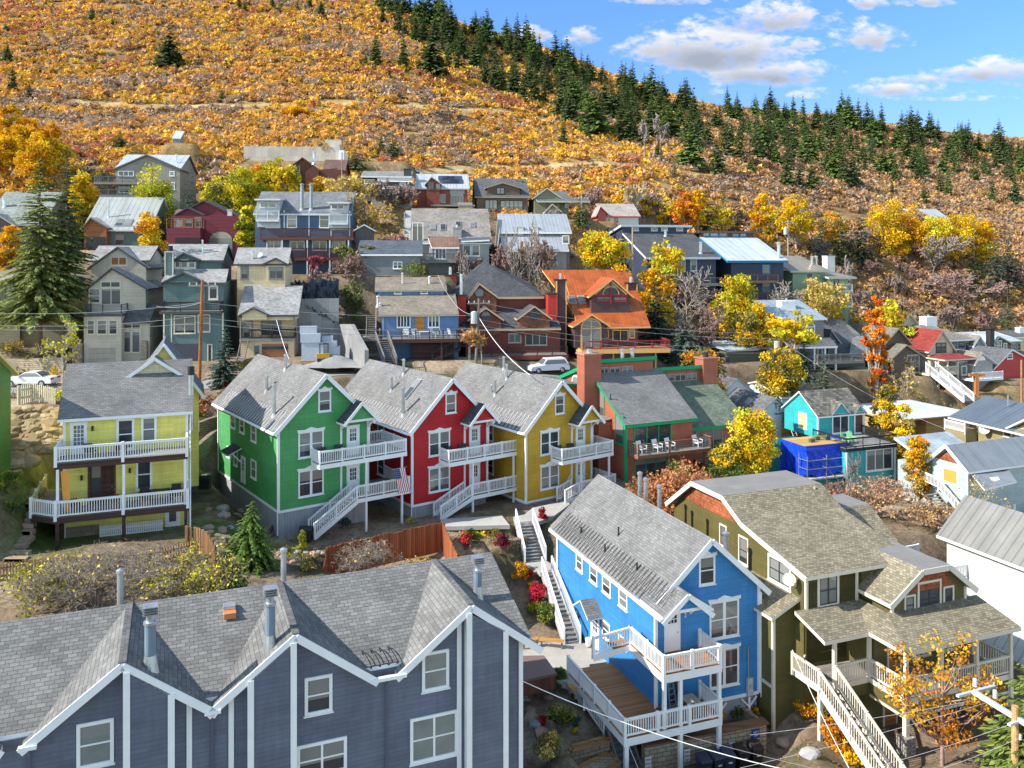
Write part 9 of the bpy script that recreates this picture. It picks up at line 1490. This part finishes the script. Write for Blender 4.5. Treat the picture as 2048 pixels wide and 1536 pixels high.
table(YC,5.4,-.5,1.62,'long dark console table on the lower veranda',1.3,.45,DKC); table(BL,1.5,-1.0,1.12,'pale square table on the lower blue porch',.8,.8,(.55,.5,.42)); table(BD,4.6,-1.4,BD_Z,'pale patio table on the brown deck of the blue house',1.3,.9,(.6,.62,.62))
def pot(H,x,y,z,l,c,r=.25,h=.4,leaf=None):
    t=thing('flower_pot',l,'plant pot',H.w(x,y,z)); B=MB(); B.tube((0,0,0),(0,0,h),r*.75,r,paint(c),12); B.build('pot',t)
    if leaf: q,cc,_=clumps(260,8,r*1.1,r,h+r*.8,r*.6,leaf); quads('leaves',leafquads(q,.07),cc,LM,t)
pot(YC,6.5,-1.7,1.62,'cream pot at the right end of the lower veranda',(.6,.55,.42)); pot(YC,2.9,-1.6,1.62,'orange pot with red flowers on the lower veranda',(.5,.2,.1),.3,.4,RED_+GRN_); pot(YC,4.6,-1.7,1.62,'terracotta pot behind the veranda rail',(.5,.22,.12),.26,.45,OLV_)
pot(BL,-.25,8.0,.95,'white bucket by the white side door',(.7,.7,.7),.22,.45)
t=thing('step_ladder','blue and yellow step ladder on the lower blue porch','ladder',BL.w(.7,-.7,1.12),BL.yaw+.2); B=MB()
for sx in (-.25,.25): B.bar((sx,0,0),(sx*.6,.35,1.7),.06,.06,paint((.05,.22,.4))); B.bar((sx,.75,0),(sx*.6,.4,1.7),.06,.06,paint((.05,.22,.4)))
B.build('rails',t); B=MB(); [B.bar((-.24+.02*k,.06*k+.05,.28*(k+1)),(.24-.02*k,.06*k+.05,.28*(k+1)),.08,.03,galv()) for k in range(5)]; B.box(-.18,.18,.3,.48,1.68,1.74,paint((.6,.45,.03))); B.build('steps',t)
def grill(l,p,rz=0):
    t=thing('grill',l,'grill',p,rz); B=MB(); B.box(-.4,.4,-.3,.3,.1,.75,BLK); B.build('cart',t); B=MB(); B.tube((-.45,0,.8),(.45,0,.8),.33,.33,BLK,12); B.build('lid',t)
grill('black covered grill at the foot of the green house',hit(612,1085)); grill('black kettle grill on the brown deck of the blue house',BD.w(8.6,-1.2,BD_Z)); grill('black grill left of the green house terraces',hit(410,985)+Vector((0,0,.2)))
# far street: brick terraces, white stair and timber cross
BRK=stone((.36,.11,.06),(.42,.15,.09),4,(.3,.22,.18)); t=thing('brick_terrace','stepped red brick terrace walls below the red roofed cottage','wall',hit(1880,785)); o=t.location; B=MB()
for k in range(6): p=P(1868+5.5*k,757+5.2*k,128-1.2*k)-o; B.box(p.x,p.x+2.2,p.y-1.2,p.y+3,p.z-6,p.z,BRK)
p=P(1908,757,128)-o; B.box(p.x,p.x+4.2,p.y,p.y+3,p.z-5,p.z,BRK); B.build('brickwork',t)
a,b=P(1852,738,123),P(1928,802,118); flight('outdoor_stairs','long white stairway climbing from the far street to the red roofed cottage',a,a+Vector((1.6,.4,0)),b,b+Vector((1.6,.4,0)),24,[(a,b),(a+Vector((1.6,.4,0)),b+Vector((1.6,.4,0)))],CONC,white())
p=P(1953,780,122); t=thing('timber_post','orange timber post with a cross beam beside the brick terrace','post',p-Vector((0,0,1))); B=MB(); B.box(-.25,.25,-.25,.25,0,3.4,wood((.5,.2,.07),.2,True)); B.build('post',t); B=MB(); B.box(-1.1,1.1,-.2,.2,3.0,3.4,wood((.5,.2,.07))); B.build('beam',t)
p=P(1532,762,100); t=thing('road_sign','yellow diamond road sign at the street bend','sign',Vector((p.x,p.y,gz(p.x,p.y)))); zt=p.z-t.location.z; B=MB(); B.tube((0,0,0),(0,0,zt+.6),.04,.04,galv(),6); B.build('post',t); B=MB(); B.prism([(0,-.05,zt-.55),(.55,-.05,zt),(0,-.05,zt+.55),(-.55,-.05,zt)],(0,.03,0),paint((.75,.5,.01))); B.build('board',t)
# ---- beds and undergrowth
def shr(*a,**k): return bush('shrub',*a,**k)
for (u,v,w,h,cols,n,lab) in ((940,1085,30,26,GRN_+YG_,700,'light green bush in the bed below the row houses'),(958,1082,30,24,YG_+OLV_,600,'variegated bush in the bed below the row houses'),(930,1102,40,30,RED_+COP_,800,'crimson barberry bush, left in the bed below the row houses'),(1003,1102,48,34,[(.22,.02,.05),(.3,.03,.05),(.14,.02,.04)],1100,'dark wine red bush beside the upper stairs'),(985,1075,60,14,OLV_+GOLD_,500,'low golden ground cover below the walk'),(1085,1055,24,30,RED_,800,'scarlet burning bush at the blue house roof corner'),
    (1042,1150,24,26,[(.3,.04,.05),(.35,.08,.08)],500,'plum red bush at the top of the stair bed'),(1060,1165,22,26,RED_,600,'scarlet bush in the stair bed, upper of two'),(1075,1210,34,50,[(.5,.03,.06),(.42,.03,.05)],1400,'scarlet bush in the stair bed, lower of two'),(1038,1185,36,44,GOLD_+[(.5,.3,.02)],1300,'golden bush at the townhouse roof edge'),(1062,1178,16,14,YEL_,300,'small yellow bush between the scarlet ones'),(1066,1238,36,26,YG_+GRN_,800,'lime leafed bush at the foot of the stair bed'),(1092,1250,34,50,GRN_+[(.2,.22,.04)],1600,'round clipped green bush at the foot of the stairs'),
    (1075,1395,38,44,GRN_,1500,'dark green cone bush left of two by the hot tub'),(1120,1390,34,44,GRN_,1500,'dark green cone bush right of two by the hot tub'),(1120,1470,60,70,OLV_+GRN_,1400,'straggly olive bush in the shady garden'),(1085,1460,20,16,RED_,300,'small crimson plant in the shady garden'),(1180,1440,34,24,RED_,600,'crimson plant behind the short white railing'),(1152,1455,24,20,BSP_,300,'blue green plant in the shady garden'),(1150,1478,14,12,YEL_,160,'small yellow plant in the shady garden'),(1205,1518,26,24,YG_+GOLD_,500,'yellow green plant in the lower stone planter'),(1100,1525,70,60,OLV_+PALE_,1200,'dry olive bush at the bottom edge beside the townhouse'),
    (1465,1432,60,26,GRN_+OLV_,1200,'green flower bed plants below the blue house window'),(1440,1448,26,20,GOLD_,300,'yellow flowering plant behind the stone wall cap'),(1505,1432,26,20,OLV_+GOLD_,300,'straw coloured plant at the end of the flower bed'),(1620,1440,70,50,OLV_+GOLD_,1400,'olive gold shrub under the wooden stairs, upper one'),(1660,1490,80,50,GOLD_+ORG_,1700,'bright orange gold shrub under the wooden stairs'),(1700,1525,60,36,YEL_+GOLD_,1000,'yellow shrub at the foot of the wooden stairs'),(1210,1275,14,18,GRN_,200,'small potted green plant by the white side door'),(690,1060,28,22,BSP_,500,'grey blue dwarf shrub under the green house stairs'),(820,1050,16,16,YG_,200,'small lime cone shrub by the red house corner'),(570,1120,40,24,YG_+OLV_,500,'yellow green perennials left of the board fence'),(620,1140,60,24,OLV_+PALE_,700,'straw perennials before the board fence'),(840,1140,60,16,PALE_,400,'dry grass clump inside the board fence'),
    (55,890,50,40,GRN_+OLV_,900,'green weeds below the boulder wall'),(40,940,60,50,GRN_,1100,'green bushes on the bank left of the stone steps'),(15,990,50,40,GRN_+YG_,800,'leafy bushes at the left edge of the bank'),(25,1040,40,24,GRN_,500,'low green plants beside the stone steps'),(20,712,60,16,PALE_+OLV_,700,'dry grass on the bank above the pale stone wall, left clump'),(90,712,60,16,PALE_+GOLD_,700,'dry grass on the bank above the pale stone wall, right clump'),(125,810,24,40,YG_,500,'yellow green vine climbing by the cream picket fence'),(110,770,14,40,YG_+GOLD_,260,'yellow green sapling behind the white sedan'),(400,720,20,20,OLV_,200,'small shrub at the base of the reddish pole')):
    p=hit(u,v); shr(lab,u,v,w,h,cols,n,12,.075 if p.y<70 else .1)
def under():
    """brush, grass and leaf litter of the banks between the houses"""
    V=[];C=[]
    for (x0,x1,y0,y1,dens,nl,ls,hh,cond) in ((-40,45,40,72,3.2,7,.07,.15,0),(-75,115,72,165,.8,26,.26,.7,1)):
        n=int((x1-x0)*(y1-y0)*dens); x=x0+(x1-x0)*rng.random(n); y=y0+(y1-y0)*rng.random(n); m=fbm(N3,x/5,y/5); keep=m+.2*rng.random(n)>.5
        for (o,d1,d2,a0,a1,b0,b1,pz_) in PADS:
            a=(x-o.x)*d1.x+(y-o.y)*d1.y; b=(x-o.x)*d2.x+(y-o.y)*d2.y; keep&=~((a>a0-.2)&(a<a1+.2)&(b>b0-(1.6 if cond else .2))&(b<b1+.2))
        if cond: 
            for a,b in zip(ROADA[::3],ROADA[3::3]): d=b-a; t=np.clip(((x-a[0])*d[0]+(y-a[1])*d[1])/(d[0]**2+d[1]**2),0,1); keep&=np.hypot(x-a[0]-t*d[0],y-a[1]-t*d[1])>4.4
            keep&=~((x>-24)&(x<2)&(y>78)&(y<93))
        else: u=CU+F_*x/y; keep&=~((u>1030)&(u<1240)&(y<66)&(y>44))
        x,y=x[keep],y[keep]; n=len(x); z=G(x,y); pal=np.array([(.20,.17,.06),(.30,.20,.12),(.36,.27,.10),(.12,.14,.04),(.26,.17,.13),(.45,.27,.05),(.33,.12,.07)]); g=fbm(N4,x/7,y/7)+rng.normal(size=n)*.1; k=np.clip(((g-.25)/.5*7).astype(int),0,6); col=pal[k]
        if not cond: gl=np.exp(-(((x+30)/5)**2+((y-60)/8)**2))+np.exp(-(((x+19.5)/2.6)**2+((y-57)/2.5)**2)); col=np.where((gl>.35)[:,None],np.array((.10,.17,.03)),col*.9)
        idx=np.repeat(np.arange(n),nl); N=len(idx); r=(hh*(.5+rng.random(n)))[idx][:,None]; c=np.stack([x[idx],y[idx],z[idx]],1)+unit(rng.normal(size=(N,3)))*r*rng.random((N,1))**.5*np.array([1.3,1.3,.8])+np.array([0,0,1])*r*.45
        a=unit(rng.normal(size=(N,3)))*ls; b=unit(rng.normal(size=(N,3)))*ls*.6; V.append(np.stack([c+a,c+b,c-a*.7-b*.6],1)); C.append(np.clip(col[idx]*np.clip(1+rng.normal(size=(N,1))*.28,.4,1.8),0,1))
    tag(quads('undergrowth',np.concatenate(V),np.concatenate(C),LM,None,3),'dry brush, weeds and leaf litter on the banks between the houses','undergrowth',None,'stuff')
under()
